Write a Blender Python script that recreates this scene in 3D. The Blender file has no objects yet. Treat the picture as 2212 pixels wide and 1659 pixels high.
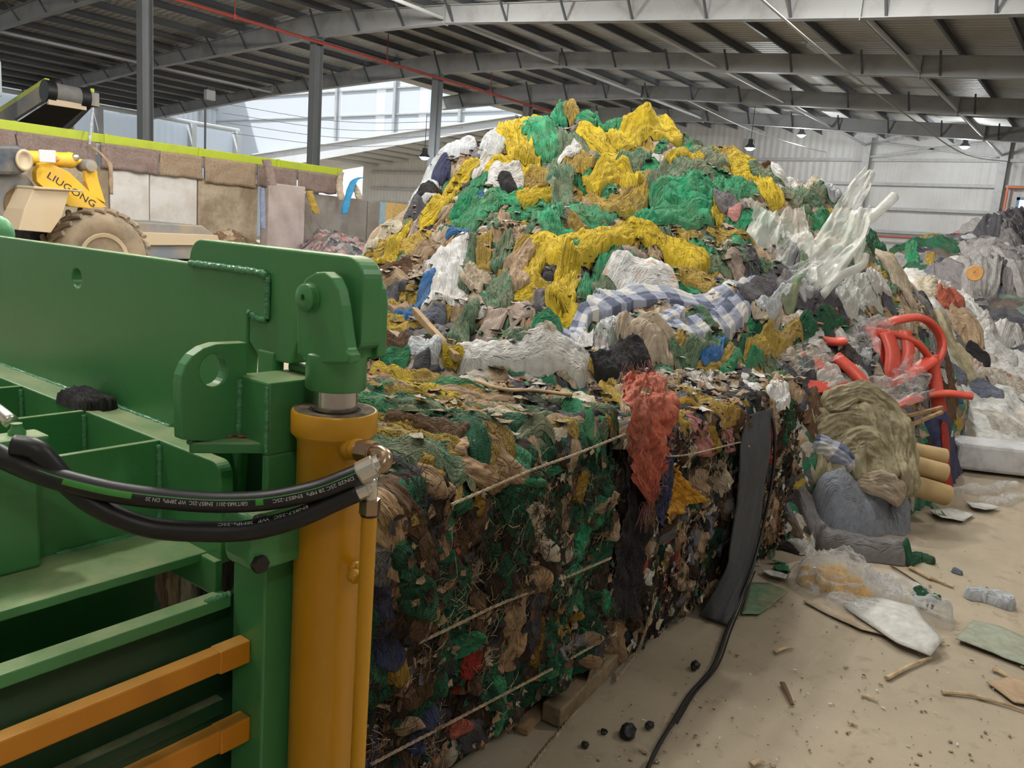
import bpy, math, random
import numpy as np
from mathutils import Matrix, Vector
R = math.radians
random.seed(7)
SC = bpy.context.scene
COL = SC.collection
# ------------------------------------------------------------------ camera
W, H, F = 2212, 1659, 1740.12
HC = 1.65; np.seterr(all="ignore")
def cam_axes(yaw, pitch, roll):
    f = np.array([math.cos(yaw)*math.cos(pitch), math.sin(yaw)*math.cos(pitch), -math.sin(pitch)])
    r = np.array([math.sin(yaw), -math.cos(yaw), 0.])
    d = np.cross(f, r)
    if d[2] > 0: d = -d
    c, s = math.cos(roll), math.sin(roll)
    return c*r+s*d, -s*r+c*d, f
CR, CD, CF = cam_axes(R(36.54886), R(10.38732), R(-4.47236))
CO = np.array([0, 0, HC])
def ray(x, y): return ((x-W/2)*CR+(y-H/2)*CD)/F+CF
def at(x, y, X=None, Y=None, Z=None, D=None):
    v = ray(x, y)
    if X is not None: t = X/v[0]
    elif Y is not None: t = Y/v[1]
    elif Z is not None: t = (Z-HC)/v[2]
    else: t = D
    return CO+v*t
def pix(p):
    q = np.asarray(p, float)-CO
    z = q@CF
    return W/2+F*(q@CR)/z, H/2+F*(q@CD)/z, z
cd = bpy.data.cameras.new('camera')
cam = bpy.data.objects.new('camera', cd); COL.objects.link(cam)
cam.matrix_world = Matrix(((CR[0], -CD[0], -CF[0], 0), (CR[1], -CD[1], -CF[1], 0), (CR[2], -CD[2], -CF[2], HC), (0, 0, 0, 1)))
cd.sensor_fit = 'HORIZONTAL'; cd.sensor_width = 36; cd.lens = F/W*36
cd.clip_start = 0.02; cd.clip_end = 300
SC.camera = cam
# ------------------------------------------------------------------ noise
def _h(ix, iy, iz, seed):
    n = (ix.astype(np.int64)*374761393+iy.astype(np.int64)*668265263+iz.astype(np.int64)*2147483647+seed*1274126177) & 0xffffffff
    n = ((n ^ (n >> 13))*1274126177) & 0xffffffff
    n = ((n ^ (n >> 16))*2246822519) & 0xffffffff
    return (n ^ (n >> 15)) & 0xffffffff
_G = np.random.RandomState(3).normal(size=(256, 3)); _G /= np.linalg.norm(_G, axis=1)[:, None]
def noise(x, y, z=0., seed=0):
    x, y, z = np.broadcast_arrays(np.asarray(x, float), np.asarray(y, float), np.asarray(z, float))
    ix, iy, iz = np.floor(x), np.floor(y), np.floor(z)
    fx, fy, fz = x-ix, y-iy, z-iz
    u = fx*fx*fx*(fx*(fx*6-15)+10); v = fy*fy*fy*(fy*(fy*6-15)+10); w = fz*fz*fz*(fz*(fz*6-15)+10)
    def g(a, b, c):
        q = _G[_h(ix+a, iy+b, iz+c, seed) & 255]
        return q[..., 0]*(fx-a)+q[..., 1]*(fy-b)+q[..., 2]*(fz-c)
    def L(a, b, t): return a+(b-a)*t
    return L(L(L(g(0,0,0), g(1,0,0), u), L(g(0,1,0), g(1,1,0), u), v), L(L(g(0,0,1), g(1,0,1), u), L(g(0,1,1), g(1,1,1), u), v), w)*1.5
def fbm(x, y, z=0., seed=0, o=4, gain=.5):
    s = 0; a = 1.; k = 1.
    for i in range(o):
        s = s+a*noise(np.asarray(x)*k, np.asarray(y)*k, np.asarray(z)*k, seed+i); a *= gain; k *= 2.03
    return s
def billow(x, y, z=0., seed=0, o=3, gain=.5):
    s = 0; a = 1.; k = 1.
    for i in range(o):
        s = s+a*np.abs(noise(np.asarray(x)*k, np.asarray(y)*k, np.asarray(z)*k, seed+i)); a *= gain; k *= 2.03
    return s
# ------------------------------------------------------------------ objects
WL = {}
def kids_loc(p): return WL[p.name] if p is not None else np.zeros(3)
def mk(name, V, Fc, mat, parent=None, smooth=True, kind=None, bevel=0, angle=None, mats=None, midx=None, sub=0, uv=None):
    V = np.asarray(V, float).reshape(-1, 3)
    lo, hi = V.min(0), V.max(0)
    o0 = np.array([(lo[0]+hi[0])/2, (lo[1]+hi[1])/2, lo[2]])
    me = bpy.data.meshes.new(name)
    me.from_pydata((V-o0).tolist(), [], [list(map(int, f)) for f in Fc]); me.update()
    for m in (mats or [mat]): me.materials.append(m)
    if uv is not None:
        li = np.empty(len(me.loops), np.int32); me.loops.foreach_get('vertex_index', li)
        ul = me.uv_layers.new(name='cloth'); ul.data.foreach_set('uv', np.asarray(uv, np.float32)[li].ravel())
    if midx is not None: me.polygons.foreach_set('material_index', np.asarray(midx, np.int32))
    if smooth:
        me.polygons.foreach_set('use_smooth', np.ones(len(me.polygons), bool))
        if angle: me.set_sharp_from_angle(angle=R(angle))
    o = bpy.data.objects.new(name, me); COL.objects.link(o)
    o.location = o0-kids_loc(parent)
    if parent is not None: o.parent = parent
    WL[o.name] = o0
    if kind: o['kind'] = kind
    if bevel:
        b = o.modifiers.new('bevel', 'BEVEL'); b.width = bevel; b.segments = 2; b.limit_method = 'ANGLE'; b.angle_limit = R(35)
    if sub:
        s = o.modifiers.new('sub', 'SUBSURF'); s.levels = sub; s.render_levels = sub
    return o
def tag(o, label, cat, group=None):
    o['label'] = label; o['category'] = cat
    if group: o['group'] = group
    return o
def thing(name, loc, label, cat, group=None):
    o = bpy.data.objects.new(name, None); COL.objects.link(o)
    o.empty_display_size = .1
    o.location = loc; WL[o.name] = np.asarray(loc, float)
    return tag(o, label, cat, group)
def lab(o, label): o['label'] = label; return o
def struct(o): o['kind'] = 'structure'; return o
class MB:
    def __init__(s): s.v = []; s.f = []
    def add(s, V, Fc):
        b = len(s.v); s.v.extend([tuple(map(float, p)) for p in V]); s.f.extend([tuple(int(i)+b for i in f) for f in Fc]); return s
    def box(s, lo, hi):
        x0, y0, z0 = lo; x1, y1, z1 = hi
        return s.add([(x0,y0,z0),(x1,y0,z0),(x1,y1,z0),(x0,y1,z0),(x0,y0,z1),(x1,y0,z1),(x1,y1,z1),(x0,y1,z1)],
                     [(0,3,2,1),(4,5,6,7),(0,1,5,4),(1,2,6,5),(2,3,7,6),(3,0,4,7)])
    def beam(s, p0, p1, w, h, up=(0, 0, 1)):
        p0, p1 = np.asarray(p0, float), np.asarray(p1, float)
        d = p1-p0; d /= np.linalg.norm(d)
        sd = np.cross(d, up); sd /= np.linalg.norm(sd); u = np.cross(sd, d)
        V = [p+a*sd*w/2+b*u*h/2 for p in (p0, p1) for a, b in ((-1,-1),(1,-1),(1,1),(-1,1))]
        return s.add(V, [(0,1,2,3),(7,6,5,4),(0,4,5,1),(1,5,6,2),(2,6,7,3),(3,7,4,0)])
    def prism(s, pts, vec):
        pts = [np.asarray(p, float) for p in pts]; n = len(pts); vec = np.asarray(vec, float)
        nn = sum((np.cross(pts[i]-pts[0], pts[(i+1) % n]-pts[0]) for i in range(n)), np.zeros(3))
        if nn@vec > 0: pts = pts[::-1]
        V = pts+[p+vec for p in pts]
        return s.add(V, [tuple(range(n)), tuple(range(2*n-1, n-1, -1))]+[(i, i+n, (i+1) % n+n, (i+1) % n) for i in range(n)])
    def holed(s, outer, hole, vec, ia, ib):
        # plate with a hole: outer polygon, hole polygon, split along outer[ia]..outer[ib]
        outer = [np.asarray(p, float) for p in outer]; hole = [np.asarray(p, float) for p in hole]; vec = np.asarray(vec, float)
        n, m = len(outer), len(hole)
        nrm = lambda q: sum((np.cross(q[i]-q[0], q[(i+1) % len(q)]-q[0]) for i in range(len(q))), np.zeros(3))
        if nrm(outer)@nrm(hole) < 0: hole = hole[::-1]
        ha = min(range(m), key=lambda i: np.linalg.norm(hole[i]-outer[ia])); hb = min(range(m), key=lambda i: np.linalg.norm(hole[i]-outer[ib]))
        def seq(a, b, n, st=1):
            r = [a]
            while a != b: a = (a+st) % n; r.append(a)
            return r
        o1, o2 = seq(ia, ib, n), seq(ib, ia, n)
        h1, h2 = seq(hb, ha, m, -1), seq(ha, hb, m, -1)
        V = outer+hole+[p+vec for p in outer]+[p+vec for p in hole]; N = n+m
        fs = [o1+[n+i for i in h1], o2+[n+i for i in h2]]
        fc = [tuple(f) for f in fs]+[tuple(i+N for i in f[::-1]) for f in fs]
        fc += [(i, i+N, (i+1) % n+N, (i+1) % n) for i in range(n)]
        fc += [(n+i, n+(i+1) % m, n+(i+1) % m+N, n+i+N) for i in range(m)]
        return s.add(V, fc)
    def tube(s, path, r, n=12, caps=True, flat=1., up=None):
        P = np.asarray(path, float); k = len(P); r = np.broadcast_to(r, (k,))
        T = np.gradient(P, axis=0); T /= np.linalg.norm(T, axis=1)[:, None]+1e-12
        u = np.asarray(up, float) if up is not None else (np.array([0, 0, 1.]) if abs(T[0][2]) < .9 else np.array([1., 0, 0]))
        V = []
        for i in range(k):
            a = np.cross(T[i], u); a /= np.linalg.norm(a)+1e-12; b = np.cross(a, T[i]); b /= np.linalg.norm(b)+1e-12
            if up is None: u = b
            for j in range(n):
                t = 2*math.pi*j/n
                V.append(P[i]+r[i]*(math.cos(t)*a+math.sin(t)*b*flat))
        Fc = [(i*n+j, i*n+(j+1) % n, (i+1)*n+(j+1) % n, (i+1)*n+j) for i in range(k-1) for j in range(n)]
        if caps: Fc += [tuple(range(n-1, -1, -1)), tuple((k-1)*n+j for j in range(n))]
        return s.add(V, Fc)
    def cyl(s, p0, p1, r0, r1=None, n=24, caps=True): return s.tube([p0, p1], [r0, r0 if r1 is None else r1], n, caps)
    def lathe(s, c, axis, prof, n=32):   # prof: (radius, distance along axis)
        c = np.asarray(c, float); ax = np.asarray(axis, float); ax /= np.linalg.norm(ax)
        a = np.cross(ax, (0, 0, 1) if abs(ax[2]) < .9 else (1, 0, 0)); a /= np.linalg.norm(a); b = np.cross(ax, a)
        V = [c+ax*d+r*(math.cos(2*math.pi*j/n)*a+math.sin(2*math.pi*j/n)*b) for r, d in prof for j in range(n)]
        k = len(prof)
        Fc = [(i*n+j, i*n+(j+1) % n, (i+1)*n+(j+1) % n, (i+1)*n+j) for i in range(k-1) for j in range(n)]
        Fc += [tuple(range(n-1, -1, -1)), tuple((k-1)*n+j for j in range(n))]
        return s.add(V, Fc)
    def ball(s, c, r, n=16, sc=(1, 1, 1)):
        c = np.asarray(c, float); V = []; Fc = []
        for i in range(n//2+1):
            t = math.pi*i/(n//2)
            for j in range(n):
                p = 2*math.pi*j/n
                V.append(c+np.array([math.sin(t)*math.cos(p)*sc[0], math.sin(t)*math.sin(p)*sc[1], math.cos(t)*sc[2]])*r)
        for i in range(n//2):
            for j in range(n): Fc.append((i*n+j, (i+1)*n+j, (i+1)*n+(j+1) % n, i*n+(j+1) % n))
        return s.add(V, Fc)
    def mk(s, name, mat, parent=None, **k): return mk(name, s.v, s.f, mat, parent, **k)
def spline(pts, n):
    P = np.asarray(pts, float)
    if len(P) == 2: return P[0]+(P[1]-P[0])*np.linspace(0, 1, n)[:, None]
    Q = np.vstack([2*P[0]-P[1], P, 2*P[-1]-P[-2]]); out = []
    seg = len(P)-1
    for t in np.linspace(0, seg-1e-9, n*4):
        i = int(t); u = t-i; a, b, c, d = Q[i:i+4]
        out.append(.5*(2*b+(c-a)*u+(2*a-5*b+4*c-d)*u*u+(3*b-a-3*c+d)*u**3))
    out = np.array(out); L = np.r_[0, np.cumsum(np.linalg.norm(np.diff(out, axis=0), axis=1))]
    return np.stack([np.interp(np.linspace(0, L[-1], n), L, out[:, k]) for k in range(out.shape[1])], 1)
# ------------------------------------------------------------------ materials
def s2l(c):
    return tuple(((x/255)/12.92 if x/255 <= .04045 else ((x/255+.055)/1.055)**2.4) for x in c)
def newmat(name):
    m = bpy.data.materials.new(name); m.use_nodes = True
    nt = m.node_tree; nt.nodes.clear()
    out = nt.nodes.new('ShaderNodeOutputMaterial')
    return m, nt, out
def N(nt, t, **k):
    n = nt.nodes.new(t)
    for a, b in k.items():
        if a.startswith('i_'): n.inputs[a[2:].replace('_', ' ')].default_value = b
        elif a.startswith('n_'): n.inputs[int(a[2:])].default_value = b
        else: setattr(n, a, b)
    return n
def ramp(nt, src, stops, interp='LINEAR'):
    r = nt.nodes.new('ShaderNodeValToRGB'); r.color_ramp.interpolation = interp
    e = r.color_ramp.elements
    while len(e) < len(stops): e.new(.5)
    for i, (p, c) in enumerate(stops):
        e[i].position = p; e[i].color = (c, c, c, 1) if isinstance(c, (int, float)) else (*c, 1)
    nt.links.new(src, r.inputs[0]); return r.outputs[0]
def mixc(nt, fac, a, b, mode='MIX'):
    m = nt.nodes.new('ShaderNodeMix'); m.data_type = 'RGBA'; m.blend_type = mode
    for s, v in ((m.inputs[0], fac), (m.inputs[6], a), (m.inputs[7], b)):
        if isinstance(v, bpy.types.NodeSocket): nt.links.new(v, s)
        elif isinstance(v, (int, float)): s.default_value = v
        else: s.default_value = (*v, 1)
    return m.outputs[2]
def coord(nt, scale=None, kind='Object'):
    t = nt.nodes.new('ShaderNodeTexCoord'); o = t.outputs[kind]
    if scale:
        mp = nt.nodes.new('ShaderNodeMapping'); mp.inputs['Scale'].default_value = scale; nt.links.new(o, mp.inputs[0]); o = mp.outputs[0]
    return o
def ntex(nt, co, scale, detail=4, rough=.55, dist=0):
    n = N(nt, 'ShaderNodeTexNoise', i_Scale=scale, i_Detail=detail, i_Roughness=rough, i_Distortion=dist)
    nt.links.new(co, n.inputs['Vector']); return n.outputs[0]
def principled(nt, out, base, rough=.6, metal=0, bump=None, bstr=.3, bdist=.01, **k):
    p = nt.nodes.new('ShaderNodeBsdfPrincipled')
    for key, v in (('Base Color', base), ('Roughness', rough), ('Metallic', metal)):
        s = p.inputs[key]
        if isinstance(v, bpy.types.NodeSocket): nt.links.new(v, s)
        elif isinstance(v, (int, float)): s.default_value = v
        else: s.default_value = (*v, 1)
    for key, v in k.items(): p.inputs[key.replace('_', ' ')].default_value = v
    if bump is not None:
        b = N(nt, 'ShaderNodeBump', i_Strength=bstr, i_Distance=bdist); nt.links.new(bump, b.inputs['Height']); nt.links.new(b.outputs[0], p.inputs['Normal'])
    if out is not None: nt.links.new(p.outputs[0], out.inputs[0])
    return p
MC = {}
def fabric(name, col, dirt=(150, 128, 100), amt=.45, rough=.92, scale=5., knit=260., kb=.25, var=.38, crease=1., cs=(42., 7.), ribs=0, print_=None):
    if name in MC: return MC[name]
    m, nt, out = newmat(name); co = coord(nt)
    n1 = ntex(nt, co, scale, 6, .62); n2 = ntex(nt, co, scale*4.3, 5, .6); n3 = ntex(nt, co, knit, 2)
    c = s2l(col); d = s2l(dirt)
    f = ramp(nt, n1, [(.5-.22*amt-.08, 0), (.78-.25*amt, 1)])
    mul = N(nt, 'ShaderNodeMath', operation='MULTIPLY'); nt.links.new(f, mul.inputs[0]); mul.inputs[1].default_value = min(1, amt*1.6)
    base = mixc(nt, mul.outputs[0], c, d)
    v = ramp(nt, n2, [(.25, 1-var), (.75, 1+var*.3)])
    base = mixc(nt, 1., base, v, 'MULTIPLY')
    if print_:
        sp = nt.nodes.new('ShaderNodeSeparateXYZ'); nt.links.new(coord(nt, None, 'UV'), sp.inputs[0]); ms = []
        for i, (fr_, th_) in enumerate(((26., .55), (11., .32))):
            q = N(nt, 'ShaderNodeMath', operation='MULTIPLY'); nt.links.new(sp.outputs[i], q.inputs[0]); q.inputs[1].default_value = fr_
            r_ = N(nt, 'ShaderNodeMath', operation='FRACT'); nt.links.new(q.outputs[0], r_.inputs[0]); l_ = N(nt, 'ShaderNodeMath', operation='LESS_THAN'); nt.links.new(r_.outputs[0], l_.inputs[0]); l_.inputs[1].default_value = th_; ms.append(l_.outputs[0])
        n7 = ntex(nt, co, 5., 2); n8 = ntex(nt, co, 95., 2)
        for g_, t_ in ((n7, .52), (n8, .47)):
            l_ = N(nt, 'ShaderNodeMath', operation='GREATER_THAN'); nt.links.new(g_, l_.inputs[0]); l_.inputs[1].default_value = t_; ms.append(l_.outputs[0])
        acc = ms[0]
        for x_ in ms[1:]:
            q = N(nt, 'ShaderNodeMath', operation='MULTIPLY'); nt.links.new(acc, q.inputs[0]); nt.links.new(x_, q.inputs[1]); acc = q.outputs[0]
        q = N(nt, 'ShaderNodeMath', operation='MULTIPLY'); nt.links.new(acc, q.inputs[0]); q.inputs[1].default_value = .8
        base = mixc(nt, q.outputs[0], base, s2l(print_))
    uvc = coord(nt, (cs[0], cs[1], 1), 'UV')
    k1 = N(nt, 'ShaderNodeTexNoise', i_Scale=1., i_Detail=3., i_Roughness=.55, i_Distortion=.6); nt.links.new(uvc, k1.inputs['Vector'])
    k2 = ramp(nt, k1.outputs[0], [(.30, .55), (.40, .2), (.46, .75), (.52, .1), (.58, .8), (.66, .35), (.72, .7)], 'B_SPLINE')
    b1 = N(nt, 'ShaderNodeBump', i_Strength=.8*min(crease, 1.1), i_Distance=.026*max(1, crease)); nt.links.new(k2, b1.inputs['Height'])
    if ribs:
        wv = N(nt, 'ShaderNodeTexWave', i_Scale=ribs, i_Distortion=1.5, bands_direction='Y'); nt.links.new(coord(nt, None, 'UV'), wv.inputs['Vector'])
        b3 = N(nt, 'ShaderNodeBump', i_Strength=.5, i_Distance=.003); nt.links.new(wv.outputs['Fac'], b3.inputs['Height']); nt.links.new(b1.outputs[0], b3.inputs['Normal']); b1 = b3
    p = principled(nt, out, base, rough, 0)
    b2 = N(nt, 'ShaderNodeBump', i_Strength=kb, i_Distance=.004); nt.links.new(n3, b2.inputs['Height']); nt.links.new(b1.outputs[0], b2.inputs['Normal']); nt.links.new(b2.outputs[0], p.inputs['Normal'])
    MC[name] = m; return m
def paint(name, col, rough=.4, dirt=None, amt=.0, scale=6., spec=.5, bstr=.06, metal=0, chips=None):
    if name in MC: return MC[name]
    m, nt, out = newmat(name); co = coord(nt)
    n1 = ntex(nt, co, scale, 7, .65); n2 = ntex(nt, co, 40, 3)
    base = s2l(col)
    if dirt is not None:
        f = ramp(nt, n1, [(.56-.3*amt, 0), (.72-.2*amt, 1)]); mul = N(nt, 'ShaderNodeMath', operation='MULTIPLY'); nt.links.new(f, mul.inputs[0]); mul.inputs[1].default_value = min(1, amt*1.5)
        base = mixc(nt, mul.outputs[0], base, s2l(dirt))
    if chips is not None:
        n3 = ntex(nt, co, scale*2.5, 8, .7); f2 = ramp(nt, n3, [(.67, 0), (.7, 1)])
        base = mixc(nt, f2, base, s2l(chips))
    principled(nt, out, base, rough, metal, n2, bstr, .01)
    MC[name] = m; return m
def plain(name, col, rough=.6, metal=0, **k):
    if name in MC: return MC[name]
    m, nt, out = newmat(name); n = ntex(nt, coord(nt), 30, 3)
    b = mixc(nt, 1., s2l(col), ramp(nt, n, [(.3, .86), (.7, 1.04)]), 'MULTIPLY')
    principled(nt, out, b, rough, metal, **k); MC[name] = m; return m
def film(name, col=(235, 238, 240), alpha=.35, rough=.12, edge=.75):
    if name in MC: return MC[name]
    m, nt, out = newmat(name); co = coord(nt)
    n = ntex(nt, co, 14, 5, .6)
    p = principled(nt, None, s2l(col), rough, 0, n, .5, .02)
    p.inputs['Specular IOR Level'].default_value = .7
    t = nt.nodes.new('ShaderNodeBsdfTransparent')
    lw = N(nt, 'ShaderNodeLayerWeight', i_Blend=.35)
    f = ramp(nt, lw.outputs['Facing'], [(0, alpha), (1, edge)])
    mx = nt.nodes.new('ShaderNodeMixShader'); nt.links.new(f, mx.inputs[0]); nt.links.new(t.outputs[0], mx.inputs[1]); nt.links.new(p.outputs[0], mx.inputs[2])
    nt.links.new(mx.outputs[0], out.inputs[0]); MC[name] = m; return m
def emit(name, col, st):
    m, nt, out = newmat(name); e = N(nt, 'ShaderNodeEmission', i_Strength=st); e.inputs[0].default_value = (*s2l(col), 1); nt.links.new(e.outputs[0], out.inputs[0]); return m
def rubble(name, stops, scale=(9, 9, 9), warp=.25, rough=.9, bump=.8, dark=.5):
    # confetti of compressed scraps: warped cells coloured from a palette
    m, nt, out = newmat(name); co = coord(nt, scale)
    n = N(nt, 'ShaderNodeTexNoise', i_Scale=1.1, i_Detail=4.); nt.links.new(co, n.inputs['Vector'])
    vm = N(nt, 'ShaderNodeVectorMath', operation='MULTIPLY_ADD'); nt.links.new(n.outputs[1], vm.inputs[0]); vm.inputs[1].default_value = (warp*4,)*3; nt.links.new(co, vm.inputs[2])
    v = N(nt, 'ShaderNodeTexVoronoi', i_Scale=1.); nt.links.new(vm.outputs[0], v.inputs['Vector'])
    sep = nt.nodes.new('ShaderNodeSeparateColor'); nt.links.new(v.outputs['Color'], sep.inputs[0])
    c = ramp(nt, sep.outputs[0], [(p, s2l(q)) for p, q in stops], 'CONSTANT')
    n2 = ntex(nt, co, 3, 6, .65)
    c = mixc(nt, 1., c, ramp(nt, n2, [(.3, 1-dark), (.7, 1.1)]), 'MULTIPLY')
    vv = N(nt, 'ShaderNodeTexVoronoi', i_Scale=1., feature='DISTANCE_TO_EDGE'); nt.links.new(vm.outputs[0], vv.inputs['Vector'])
    ad = N(nt, 'ShaderNodeMath', operation='MULTIPLY_ADD'); nt.links.new(n2, ad.inputs[0]); ad.inputs[1].default_value = .5; nt.links.new(vv.outputs[0], ad.inputs[2])
    principled(nt, out, c, rough, 0, ad.outputs[0], bump, .05); return m
# ================================================================== THE SHED
steel = paint('steel_grey', (178, 180, 180), .55, (120, 112, 104), .25, 1.2)
steel_d = paint('steel_dark', (92, 96, 100), .55, (80, 76, 72), .25, 1.2)
purl_m = paint('purlin_steel', (98, 101, 106), .5, (108, 98, 88), .3, .8)
white_st = paint('white_steel', (214, 216, 216), .5, (180, 170, 158), .2, .6)
def corrugated(name, col, dirt, amt, freq=4., axis=0, transl=0, bs=.6):
    m, nt, out = newmat(name); co = coord(nt)
    sp = nt.nodes.new('ShaderNodeSeparateXYZ'); nt.links.new(co, sp.inputs[0])
    mu = N(nt, 'ShaderNodeMath', operation='MULTIPLY'); nt.links.new(sp.outputs[axis], mu.inputs[0]); mu.inputs[1].default_value = freq*2*math.pi
    si = N(nt, 'ShaderNodeMath', operation='SINE'); nt.links.new(mu.outputs[0], si.inputs[0])
    n1 = ntex(nt, co, .7, 6, .6)
    f = ramp(nt, n1, [(.35, 0), (.75, amt)])
    base = mixc(nt, f, s2l(col), s2l(dirt))
    p = principled(nt, None, base, .5, 0, si.outputs[0], bs, .03)
    if transl:
        t = nt.nodes.new('ShaderNodeBsdfTranslucent'); t.inputs[0].default_value = (*s2l(col), 1)
        mx = nt.nodes.new('ShaderNodeMixShader'); mx.inputs[0].default_value = transl
        nt.links.new(p.outputs[0], mx.inputs[1]); nt.links.new(t.outputs[0], mx.inputs[2]); nt.links.new(mx.outputs[0], out.inputs[0])
    else: nt.links.new(p.outputs[0], out.inputs[0])
    return m
roof_m = corrugated('roof_sheet', (206, 207, 204), (172, 166, 156), .6, 4., 0)
wall_back_m = corrugated('wall_sheet_back', (222, 221, 218), (190, 184, 178), .6, 3., 1, bs=.45)
wall_side_m = corrugated('wall_sheet_side', (204, 210, 216), (200, 200, 198), .4, 2.5, 0)
wall_left_m = corrugated('wall_sheet_left', (228, 234, 240), (206, 208, 210), .4, 2.5, 0, transl=.55)
strip_m = corrugated('translucent_sheet', (250, 252, 255), (240, 244, 250), .3, 2.5, 1, transl=.6)
# floor: dusty concrete, one big slab with gentle unevenness
def floor_mat():
    m, nt, out = newmat('dusty_floor'); co = coord(nt)
    n1 = ntex(nt, co, .9, 7, .62, .3); n2 = ntex(nt, co, 9, 6, .65); n3 = ntex(nt, co, 60, 4, .7)
    st = N(nt, 'ShaderNodeTexNoise', i_Scale=2.2, i_Detail=5.); mp = nt.nodes.new('ShaderNodeMapping'); mp.inputs['Scale'].default_value = (.35, 2.4, 1); mp.inputs['Rotation'].default_value = (0, 0, R(12)); nt.links.new(co, mp.inputs[0]); nt.links.new(mp.outputs[0], st.inputs['Vector'])
    c = mixc(nt, ramp(nt, n1, [(.35, 0), (.68, 1)]), s2l((180, 167, 146)), s2l((154, 142, 123)))
    c = mixc(nt, ramp(nt, st.outputs[0], [(.52, 0), (.75, .55)]), c, s2l((190, 174, 150)))
    c = mixc(nt, ramp(nt, n2, [(.56, 0), (.74, .5)]), c, s2l((120, 104, 84)))
    c = mixc(nt, ramp(nt, n3, [(.7, 0), (.76, .8)]), c, s2l((205, 196, 180)))
    principled(nt, out, c, .85, 0, n3, .35, .01); return m
g = 90
gx = np.r_[np.linspace(-14, 0, 8)[:-1], np.linspace(0, 9, 80)[:-1], np.linspace(9, 60, 30)]
gy = np.r_[np.linspace(-14, -1, 6)[:-1], np.linspace(-1, 6, 70)[:-1], np.linspace(6, 66, 30)]
GX, GY = np.meshgrid(gx, gy, indexing='ij')
GZ = -.006+.006*fbm(GX*1.3, GY*1.3, 0, 5, 3)
V = np.stack([GX, GY, GZ], -1).reshape(-1, 3); a, b = len(gx), len(gy)
Fc = [(i*b+j, (i+1)*b+j, (i+1)*b+j+1, i*b+j+1) for i in range(a-1) for j in range(b-1)]
struct(mk('floor', V, Fc, floor_mat()))
RIDGE = 23.
def ztop(y): return np.interp(y, [-14, 3, 17.2, 23, 33.5, 44.5, 48], [5.8, 7.03, 8.1, 8.42, 7.71, 6.96, 6.7])
def zlow(y): return np.interp(y, [-14, 5.4, 17.2, 22.4, 23.6, 33.5, 44.5], [5.4, 6.68, 7.62, 7.68, 7.66, 7.29, 6.36])
frames = [6.5, 12.55, 18.55, 24.55, 30.6, 36.6]
def rafter(X, y0, y1, mat, label):
    o = thing('steel_rafter', (X, (y0+y1)/2, 6.), label, 'roof beam')
    ys = sorted(set([y0, y1]+[y for y in (5.4, 17.2, 22.4, 23.6, 33.5) if y0 < y < y1]))
    m = MB()
    up = [(X-.006, y, ztop(y)) for y in ys]; dn = [(X-.006, y, zlow(y)) for y in ys[::-1]]
    m.prism(up+dn, (.012, 0, 0)); m.mk('web', mat, o, smooth=False)
    for nm, fn in (('bottom_flange', zlow), ('top_flange', ztop)):
        m = MB()
        for p, q in zip(ys[:-1], ys[1:]): m.beam((X, p, fn(p)), (X, q, fn(q)), .24, .018)
        m.mk(nm, mat, o, smooth=False)
    for y in (5.4, 17.2, 33.5):
        if y0 < y < y1:
            m = MB(); m.box((X-.11, y-.012, zlow(y)-.05), (X+.11, y+.012, ztop(y)+.01)); m.mk('splice_plate', mat, o, smooth=False)
    k = 0
    for y in np.arange(-5.1, y1, 2.0):
        if y0 < y < y1:
            m = MB()
            m.beam((X-.02, y, zlow(y)+.03), (X-.42, y, ztop(y)+.05), .05, .05); m.beam((X+.02, y, zlow(y)+.03), (X+.42, y, ztop(y)+.05), .05, .05)
            m.mk('flange_brace', steel_d, o, smooth=False)
    return o
desc = ['nearest', 'second nearest', 'third nearest', 'fourth', 'fifth']
rafter(12.55, -8, 47, steel, 'steel roof beam crossing the top left corner of the photo')
rafter(18.55, -8, 46, steel, 'long pale steel roof beam running right along the top edge of the photo')
rafter(24.55, -8, 45.5, steel, 'steel roof beam meeting the slim column left of the mound, second from the top right')
rafter(30.6, -8, 28.3, steel, 'steel roof beam passing just above the green peak of the mound')
rafter(36.6, -8, 28.3, steel, 'farthest steel roof beam, close in front of the back wall')
# columns under the ridge
col_m = paint('column_grey', (136, 140, 142), .55, (110, 106, 100), .2, 1.2)
def column(X, Y, z1, w, label):
    o = thing('steel_column', (X, Y, 0), label, 'column')
    m = MB(); m.box((X-w/2, Y-.006, 0), (X+w/2, Y+.006, z1)); m.mk('web', col_m, o, smooth=False)
    for s in (-1, 1):
        m = MB(); m.box((X+s*w/2-.008, Y-.16, 0), (X+s*w/2+.008, Y+.16, z1)); m.mk('flange', col_m, o, smooth=False)
    m = MB(); m.box((X-w/2-.05, Y-.2, z1-.02), (X+w/2+.05, Y+.2, z1)); m.mk('cap_plate', col_m, o, smooth=False)
column(12.55, 23, 7.68, .3, 'leftmost tall grey steel column rising behind the lime green rail')
column(18.55, 23, 7.68, .3, 'grey steel column standing right of the bright opening, second from the left')
column(24.55, 23, 7.68, .3, 'grey steel column just left of the mound beside a shining lamp')
column(30.6, 23, 7.68, .3, 'short visible steel column behind the yellow crest of the mound')
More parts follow.
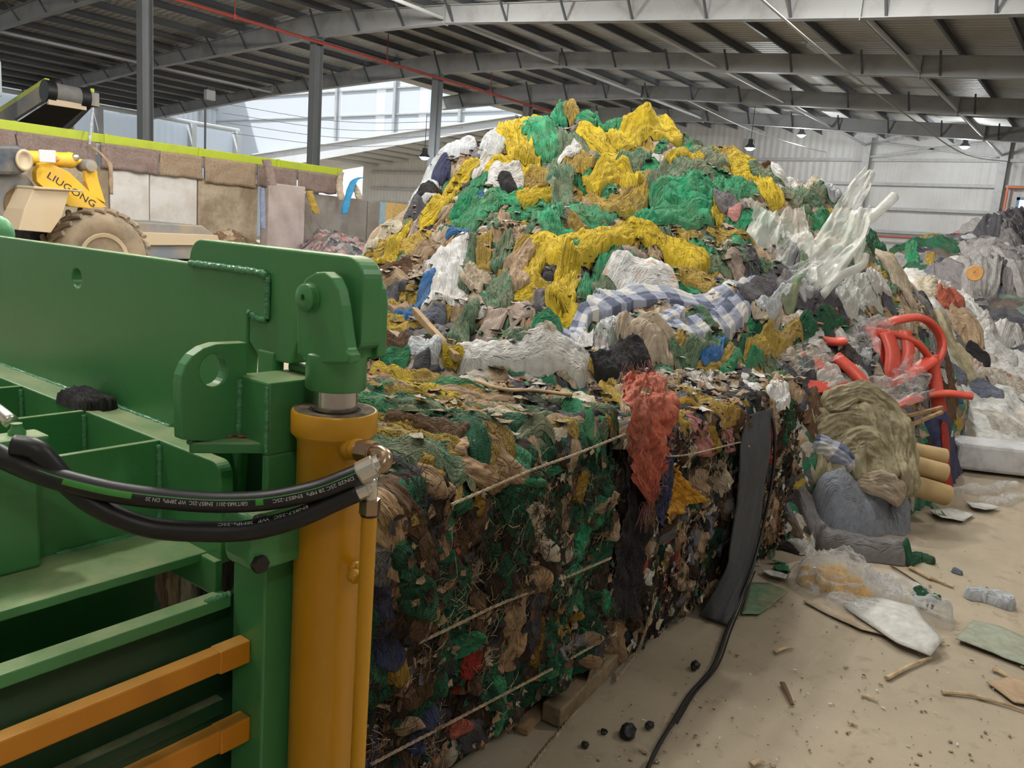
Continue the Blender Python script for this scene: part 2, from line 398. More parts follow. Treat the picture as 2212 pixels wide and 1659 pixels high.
# roof sheets, in two leaves; purlins are parts of the roof
ob = thing('ceiling', (15, 15, 6), 'corrugated metal roof over the whole shed', 'roof'); del ob['label']; del ob['category']; struct(ob)
def sheet(x0, x1, ys):
    m = MB()
    for p, q in zip(ys[:-1], ys[1:]):
        m.add([(x0, p, ztop(p)+.24), (x1, p, ztop(p)+.24), (x1, q, ztop(q)+.24), (x0, q, ztop(q)+.24), (x0, p, ztop(p)+.27), (x1, p, ztop(p)+.27), (x1, q, ztop(q)+.27), (x0, q, ztop(q)+.27)],
              [(0,3,2,1),(4,5,6,7),(0,1,5,4),(1,2,6,5),(2,3,7,6),(3,0,4,7)])
    return m
sheet(-14, 43, [-14, 3, 17.2, 23, 28.4]).mk('roof_sheet', roof_m, ob, smooth=False)
sheet(-14, 26.2, [28.4, 33.5, 44.5, 45.4]).mk('roof_sheet', roof_m, ob, smooth=False)
for y in np.r_[np.arange(-9, 28.3, 1.5), np.arange(28.8, 46, 1.5)]:
    x1 = 42.8 if y < 28.4 else 26
    z = float(ztop(y)); m = MB()
    m.box((5, y-.004, z+.01), (x1, y+.004, z+.235)); m.box((5, y-.07, z+.005), (x1, y, z+.02)); m.box((5, y, z+.22), (x1, y+.07, z+.235))
    m.mk('purlin', purl_m, ob, smooth=False)
# round tie tubes between the frames, along the splice lines
tt = white_st
k = 0
for y, xs in ((5.4, (18.55, 24.55, 30.6, 36.6)), (11.2, (18.55, 24.55, 30.6, 36.6)), (17.2, (12.55, 18.55, 24.55, 30.6)), (33.5, (12.55, 18.55))):
    for xa in xs:
        z = float(zlow(y))+.12
        m = MB(); m.cyl((xa+.14, y, z), (min(xa+5.86, 42.1), y, z), .055, n=12)
        where = {5.4: 'right', 11.2: 'middle', 17.2: 'left', 33.5: 'far left'}[y]
        tag(m.mk('tie_tube', white_st, None, angle=40), f'pale round tie tube under the {where} roof, {["first", "second", "third", "fourth"][xs.index(xa)]} bay from the camera', 'roof tube')
# red sprinkler pipe under the ridge
o = thing('sprinkler_pipe', (20, 22.7, 7.4), 'thin red pipe hung under the roof along the row of columns', 'pipe')
m = MB(); m.cyl((6, 22.7, 7.47), (42, 22.7, 7.47), .05, n=10); red_m = paint('red_pipe', (176, 70, 60), .5, (150, 110, 95), .3)
m.mk('pipe', red_m, o, angle=40)
for x in (9, 15.2, 21.5, 27.5, 33.5):
    m = MB(); m.cyl((x, 22.7, 7.5), (x, 22.7, 8.6), .018, n=8); m.cyl((x, 22.7, 7.4), (x, 22.7, 7.54), .065, n=10); m.mk('hanger', red_m, o, angle=40)
# sagging white cable from the top right down to the back wall
def hang(pts, r, mat, name, label, cat):
    m = MB(); m.tube(spline(pts, 60), r, 6); return tag(m.mk(name, mat), label, cat)
cab_m = plain('cable_white', (205, 205, 200), .6)
hang([at(1600, -40, D=12), at(1800, 130, D=17), at(1960, 250, D=24), at(2090, 335, D=32), at(2212, 352, D=37)], .022, cab_m, 'hanging_cable', 'thin white cable sagging under the roof from the top edge to the back wall', 'cable')
hang([at(1480, 215, D=30), at(1620, 280, D=33), at(1740, 318, D=37), at(1790, 330, D=41)], .018, cab_m, 'hanging_cable', 'faint thin cable running above the lamp behind the mound', 'cable')
# ---- back wall
wb = MB(); wb.box((42.6, -10, 0), (42.72, 3.0, 9)); wb.box((42.6, 3.0, 5.05), (42.72, 4.58, 9)); wb.box((42.6, 3.0, 0), (42.72, 4.58, 2.0)); wb.box((42.6, 4.58, 0), (42.72, 47, 9))
wbo = struct(wb.mk('wall_back', wall_back_m, smooth=False))
gird = paint('girt', (190, 190, 188), .5, (150, 145, 140), .3)
for z in (2.2, 3.25, 4.33, 5.48, 6.6):
    m = MB(); segs = ((4.75, 46),) if 2.0 < z < 5.1 else ((-9, 46),)
    for p, q in segs: m.box((42.4, p, z-.07), (42.58, q, z+.07))
    m.mk('girt', gird, wbo, smooth=False)
for y in (5.3, 11.1, 17, 24, 31):
    m = MB(); m.box((42.15, y-.16, 0), (42.17, y+.16, 7.6)); m.box((42.17, y-.006, 0), (42.4, y+.006, 7.6)); m.box((42.38, y-.16, 0), (42.4, y+.16, 7.6)); m.mk('wall_post', gird, wbo, smooth=False)
win = MB(); win.box((42.6, 3.0, 2.0), (42.66, 3.12, 5.05)); win.box((42.6, 4.46, 2.0), (42.66, 4.58, 5.05)); win.box((42.6, 3.0, 4.93), (42.66, 4.58, 5.05)); win.box((42.6, 3.0, 2.0), (42.66, 4.58, 2.1))
wo = struct(win.mk('window_1', paint('blue_frame', (120, 170, 215), .5), smooth=False))
mm = MB(); mm.box((42.62, 3.12, 2.1), (42.64, 4.46, 4.93)); mm.mk('window_pane', emit('day_pane', (238, 246, 255), 3.2), wo, smooth=False)
fr = MB()
fr.cyl((42.2, 4.95, 0), (42.2, 4.95, 5.45), .055, n=10); fr.cyl((42.2, 4.95, 5.45), (42.2, 0, 5.45), .055, n=10)
tag(fr.mk('pipe_frame', paint('orange_pipe', (226, 132, 96), .5), angle=40), 'orange pipe frame standing round the bright window at the right edge', 'pipe frame')
fr = MB(); fr.cyl((42.25, 4.95, 3.0), (42.25, 14, 3.0), .05, n=8)
tag(fr.mk('red_rail', paint('orange_rail', (190, 104, 84), .5), angle=40), 'thin reddish pipe running low along the back wall behind the right pile', 'pipe')
# cross bracing high on the back wall
for (p, q) in (((5.6, 6.7), (10.9, 7.4)), ((5.6, 7.4), (10.9, 6.7))):
    m = MB(); m.beam((42.1, p[0], p[1]), (42.1, q[0], q[1]), .06, .06); m.mk('brace', gird, wbo, smooth=False)
wf = MB(); wf.box((-12.2, -12, 0), (-12, 46, 7.2)); struct(wf.mk('wall_front', wall_back_m, smooth=False))
wr = MB(); wr.box((-12, -12.2, 0), (43, -12, 6.0)); struct(wr.mk('wall_right', wall_back_m, smooth=False))
# ---- left side: low wall of the shed, then the yard and the neighbour's bright wall
wl = MB(); wl.box((-2, 45.2, 0), (30.5, 45.3, 6.55))
wlo = struct(wl.mk('wall_left', wall_left_m, smooth=False))
for z in (3.2, 5.2): m = MB(); m.box((-2, 45.02, z-.07), (30.5, 45.18, z+.07)); m.mk('girt', white_st, wlo, smooth=False)
m = MB(); m.cyl((-2, 44.95, 6.7), (30.5, 44.95, 6.7), .12, n=12); m.mk('gutter', white_st, wlo, angle=40)
for x in (19.2, 21.9, 24.55, 27.3, 30.3): m = MB(); m.box((x-.14, 44.6, 0), (x+.14, 45.1, 6.6)); m.mk('wall_post', white_st, wlo, smooth=False)
ny = MB(); ny.box((8, 58, 0), (44, 58.15, 17))
nb = tag(ny.mk('neighbour_wall', wall_side_m, smooth=False), 'tall pale corrugated wall of the next building in daylight, left of the second column', 'wall')
for z in (9.5, 12, 14.5): m = MB(); m.box((8, 57.86, z-.05), (44, 57.98, z+.05)); m.mk('girt', steel, nb, smooth=False)
for x in (24, 30, 36): m = MB(); m.box((x-.12, 57.7, 0), (x+.12, 57.95, 16)); m.mk('post', steel, nb, smooth=False)
# yard end wall above the white beam (faces the camera), with clear strips
def beamz(y): return np.interp(y, [24, 60], [6.95, 4.4])
zb = lambda px, py: at(px, py, X=37.)
b0, b1 = at(700, 343, X=37.), at(1085, 273, X=37.)
t0_, t1_ = at(700, 312, X=37.), at(1085, 255, X=37.)
def lin(p, q, y, k=2): return p[k]+(q[k]-p[k])*(y-p[1])/(q[1]-p[1])
o = thing('yard_wall', (37.2, 40, 5), 'bright corrugated end wall with clear strips seen above the white beam, left of the mound', 'wall')
stripe_px = [(731, 15), (822, 21), (914, 19)]
ye = 62.; yi = 28.5
cuts = sorted([(at(c+w/2, 240, X=37.4)[1], at(c-w/2, 240, X=37.4)[1]) for c, w in stripe_px])
y = yi
for (p, q) in cuts+[(ye, ye)]:
    m = MB()
    if p > y: m.prism([(37.4, y, lin(t0_, t1_, y)), (37.4, p, lin(t0_, t1_, p)), (37.4, p, 14), (37.4, y, 14)], (.05, 0, 0)); m.mk('panel', wall_side_m, o, smooth=False)
    if q > p: m = MB(); m.prism([(37.4, p, lin(t0_, t1_, p)), (37.4, q, lin(t0_, t1_, q)), (37.4, q, 14), (37.4, p, 14)], (.03, 0, 0)); m.mk('clear_strip', strip_m, o, smooth=False)
    y = q
for z in (8.6, 10.2, 11.8): m = MB(); m.box((37.3, yi, z-.04), (37.4, ye, z+.04)); m.mk('girt', steel, o, smooth=False)
for y in (33, 38.5, 44): m = MB(); m.box((37.2, y-.1, lin(t0_, t1_, y)), (37.4, y+.1, 14)); m.mk('post', steel, o, smooth=False)
o = thing('eave_beam', (37, 40, 5), 'bright white sloping beam left of the mound, above the lower roof', 'beam')
m = MB(); m.prism([(37., yi, lin(b0, b1, yi)), (37., ye, lin(b0, b1, ye)), (37., ye, lin(t0_, t1_, ye)), (37., yi, lin(t0_, t1_, yi))], (.03, 0, 0)); m.mk('web', white_st, o, smooth=False)
m = MB(); m.beam((36.95, yi, lin(t0_, t1_, yi)), (36.95, ye, lin(t0_, t1_, ye)), .3, .08); m.mk('gutter', white_st, o, smooth=False)
# lower roof behind the white beam
o = thing('annex_roof', (40, 40, 6), 'low grey ribbed roof behind the white beam, above the far left corner', 'roof')
def az(y): return lin(b0, b1, y)+.12
m = MB(); m.add([(37.05, yi, az(yi)+.25), (42.6, yi, az(yi)+.25), (42.6, ye, az(ye)+.25), (37.05, ye, az(ye)+.25), (37.05, yi, az(yi)+.3), (42.6, yi, az(yi)+.3), (42.6, ye, az(ye)+.3), (37.05, ye, az(ye)+.3)], [(0,3,2,1),(4,5,6,7),(0,1,5,4),(1,2,6,5),(2,3,7,6),(3,0,4,7)]); m.mk('roof_sheet', roof_m, o, smooth=False)
for y in np.arange(29, 46, 1.5): m = MB(); m.box((37.06, y-.06, az(y)+.02), (42.5, y+.06, az(y)+.22)); m.mk('purlin', white_st, o, smooth=False)
# wires in the yard
wm = plain('wire_grey', (120, 122, 126), .6)
for i in range(4):
    a_, b_ = at(470+10*i, 222+22*i, D=44), at(1000, 262+14*i, D=46)
    hang([a_, (a_+b_)/2-np.array([0, 0, .5]), b_], .016, wm, 'yard_wire', 'thin grey wires slung across the bright yard, left of the mound', 'wire')['group'] = 'wires across the yard'
# ---- lamps
lampm = emit('lamp_glow', (236, 248, 255), 60); hous = plain('lamp_housing', (70, 72, 76), .5)
LAMP_AT = []
def highbay(p, label, power=600, up=1.2):
    p = np.asarray(p); LAMP_AT.append(p); o = thing('high_bay_lamp', tuple(p), label, 'lamp')
    m = MB(); m.lathe(p, (0, 0, 1), [(.05, .34), (.09, .33), (.1, .16), (.2, .03), (.21, 0), (.19, 0)][::-1], 20); m.mk('housing', hous, o, angle=40)
    m = MB(); m.ball(p+(0, 0, -.01), .15, 14, (1, 1, .55)); m.mk('lens', lampm, o)
    m = MB(); m.cyl(p+(0, 0, .34), p+(0, 0, .34+up), .012, n=6); m.mk('cord', hous, o)
    return o
highbay(at(1620, 320, D=31), 'glaring round lamp hanging right of the mound peak')
highbay(at(1731, 292, D=36), 'small distant lamp hanging between two roof beams, right of the glaring lamp', up=.8)
highbay(at(2084, 317, D=33), 'distant lamp hanging near the orange pipe frame at the right', up=.8)
highbay(at(917, 340, D=30), 'glaring round lamp hanging beside the column left of the mound')
def area(name, loc, size, power, col=(1, .97, .92), aim=None, sx=None):
    l = bpy.data.lights.new(name, 'AREA'); l.shape = 'DISK' if sx is None else 'RECTANGLE'; l.size = size; l.energy = power; l.color = col
    if sx: l.size_y = sx
    o = bpy.data.objects.new(name, l); COL.objects.link(o); o.location = loc
    d = Vector(aim if aim is not None else (loc[0], loc[1], 0))-Vector(loc)
    o.rotation_euler = d.to_track_quat('-Z', 'Y').to_euler(); return o
# ================================================================== THE BALING PRESS
def machine_paint(name, col, dust=(198, 196, 154), rough=.33, damt=.6, rust=True):
    m, nt, out = newmat(name); co = coord(nt)
    g = nt.nodes.new('ShaderNodeNewGeometry'); sp = nt.nodes.new('ShaderNodeSeparateXYZ'); nt.links.new(g.outputs['True Normal'], sp.inputs[0])
    up = ramp(nt, sp.outputs[2], [(.75, 0), (.97, 1)])
    n1 = ntex(nt, co, 9, 7, .7); n2 = ntex(nt, co, 2.5, 5, .6); n3 = ntex(nt, co, 55, 4, .6)
    f = ramp(nt, n1, [(.36, .25), (.62, damt)])
    mu = N(nt, 'ShaderNodeMath', operation='MULTIPLY'); nt.links.new(up, mu.inputs[0]); nt.links.new(f, mu.inputs[1])
    base = mixc(nt, ramp(nt, n2, [(.3, 0), (.7, .35)]), s2l(col), s2l(tuple(c*.86 for c in col)))
    base = mixc(nt, mu.outputs[0], base, s2l(dust))
    if rust:
        n4 = ntex(nt, co, 24, 6, .7); base = mixc(nt, ramp(nt, n4, [(.69, 0), (.74, .85)]), base, s2l((112, 70, 46)))
    rr = N(nt, 'ShaderNodeMath', operation='MULTIPLY_ADD'); nt.links.new(mu.outputs[0], rr.inputs[0]); rr.inputs[1].default_value = .5; rr.inputs[2].default_value = rough
    principled(nt, out, base, rr.outputs[0], 0, n3, .08, .006); return m
green = machine_paint('green_enamel', (76, 144, 86))
green_l = machine_paint('green_enamel_side', (76, 144, 86), rust=False)
weld_m = paint('weld_paint', (92, 156, 112), .3, (72, 130, 90), .5, 40, bstr=.8)
yellow = machine_paint('yellow_enamel', (208, 152, 30), (190, 176, 110), .3, .5, False)
yel_bar = machine_paint('yellow_bar_paint', (206, 132, 20), (180, 160, 100), .4, .4, False)
chrome = plain('chrome_rod', (200, 196, 200), .16, 1.)
bronze = plain('plated_nut', (176, 150, 128), .3, 1.)
silver = plain('plated_ferrule', (226, 222, 212), .3, .9)
rubber = plain('hose_rubber', (26, 27, 29), .42)
black_iron = plain('black_iron', (40, 36, 36), .5)
BP = thing('baling_press', (.9, 1.6, 0), 'large green steel baling press with a yellow lifting cylinder at left', 'baling press')
GXf = .93
def P3(pts, **k): return [at(x, y, **k) for x, y in pts]
# gate plate (its hole is real)
ho = at(165.5, 600.5, X=GXf); hole = [(GXf, ho[1]+.0235*math.cos(t), ho[2]+.0235*math.sin(t)) for t in np.linspace(0, 2*math.pi, 25)[:-1]]
m = MB()
outer = [(GXf, 2.8, 1.08), (GXf, 2.8, 1.54), (GXf, 1.271, 1.546), (GXf, 1.271, 1.458), (GXf, 1.335, 1.458), (GXf, 1.335, 1.40), (GXf, 1.36, 1.08)]
m.holed(outer, hole, (.03, 0, 0), 1, 6)
gate = m.mk('gate_plate', green, BP, smooth=False, bevel=.004)
def arc(c, r, a0, a1, n=8): return [(c[0]+r*math.cos(t), c[1]+r*math.sin(t)) for t in np.linspace(R(a0), R(a1), n)]
# lifting arm on the gate (outline in Y,Z)
ol = [(1.545, 1.549)]+arc((1.50, 1.552), .043, 10, 90)+arc((1.062, 1.551), .044, 90, 180, 9)+[(1.018, 1.462)]+arc((1.04, 1.458), .022, 180, 270, 6)+[(1.16, 1.436), (1.178, 1.446), (1.205, 1.386), (1.297, 1.38), (1.335, 1.41), (1.335, 1.46), (1.272, 1.462), (1.272, 1.543)]
ol = [(1.545, 1.549)]+[(1.50+.043*math.cos(t), 1.552+.043*math.sin(t)) for t in np.linspace(R(8), R(90), 8)]+[(1.062-.044*math.sin(t), 1.551+.044*math.cos(t)) for t in np.linspace(0, R(90), 9)]+ol[18:]
m = MB(); m.prism([(GXf+.004, y, z) for y, z in ol], (.046, 0, 0)); m.mk('lifting_arm', green, BP, smooth=False, bevel=.004)
def bead(pts, r, name='weld_bead', seed=0, n=40):
    P = spline(pts, n); rr = r*(1+.35*noise(np.arange(n)*.9, seed*3.1))
    P = P+.25*r*np.stack([noise(np.arange(n)*.7, 5, seed), noise(np.arange(n)*.7, 9, seed), noise(np.arange(n)*.7, 12, seed)], 1)
    m = MB(); m.tube(P, rr, 8); return m.mk(name, weld_m, BP)
xw = GXf-.001
bead([(xw, 1.53, 1.545), (xw, 1.40, 1.546), (xw, 1.30, 1.546), (xw, 1.275, 1.541)], .0075, seed=1)
bead([(xw, 1.272, 1.54), (xw, 1.271, 1.5), (xw, 1.272, 1.46)], .005, seed=2)
bead([(xw, 1.275, 1.459), (xw, 1.30, 1.459), (xw, 1.33, 1.468)], .006, seed=3)
bead([(xw, 2.7, 1.181), (xw, 2.0, 1.183), (xw, 1.6, 1.183)], .008, seed=4, n=120)
# clevis on the rod: two ears, pin, socket
AX = at(719, 1000, D=1.46); ax, ay = AX[0], AX[1]
ear = P3([(640, 742), (640, 650), (647, 622), (660, 600), (680, 588), (700, 587), (717, 600), (728, 625), (735, 660), (742, 720), (748, 757), (756, 768), (753, 786), (700, 786), (655, 779)], X=.893)
m = MB(); m.prism(ear, (.026, 0, 0)); m.mk('clevis_ear', green_l, BP, smooth=False, bevel=.004)
m = MB(); m.prism([np.array([p[0]+.092, max(p[1], 1.03), p[2]]) for p in ear], (.022, 0, 0)); m.mk('clevis_ear', green_l, BP, smooth=False, bevel=.004)
pc = at(670, 643, X=.893)
m = MB(); m.lathe(pc+(.15, 0, 0), (-1, 0, 0), [(.021, 0), (.021, .143), (.025, .143), (.026, .152), (.0235, .153), (.0235, .163), (.019, .166), (.006, .166), (.005, .16), (.001, .16)], 28); m.mk('clevis_pin', green_l, BP, angle=40)
m = MB(); m.lathe((ax, ay, 1.36), (0, 0, 1), [(.051, 0), (.0535, .003), (.0535, .062), (.05, .066)], 40); m.box((ax-.05, ay-.046, 1.42), (ax+.058, ay+.046, 1.437)); m.mk('rod_socket', green_l, BP, angle=40)
# hydraulic cylinder
HC_ = MB(); HC_.lathe((ax, ay, 0), (0, 0, 1), [(.064, .12), (.064, 1.278), (.0655, 1.28)], 48); cyl = HC_.mk('cylinder_barrel', yellow, BP, angle=40)
m = MB(); m.lathe((ax, ay, 0), (0, 0, 1), [(.064, 1.262), (.066, 1.27), (.0755, 1.28), (.0765, 1.283), (.0765, 1.318), (.074, 1.322), (.05, 1.322), (.048, 1.314), (.041, 1.313)], 48); m.mk('cylinder_collar', yellow, cyl, angle=40)
m = MB(); m.lathe((ax, ay, 1.30), (0, 0, 1), [(.04, 0), (.04, .065)], 40); lab(m.mk('piston_rod', chrome, BP, angle=40), 'polished chrome rod')
grime = paint('rod_grime', (120, 108, 84), .95, (70, 62, 50), .6, 30)
m = MB(); m.lathe((ax, ay, 1.3195), (0, 0, 1), [(.041, .001), (.06, .0045), (.07, .0035), (.072, .002)], 40); m.mk('grime_ring', grime, cyl)
# port boss, elbow and ferrule of the upper hose
p0 = at(757, 968, D=1.40); p1 = at(792, 976, D=1.375); p2 = at(812, 978, D=1.365)
m = MB(); m.ball(p0, .021, 18); m.cyl(p0, p0+(p1-p0)*.6, .019); m.mk('port_boss', yellow, cyl)
dirn = (p2-p0)/np.linalg.norm(p2-p0)
m = MB(); m.cyl(p1-dirn*.014, p1+dirn*.016, .0215, n=6); m.cyl(p1+dirn*.016, p1+dirn*.018, .019, n=12); lab(m.mk('elbow_nut', bronze, cyl, smooth=False, bevel=.001), 'plated hexagonal nut')
def dq(pts): return [at(x, y, D=d) for x, y, d in pts]
m = MB(); m.tube(spline(dq([(800, 978, 1.37), (822, 980, 1.36), (832, 990, 1.35), (828, 1003, 1.345), (818, 1010, 1.345)]), 24), .0135, 14); m.mk('elbow', bronze, cyl)
HOSE1 = dq([(-60, 955, 1.22), (0, 985, 1.235), (60, 1012, 1.24), (130, 1036, 1.25), (240, 1062, 1.27), (350, 1077, 1.29), (470, 1085, 1.31), (580, 1080, 1.325), (680, 1060, 1.335), (745, 1036, 1.34), (782, 1020, 1.345)])
HOSE2 = dq([(30, 962, 1.235), (78, 972, 1.24), (110, 1003, 1.25), (150, 1048, 1.265), (220, 1100, 1.28), (320, 1138, 1.30), (430, 1148, 1.315), (540, 1145, 1.33), (640, 1120, 1.34), (720, 1085, 1.35), (772, 1062, 1.355)])
hr = .0172
def hose(pts, nm):
    S = spline(pts, 120); m = MB(); m.tube(S, hr, 20); return S, m.mk(nm, rubber, BP)
S1, h1 = hose(HOSE1, 'hydraulic_hose'); S2, h2 = hose(HOSE2, 'hydraulic_hose')
lab(h1, 'black hose with a green stripe'); lab(h2, 'plain black hose hanging lower')
def ferrule(a, b, r, par):
    a, b = np.asarray(a), np.asarray(b); d = (b-a); L = np.linalg.norm(d); d = d/L
    m = MB(); m.lathe(a, d, [(r*.97, 0), (r*1.05, .003), (r*1.05, L*.75), (r*.85, L*.8), (r*.8, L)], 12); lab(m.mk('hose_ferrule', silver, par, smooth=False), 'silver crimped ferrule')
f1 = at(822, 1000, D=1.345); ferrule(S1[-1]-(S1[-1]-S1[-4])*.4, f1, .019, h1)
f2 = at(800, 1050, D=1.36); ferrule(S2[-1]-(S2[-1]-S2[-4])*.3, f2, .016, h2)
# feed tube, its nut and elbow
ta, tb = at(798, 1112, D=1.375), None
tx, ty = ta[0], ta[1]
m = MB(); m.lathe((tx, ty, .2), (0, 0, 1), [(.0135, 0), (.0135, ta[2]-.2)], 24); m.mk('feed_tube', yellow, cyl, angle=40)
nz = at(798, 1093, D=1.375)[2]
m = MB(); m.cyl((tx, ty, nz-.012), (tx, ty, nz+.014), .0185, n=6); lab(m.mk('tube_nut', bronze, cyl, smooth=False, bevel=.001), 'plated hexagonal nut')
m = MB(); m.cyl((tx, ty, nz-.016), (tx, ty, nz-.011), .0155); m.mk('seal_ring', black_iron, cyl)
m = MB(); m.tube(spline([f2, (tx, ty, nz+.045)+(f2-np.array([tx, ty, nz+.045]))*.45+np.array([0, 0, .006]), (tx+.001, ty, nz+.03), (tx, ty, nz+.012)], 20), .0118, 14); m.mk('elbow', silver, cyl)
for py in (1262,):
    q = at(762, py, D=1.395); m = MB(); m.cyl((ax+.02, ay-.05, q[2]), (tx, ty, q[2]), .0115); m.ball((ax+.005, ay-.062, q[2]), .014, 12); m.ball(np.array([ax*.3+tx*.7, ay*.3+ty*.7, q[2]]), .013, 12); m.mk('tube_bracket', yellow, cyl)
# printing on the hoses
txt_m = plain('hose_print', (214, 214, 214), .6); grn_m = plain('hose_green', (70, 150, 60), .5)
def surf(S, t, a, r):
    # point on a hose: t along, a angle (0 = towards the viewer, up positive)
    i = np.clip(t*(len(S)-1), 0, len(S)-1.001); k = int(i); p = S[k]+(S[k+1]-S[k])*(i-k)
    T = S[min(k+2, len(S)-1)]-S[max(k-1, 0)]; T = T/np.linalg.norm(T)
    v = CO-p; v -= T*(v@T); v /= np.linalg.norm(v); u = np.cross(v, T); u = u if u[2] > 0 else -u
    return p+r*(math.cos(a)*v+math.sin(a)*u)
def hose_strip(S, t0, t1, a0, a1, mat, par, name, n=60):
    V = []; m = MB()
    for i in range(n+1):
        t = t0+(t1-t0)*i/n
        for j in range(4): V.append(surf(S, t, a0+(a1-a0)*j/3, hr+.0004))
    m.add(V, [(i*4+j, (i+1)*4+j, (i+1)*4+j+1, i*4+j+1) for i in range(n) for j in range(3)]); return m.mk(name, mat, par)
hose_strip(S1, .17, .985, .14, .22, grn_m, h1, 'green_stripe', 110)
hose_strip(S1, .235, .40, -.36, .14, grn_m, h1, 'green_patch', 30)
hose_strip(S1, .71, .73, -.42, .14, grn_m, h1, 'green_patch', 6)
def text_mesh(body, size, ext=0.0):
    c = bpy.data.curves.new('lettering', 'FONT'); c.body = body; c.size = size; c.align_x = 'CENTER'; c.align_y = 'CENTER'; c.extrude = ext; c.resolution_u = 3
    o = bpy.data.objects.new('lettering', c); COL.objects.link(o); bpy.context.view_layer.update()
    me = bpy.data.meshes.new_from_object(o.evaluated_get(bpy.context.evaluated_depsgraph_get()))
    V = np.array([v.co[:] for v in me.vertices]); Fs = [tuple(p.vertices) for p in me.polygons]
    bpy.data.objects.remove(o); bpy.data.meshes.remove(me); bpy.data.curves.remove(c); return V, Fs
def hose_text(S, body, t0, t1, a_c, size, par):
    L = np.linalg.norm(np.diff(S, axis=0), axis=1).sum(); V, Fs = text_mesh(body, size)
    w = V[:, 0].max()-V[:, 0].min(); tc = (t0+t1)/2; sc = (t1-t0)*L/w
    out = [surf(S, tc-v[0]*sc/L, a_c-v[1]/hr, hr+.0006) for v in V]      # the print runs upside down
    mk('hose_printing', out, Fs, txt_m, par, smooth=False)
hose_text(S1, 'GB/T3683-2011  EN857-2SC  WP 28MPa  DN 20', .435, .69, -.16, .0085, h1)
hose_text(S1, 'DN20 2SC 28 MPa  EN857-2SC', .755, .975, -.16, .0085, h1)
hose_text(S2, 'EN857-2SC  WP  28MPa-2SC', .60, .86, .75, .0085, h2)
# post with its lug and little triangular shelf
m = MB(); m.box((.85, 1.153, .05), (1.02, 1.25, 1.03)); m.box((.85, 1.153, 1.235), (1.02, 1.25, 1.367)); m.box((.85, 1.153, 1.03), (1.02, 1.17, 1.235)); m.box((1.0, 1.17, 1.03), (1.02, 1.25, 1.235)); m.mk('gate_post', green_l, BP, smooth=False, bevel=.004)
m = MB(); m.box((.955, 1.18, 1.367), (1.0, 1.24, 1.381)); m.box((.93, 1.25, 1.34), (.955, 1.30, 1.40)); m.mk('guide_block', green_l, BP, smooth=False, bevel=.003)
lp = P3([(393, 950), (391, 880), (391, 830), (393, 812), (402, 788), (417, 768), (439, 752), (467, 743), (535, 740), (535, 800), (524, 960)], Y=1.235)
lc = at(462, 800, Y=1.235); lh = [(lc[0]+.0265*math.cos(t), 1.235, lc[2]+.0285*math.sin(t)) for t in np.linspace(0, 2*math.pi, 29)[:-1]]
m = MB(); m.holed(lp, lh, (0, .026, 0), 2, 8); m.mk('lifting_lug', green, BP, smooth=False, bevel=.003)
bead([(.848, 1.236, 1.36), (.848, 1.236, 1.30), (.848, 1.237, 1.25)], .007, seed=6)
bead([(.849, 1.158, 1.36), (.849, 1.156, 1.30), (.849, 1.156, 1.24)], .004, seed=7)
tri = P3([(408, 956), (418, 945), (515, 926), (572, 946), (575, 957)], Z=1.255)
m = MB(); m.prism(tri, (0, 0, -.02)); tr = m.mk('corner_shelf', green, BP, smooth=False, bevel=.003)
bead([tri[0]+(0, 0, .001), (tri[1]+tri[2])/2, tri[2]], .005, seed=8); bead([tri[2], (tri[2]+tri[3])/2, tri[3]], .004, seed=9)
# crumbs of debris on that shelf: one mesh, nobody could count them
deb = paint('debris', (150, 122, 84), .95, (92, 72, 48), .6, 60)
m = MB(); rs = random.Random(4); cen = sum(tri)/len(tri)
for i in range(110):
    k = rs.randrange(len(tri)); q = cen+(tri[k]*rs.random()+tri[(k+1) % len(tri)]*rs.random()*.9-cen*1.0)*0
    a_, b_ = rs.random(), rs.random()
    if a_+b_ > 1: a_, b_ = 1-a_, 1-b_
    q = tri[1]*.3+cen*.7; q = q+(tri[2]-q)*a_*.8+(tri[3]-q)*b_*.8
    m.ball(q+(0, 0, .003), .002+.003*rs.random(), 6, (rs.uniform(.6, 2), rs.uniform(.6, 1.6), .6))
m.mk('debris', deb, BP)['kind'] = 'stuff'
# header across the mouth, with gusset plates
r_ = .03
hd = [(2.8, .99), (2.8, 1.19)]+[(1.288+r_-r_*math.sin(t), 1.19-r_+r_*math.cos(t)) for t in np.linspace(0, R(90), 8)]+[(1.288, .99)]
m = MB(); m.prism([(.846, y, z) for y, z in hd], (.028, 0, 0)); m.mk('header_plate', green, BP, smooth=False, bevel=.003)
m = MB(); m.box((.874, 1.38, 1.10), (.93, 2.8, 1.186)); m.mk('header_ledge', green, BP, smooth=False, bevel=.002)
for i, y in enumerate((1.50, 1.815, 2.14, 2.46)):
    m = MB(); m.box((.3, y, .99), (.846, y+.014, 1.19)); m.mk('gusset_plate', green, BP, smooth=False, bevel=.002)
    bead([(.843, y-.003, 1.182), (.843, y-.003, 1.10), (.843, y-.003, 1.0)], .0065, seed=20+i)
bead([(.64, 1.497, 1.003), (.75, 1.497, 1.003), (.84, 1.497, 1.003)], .006, seed=30)
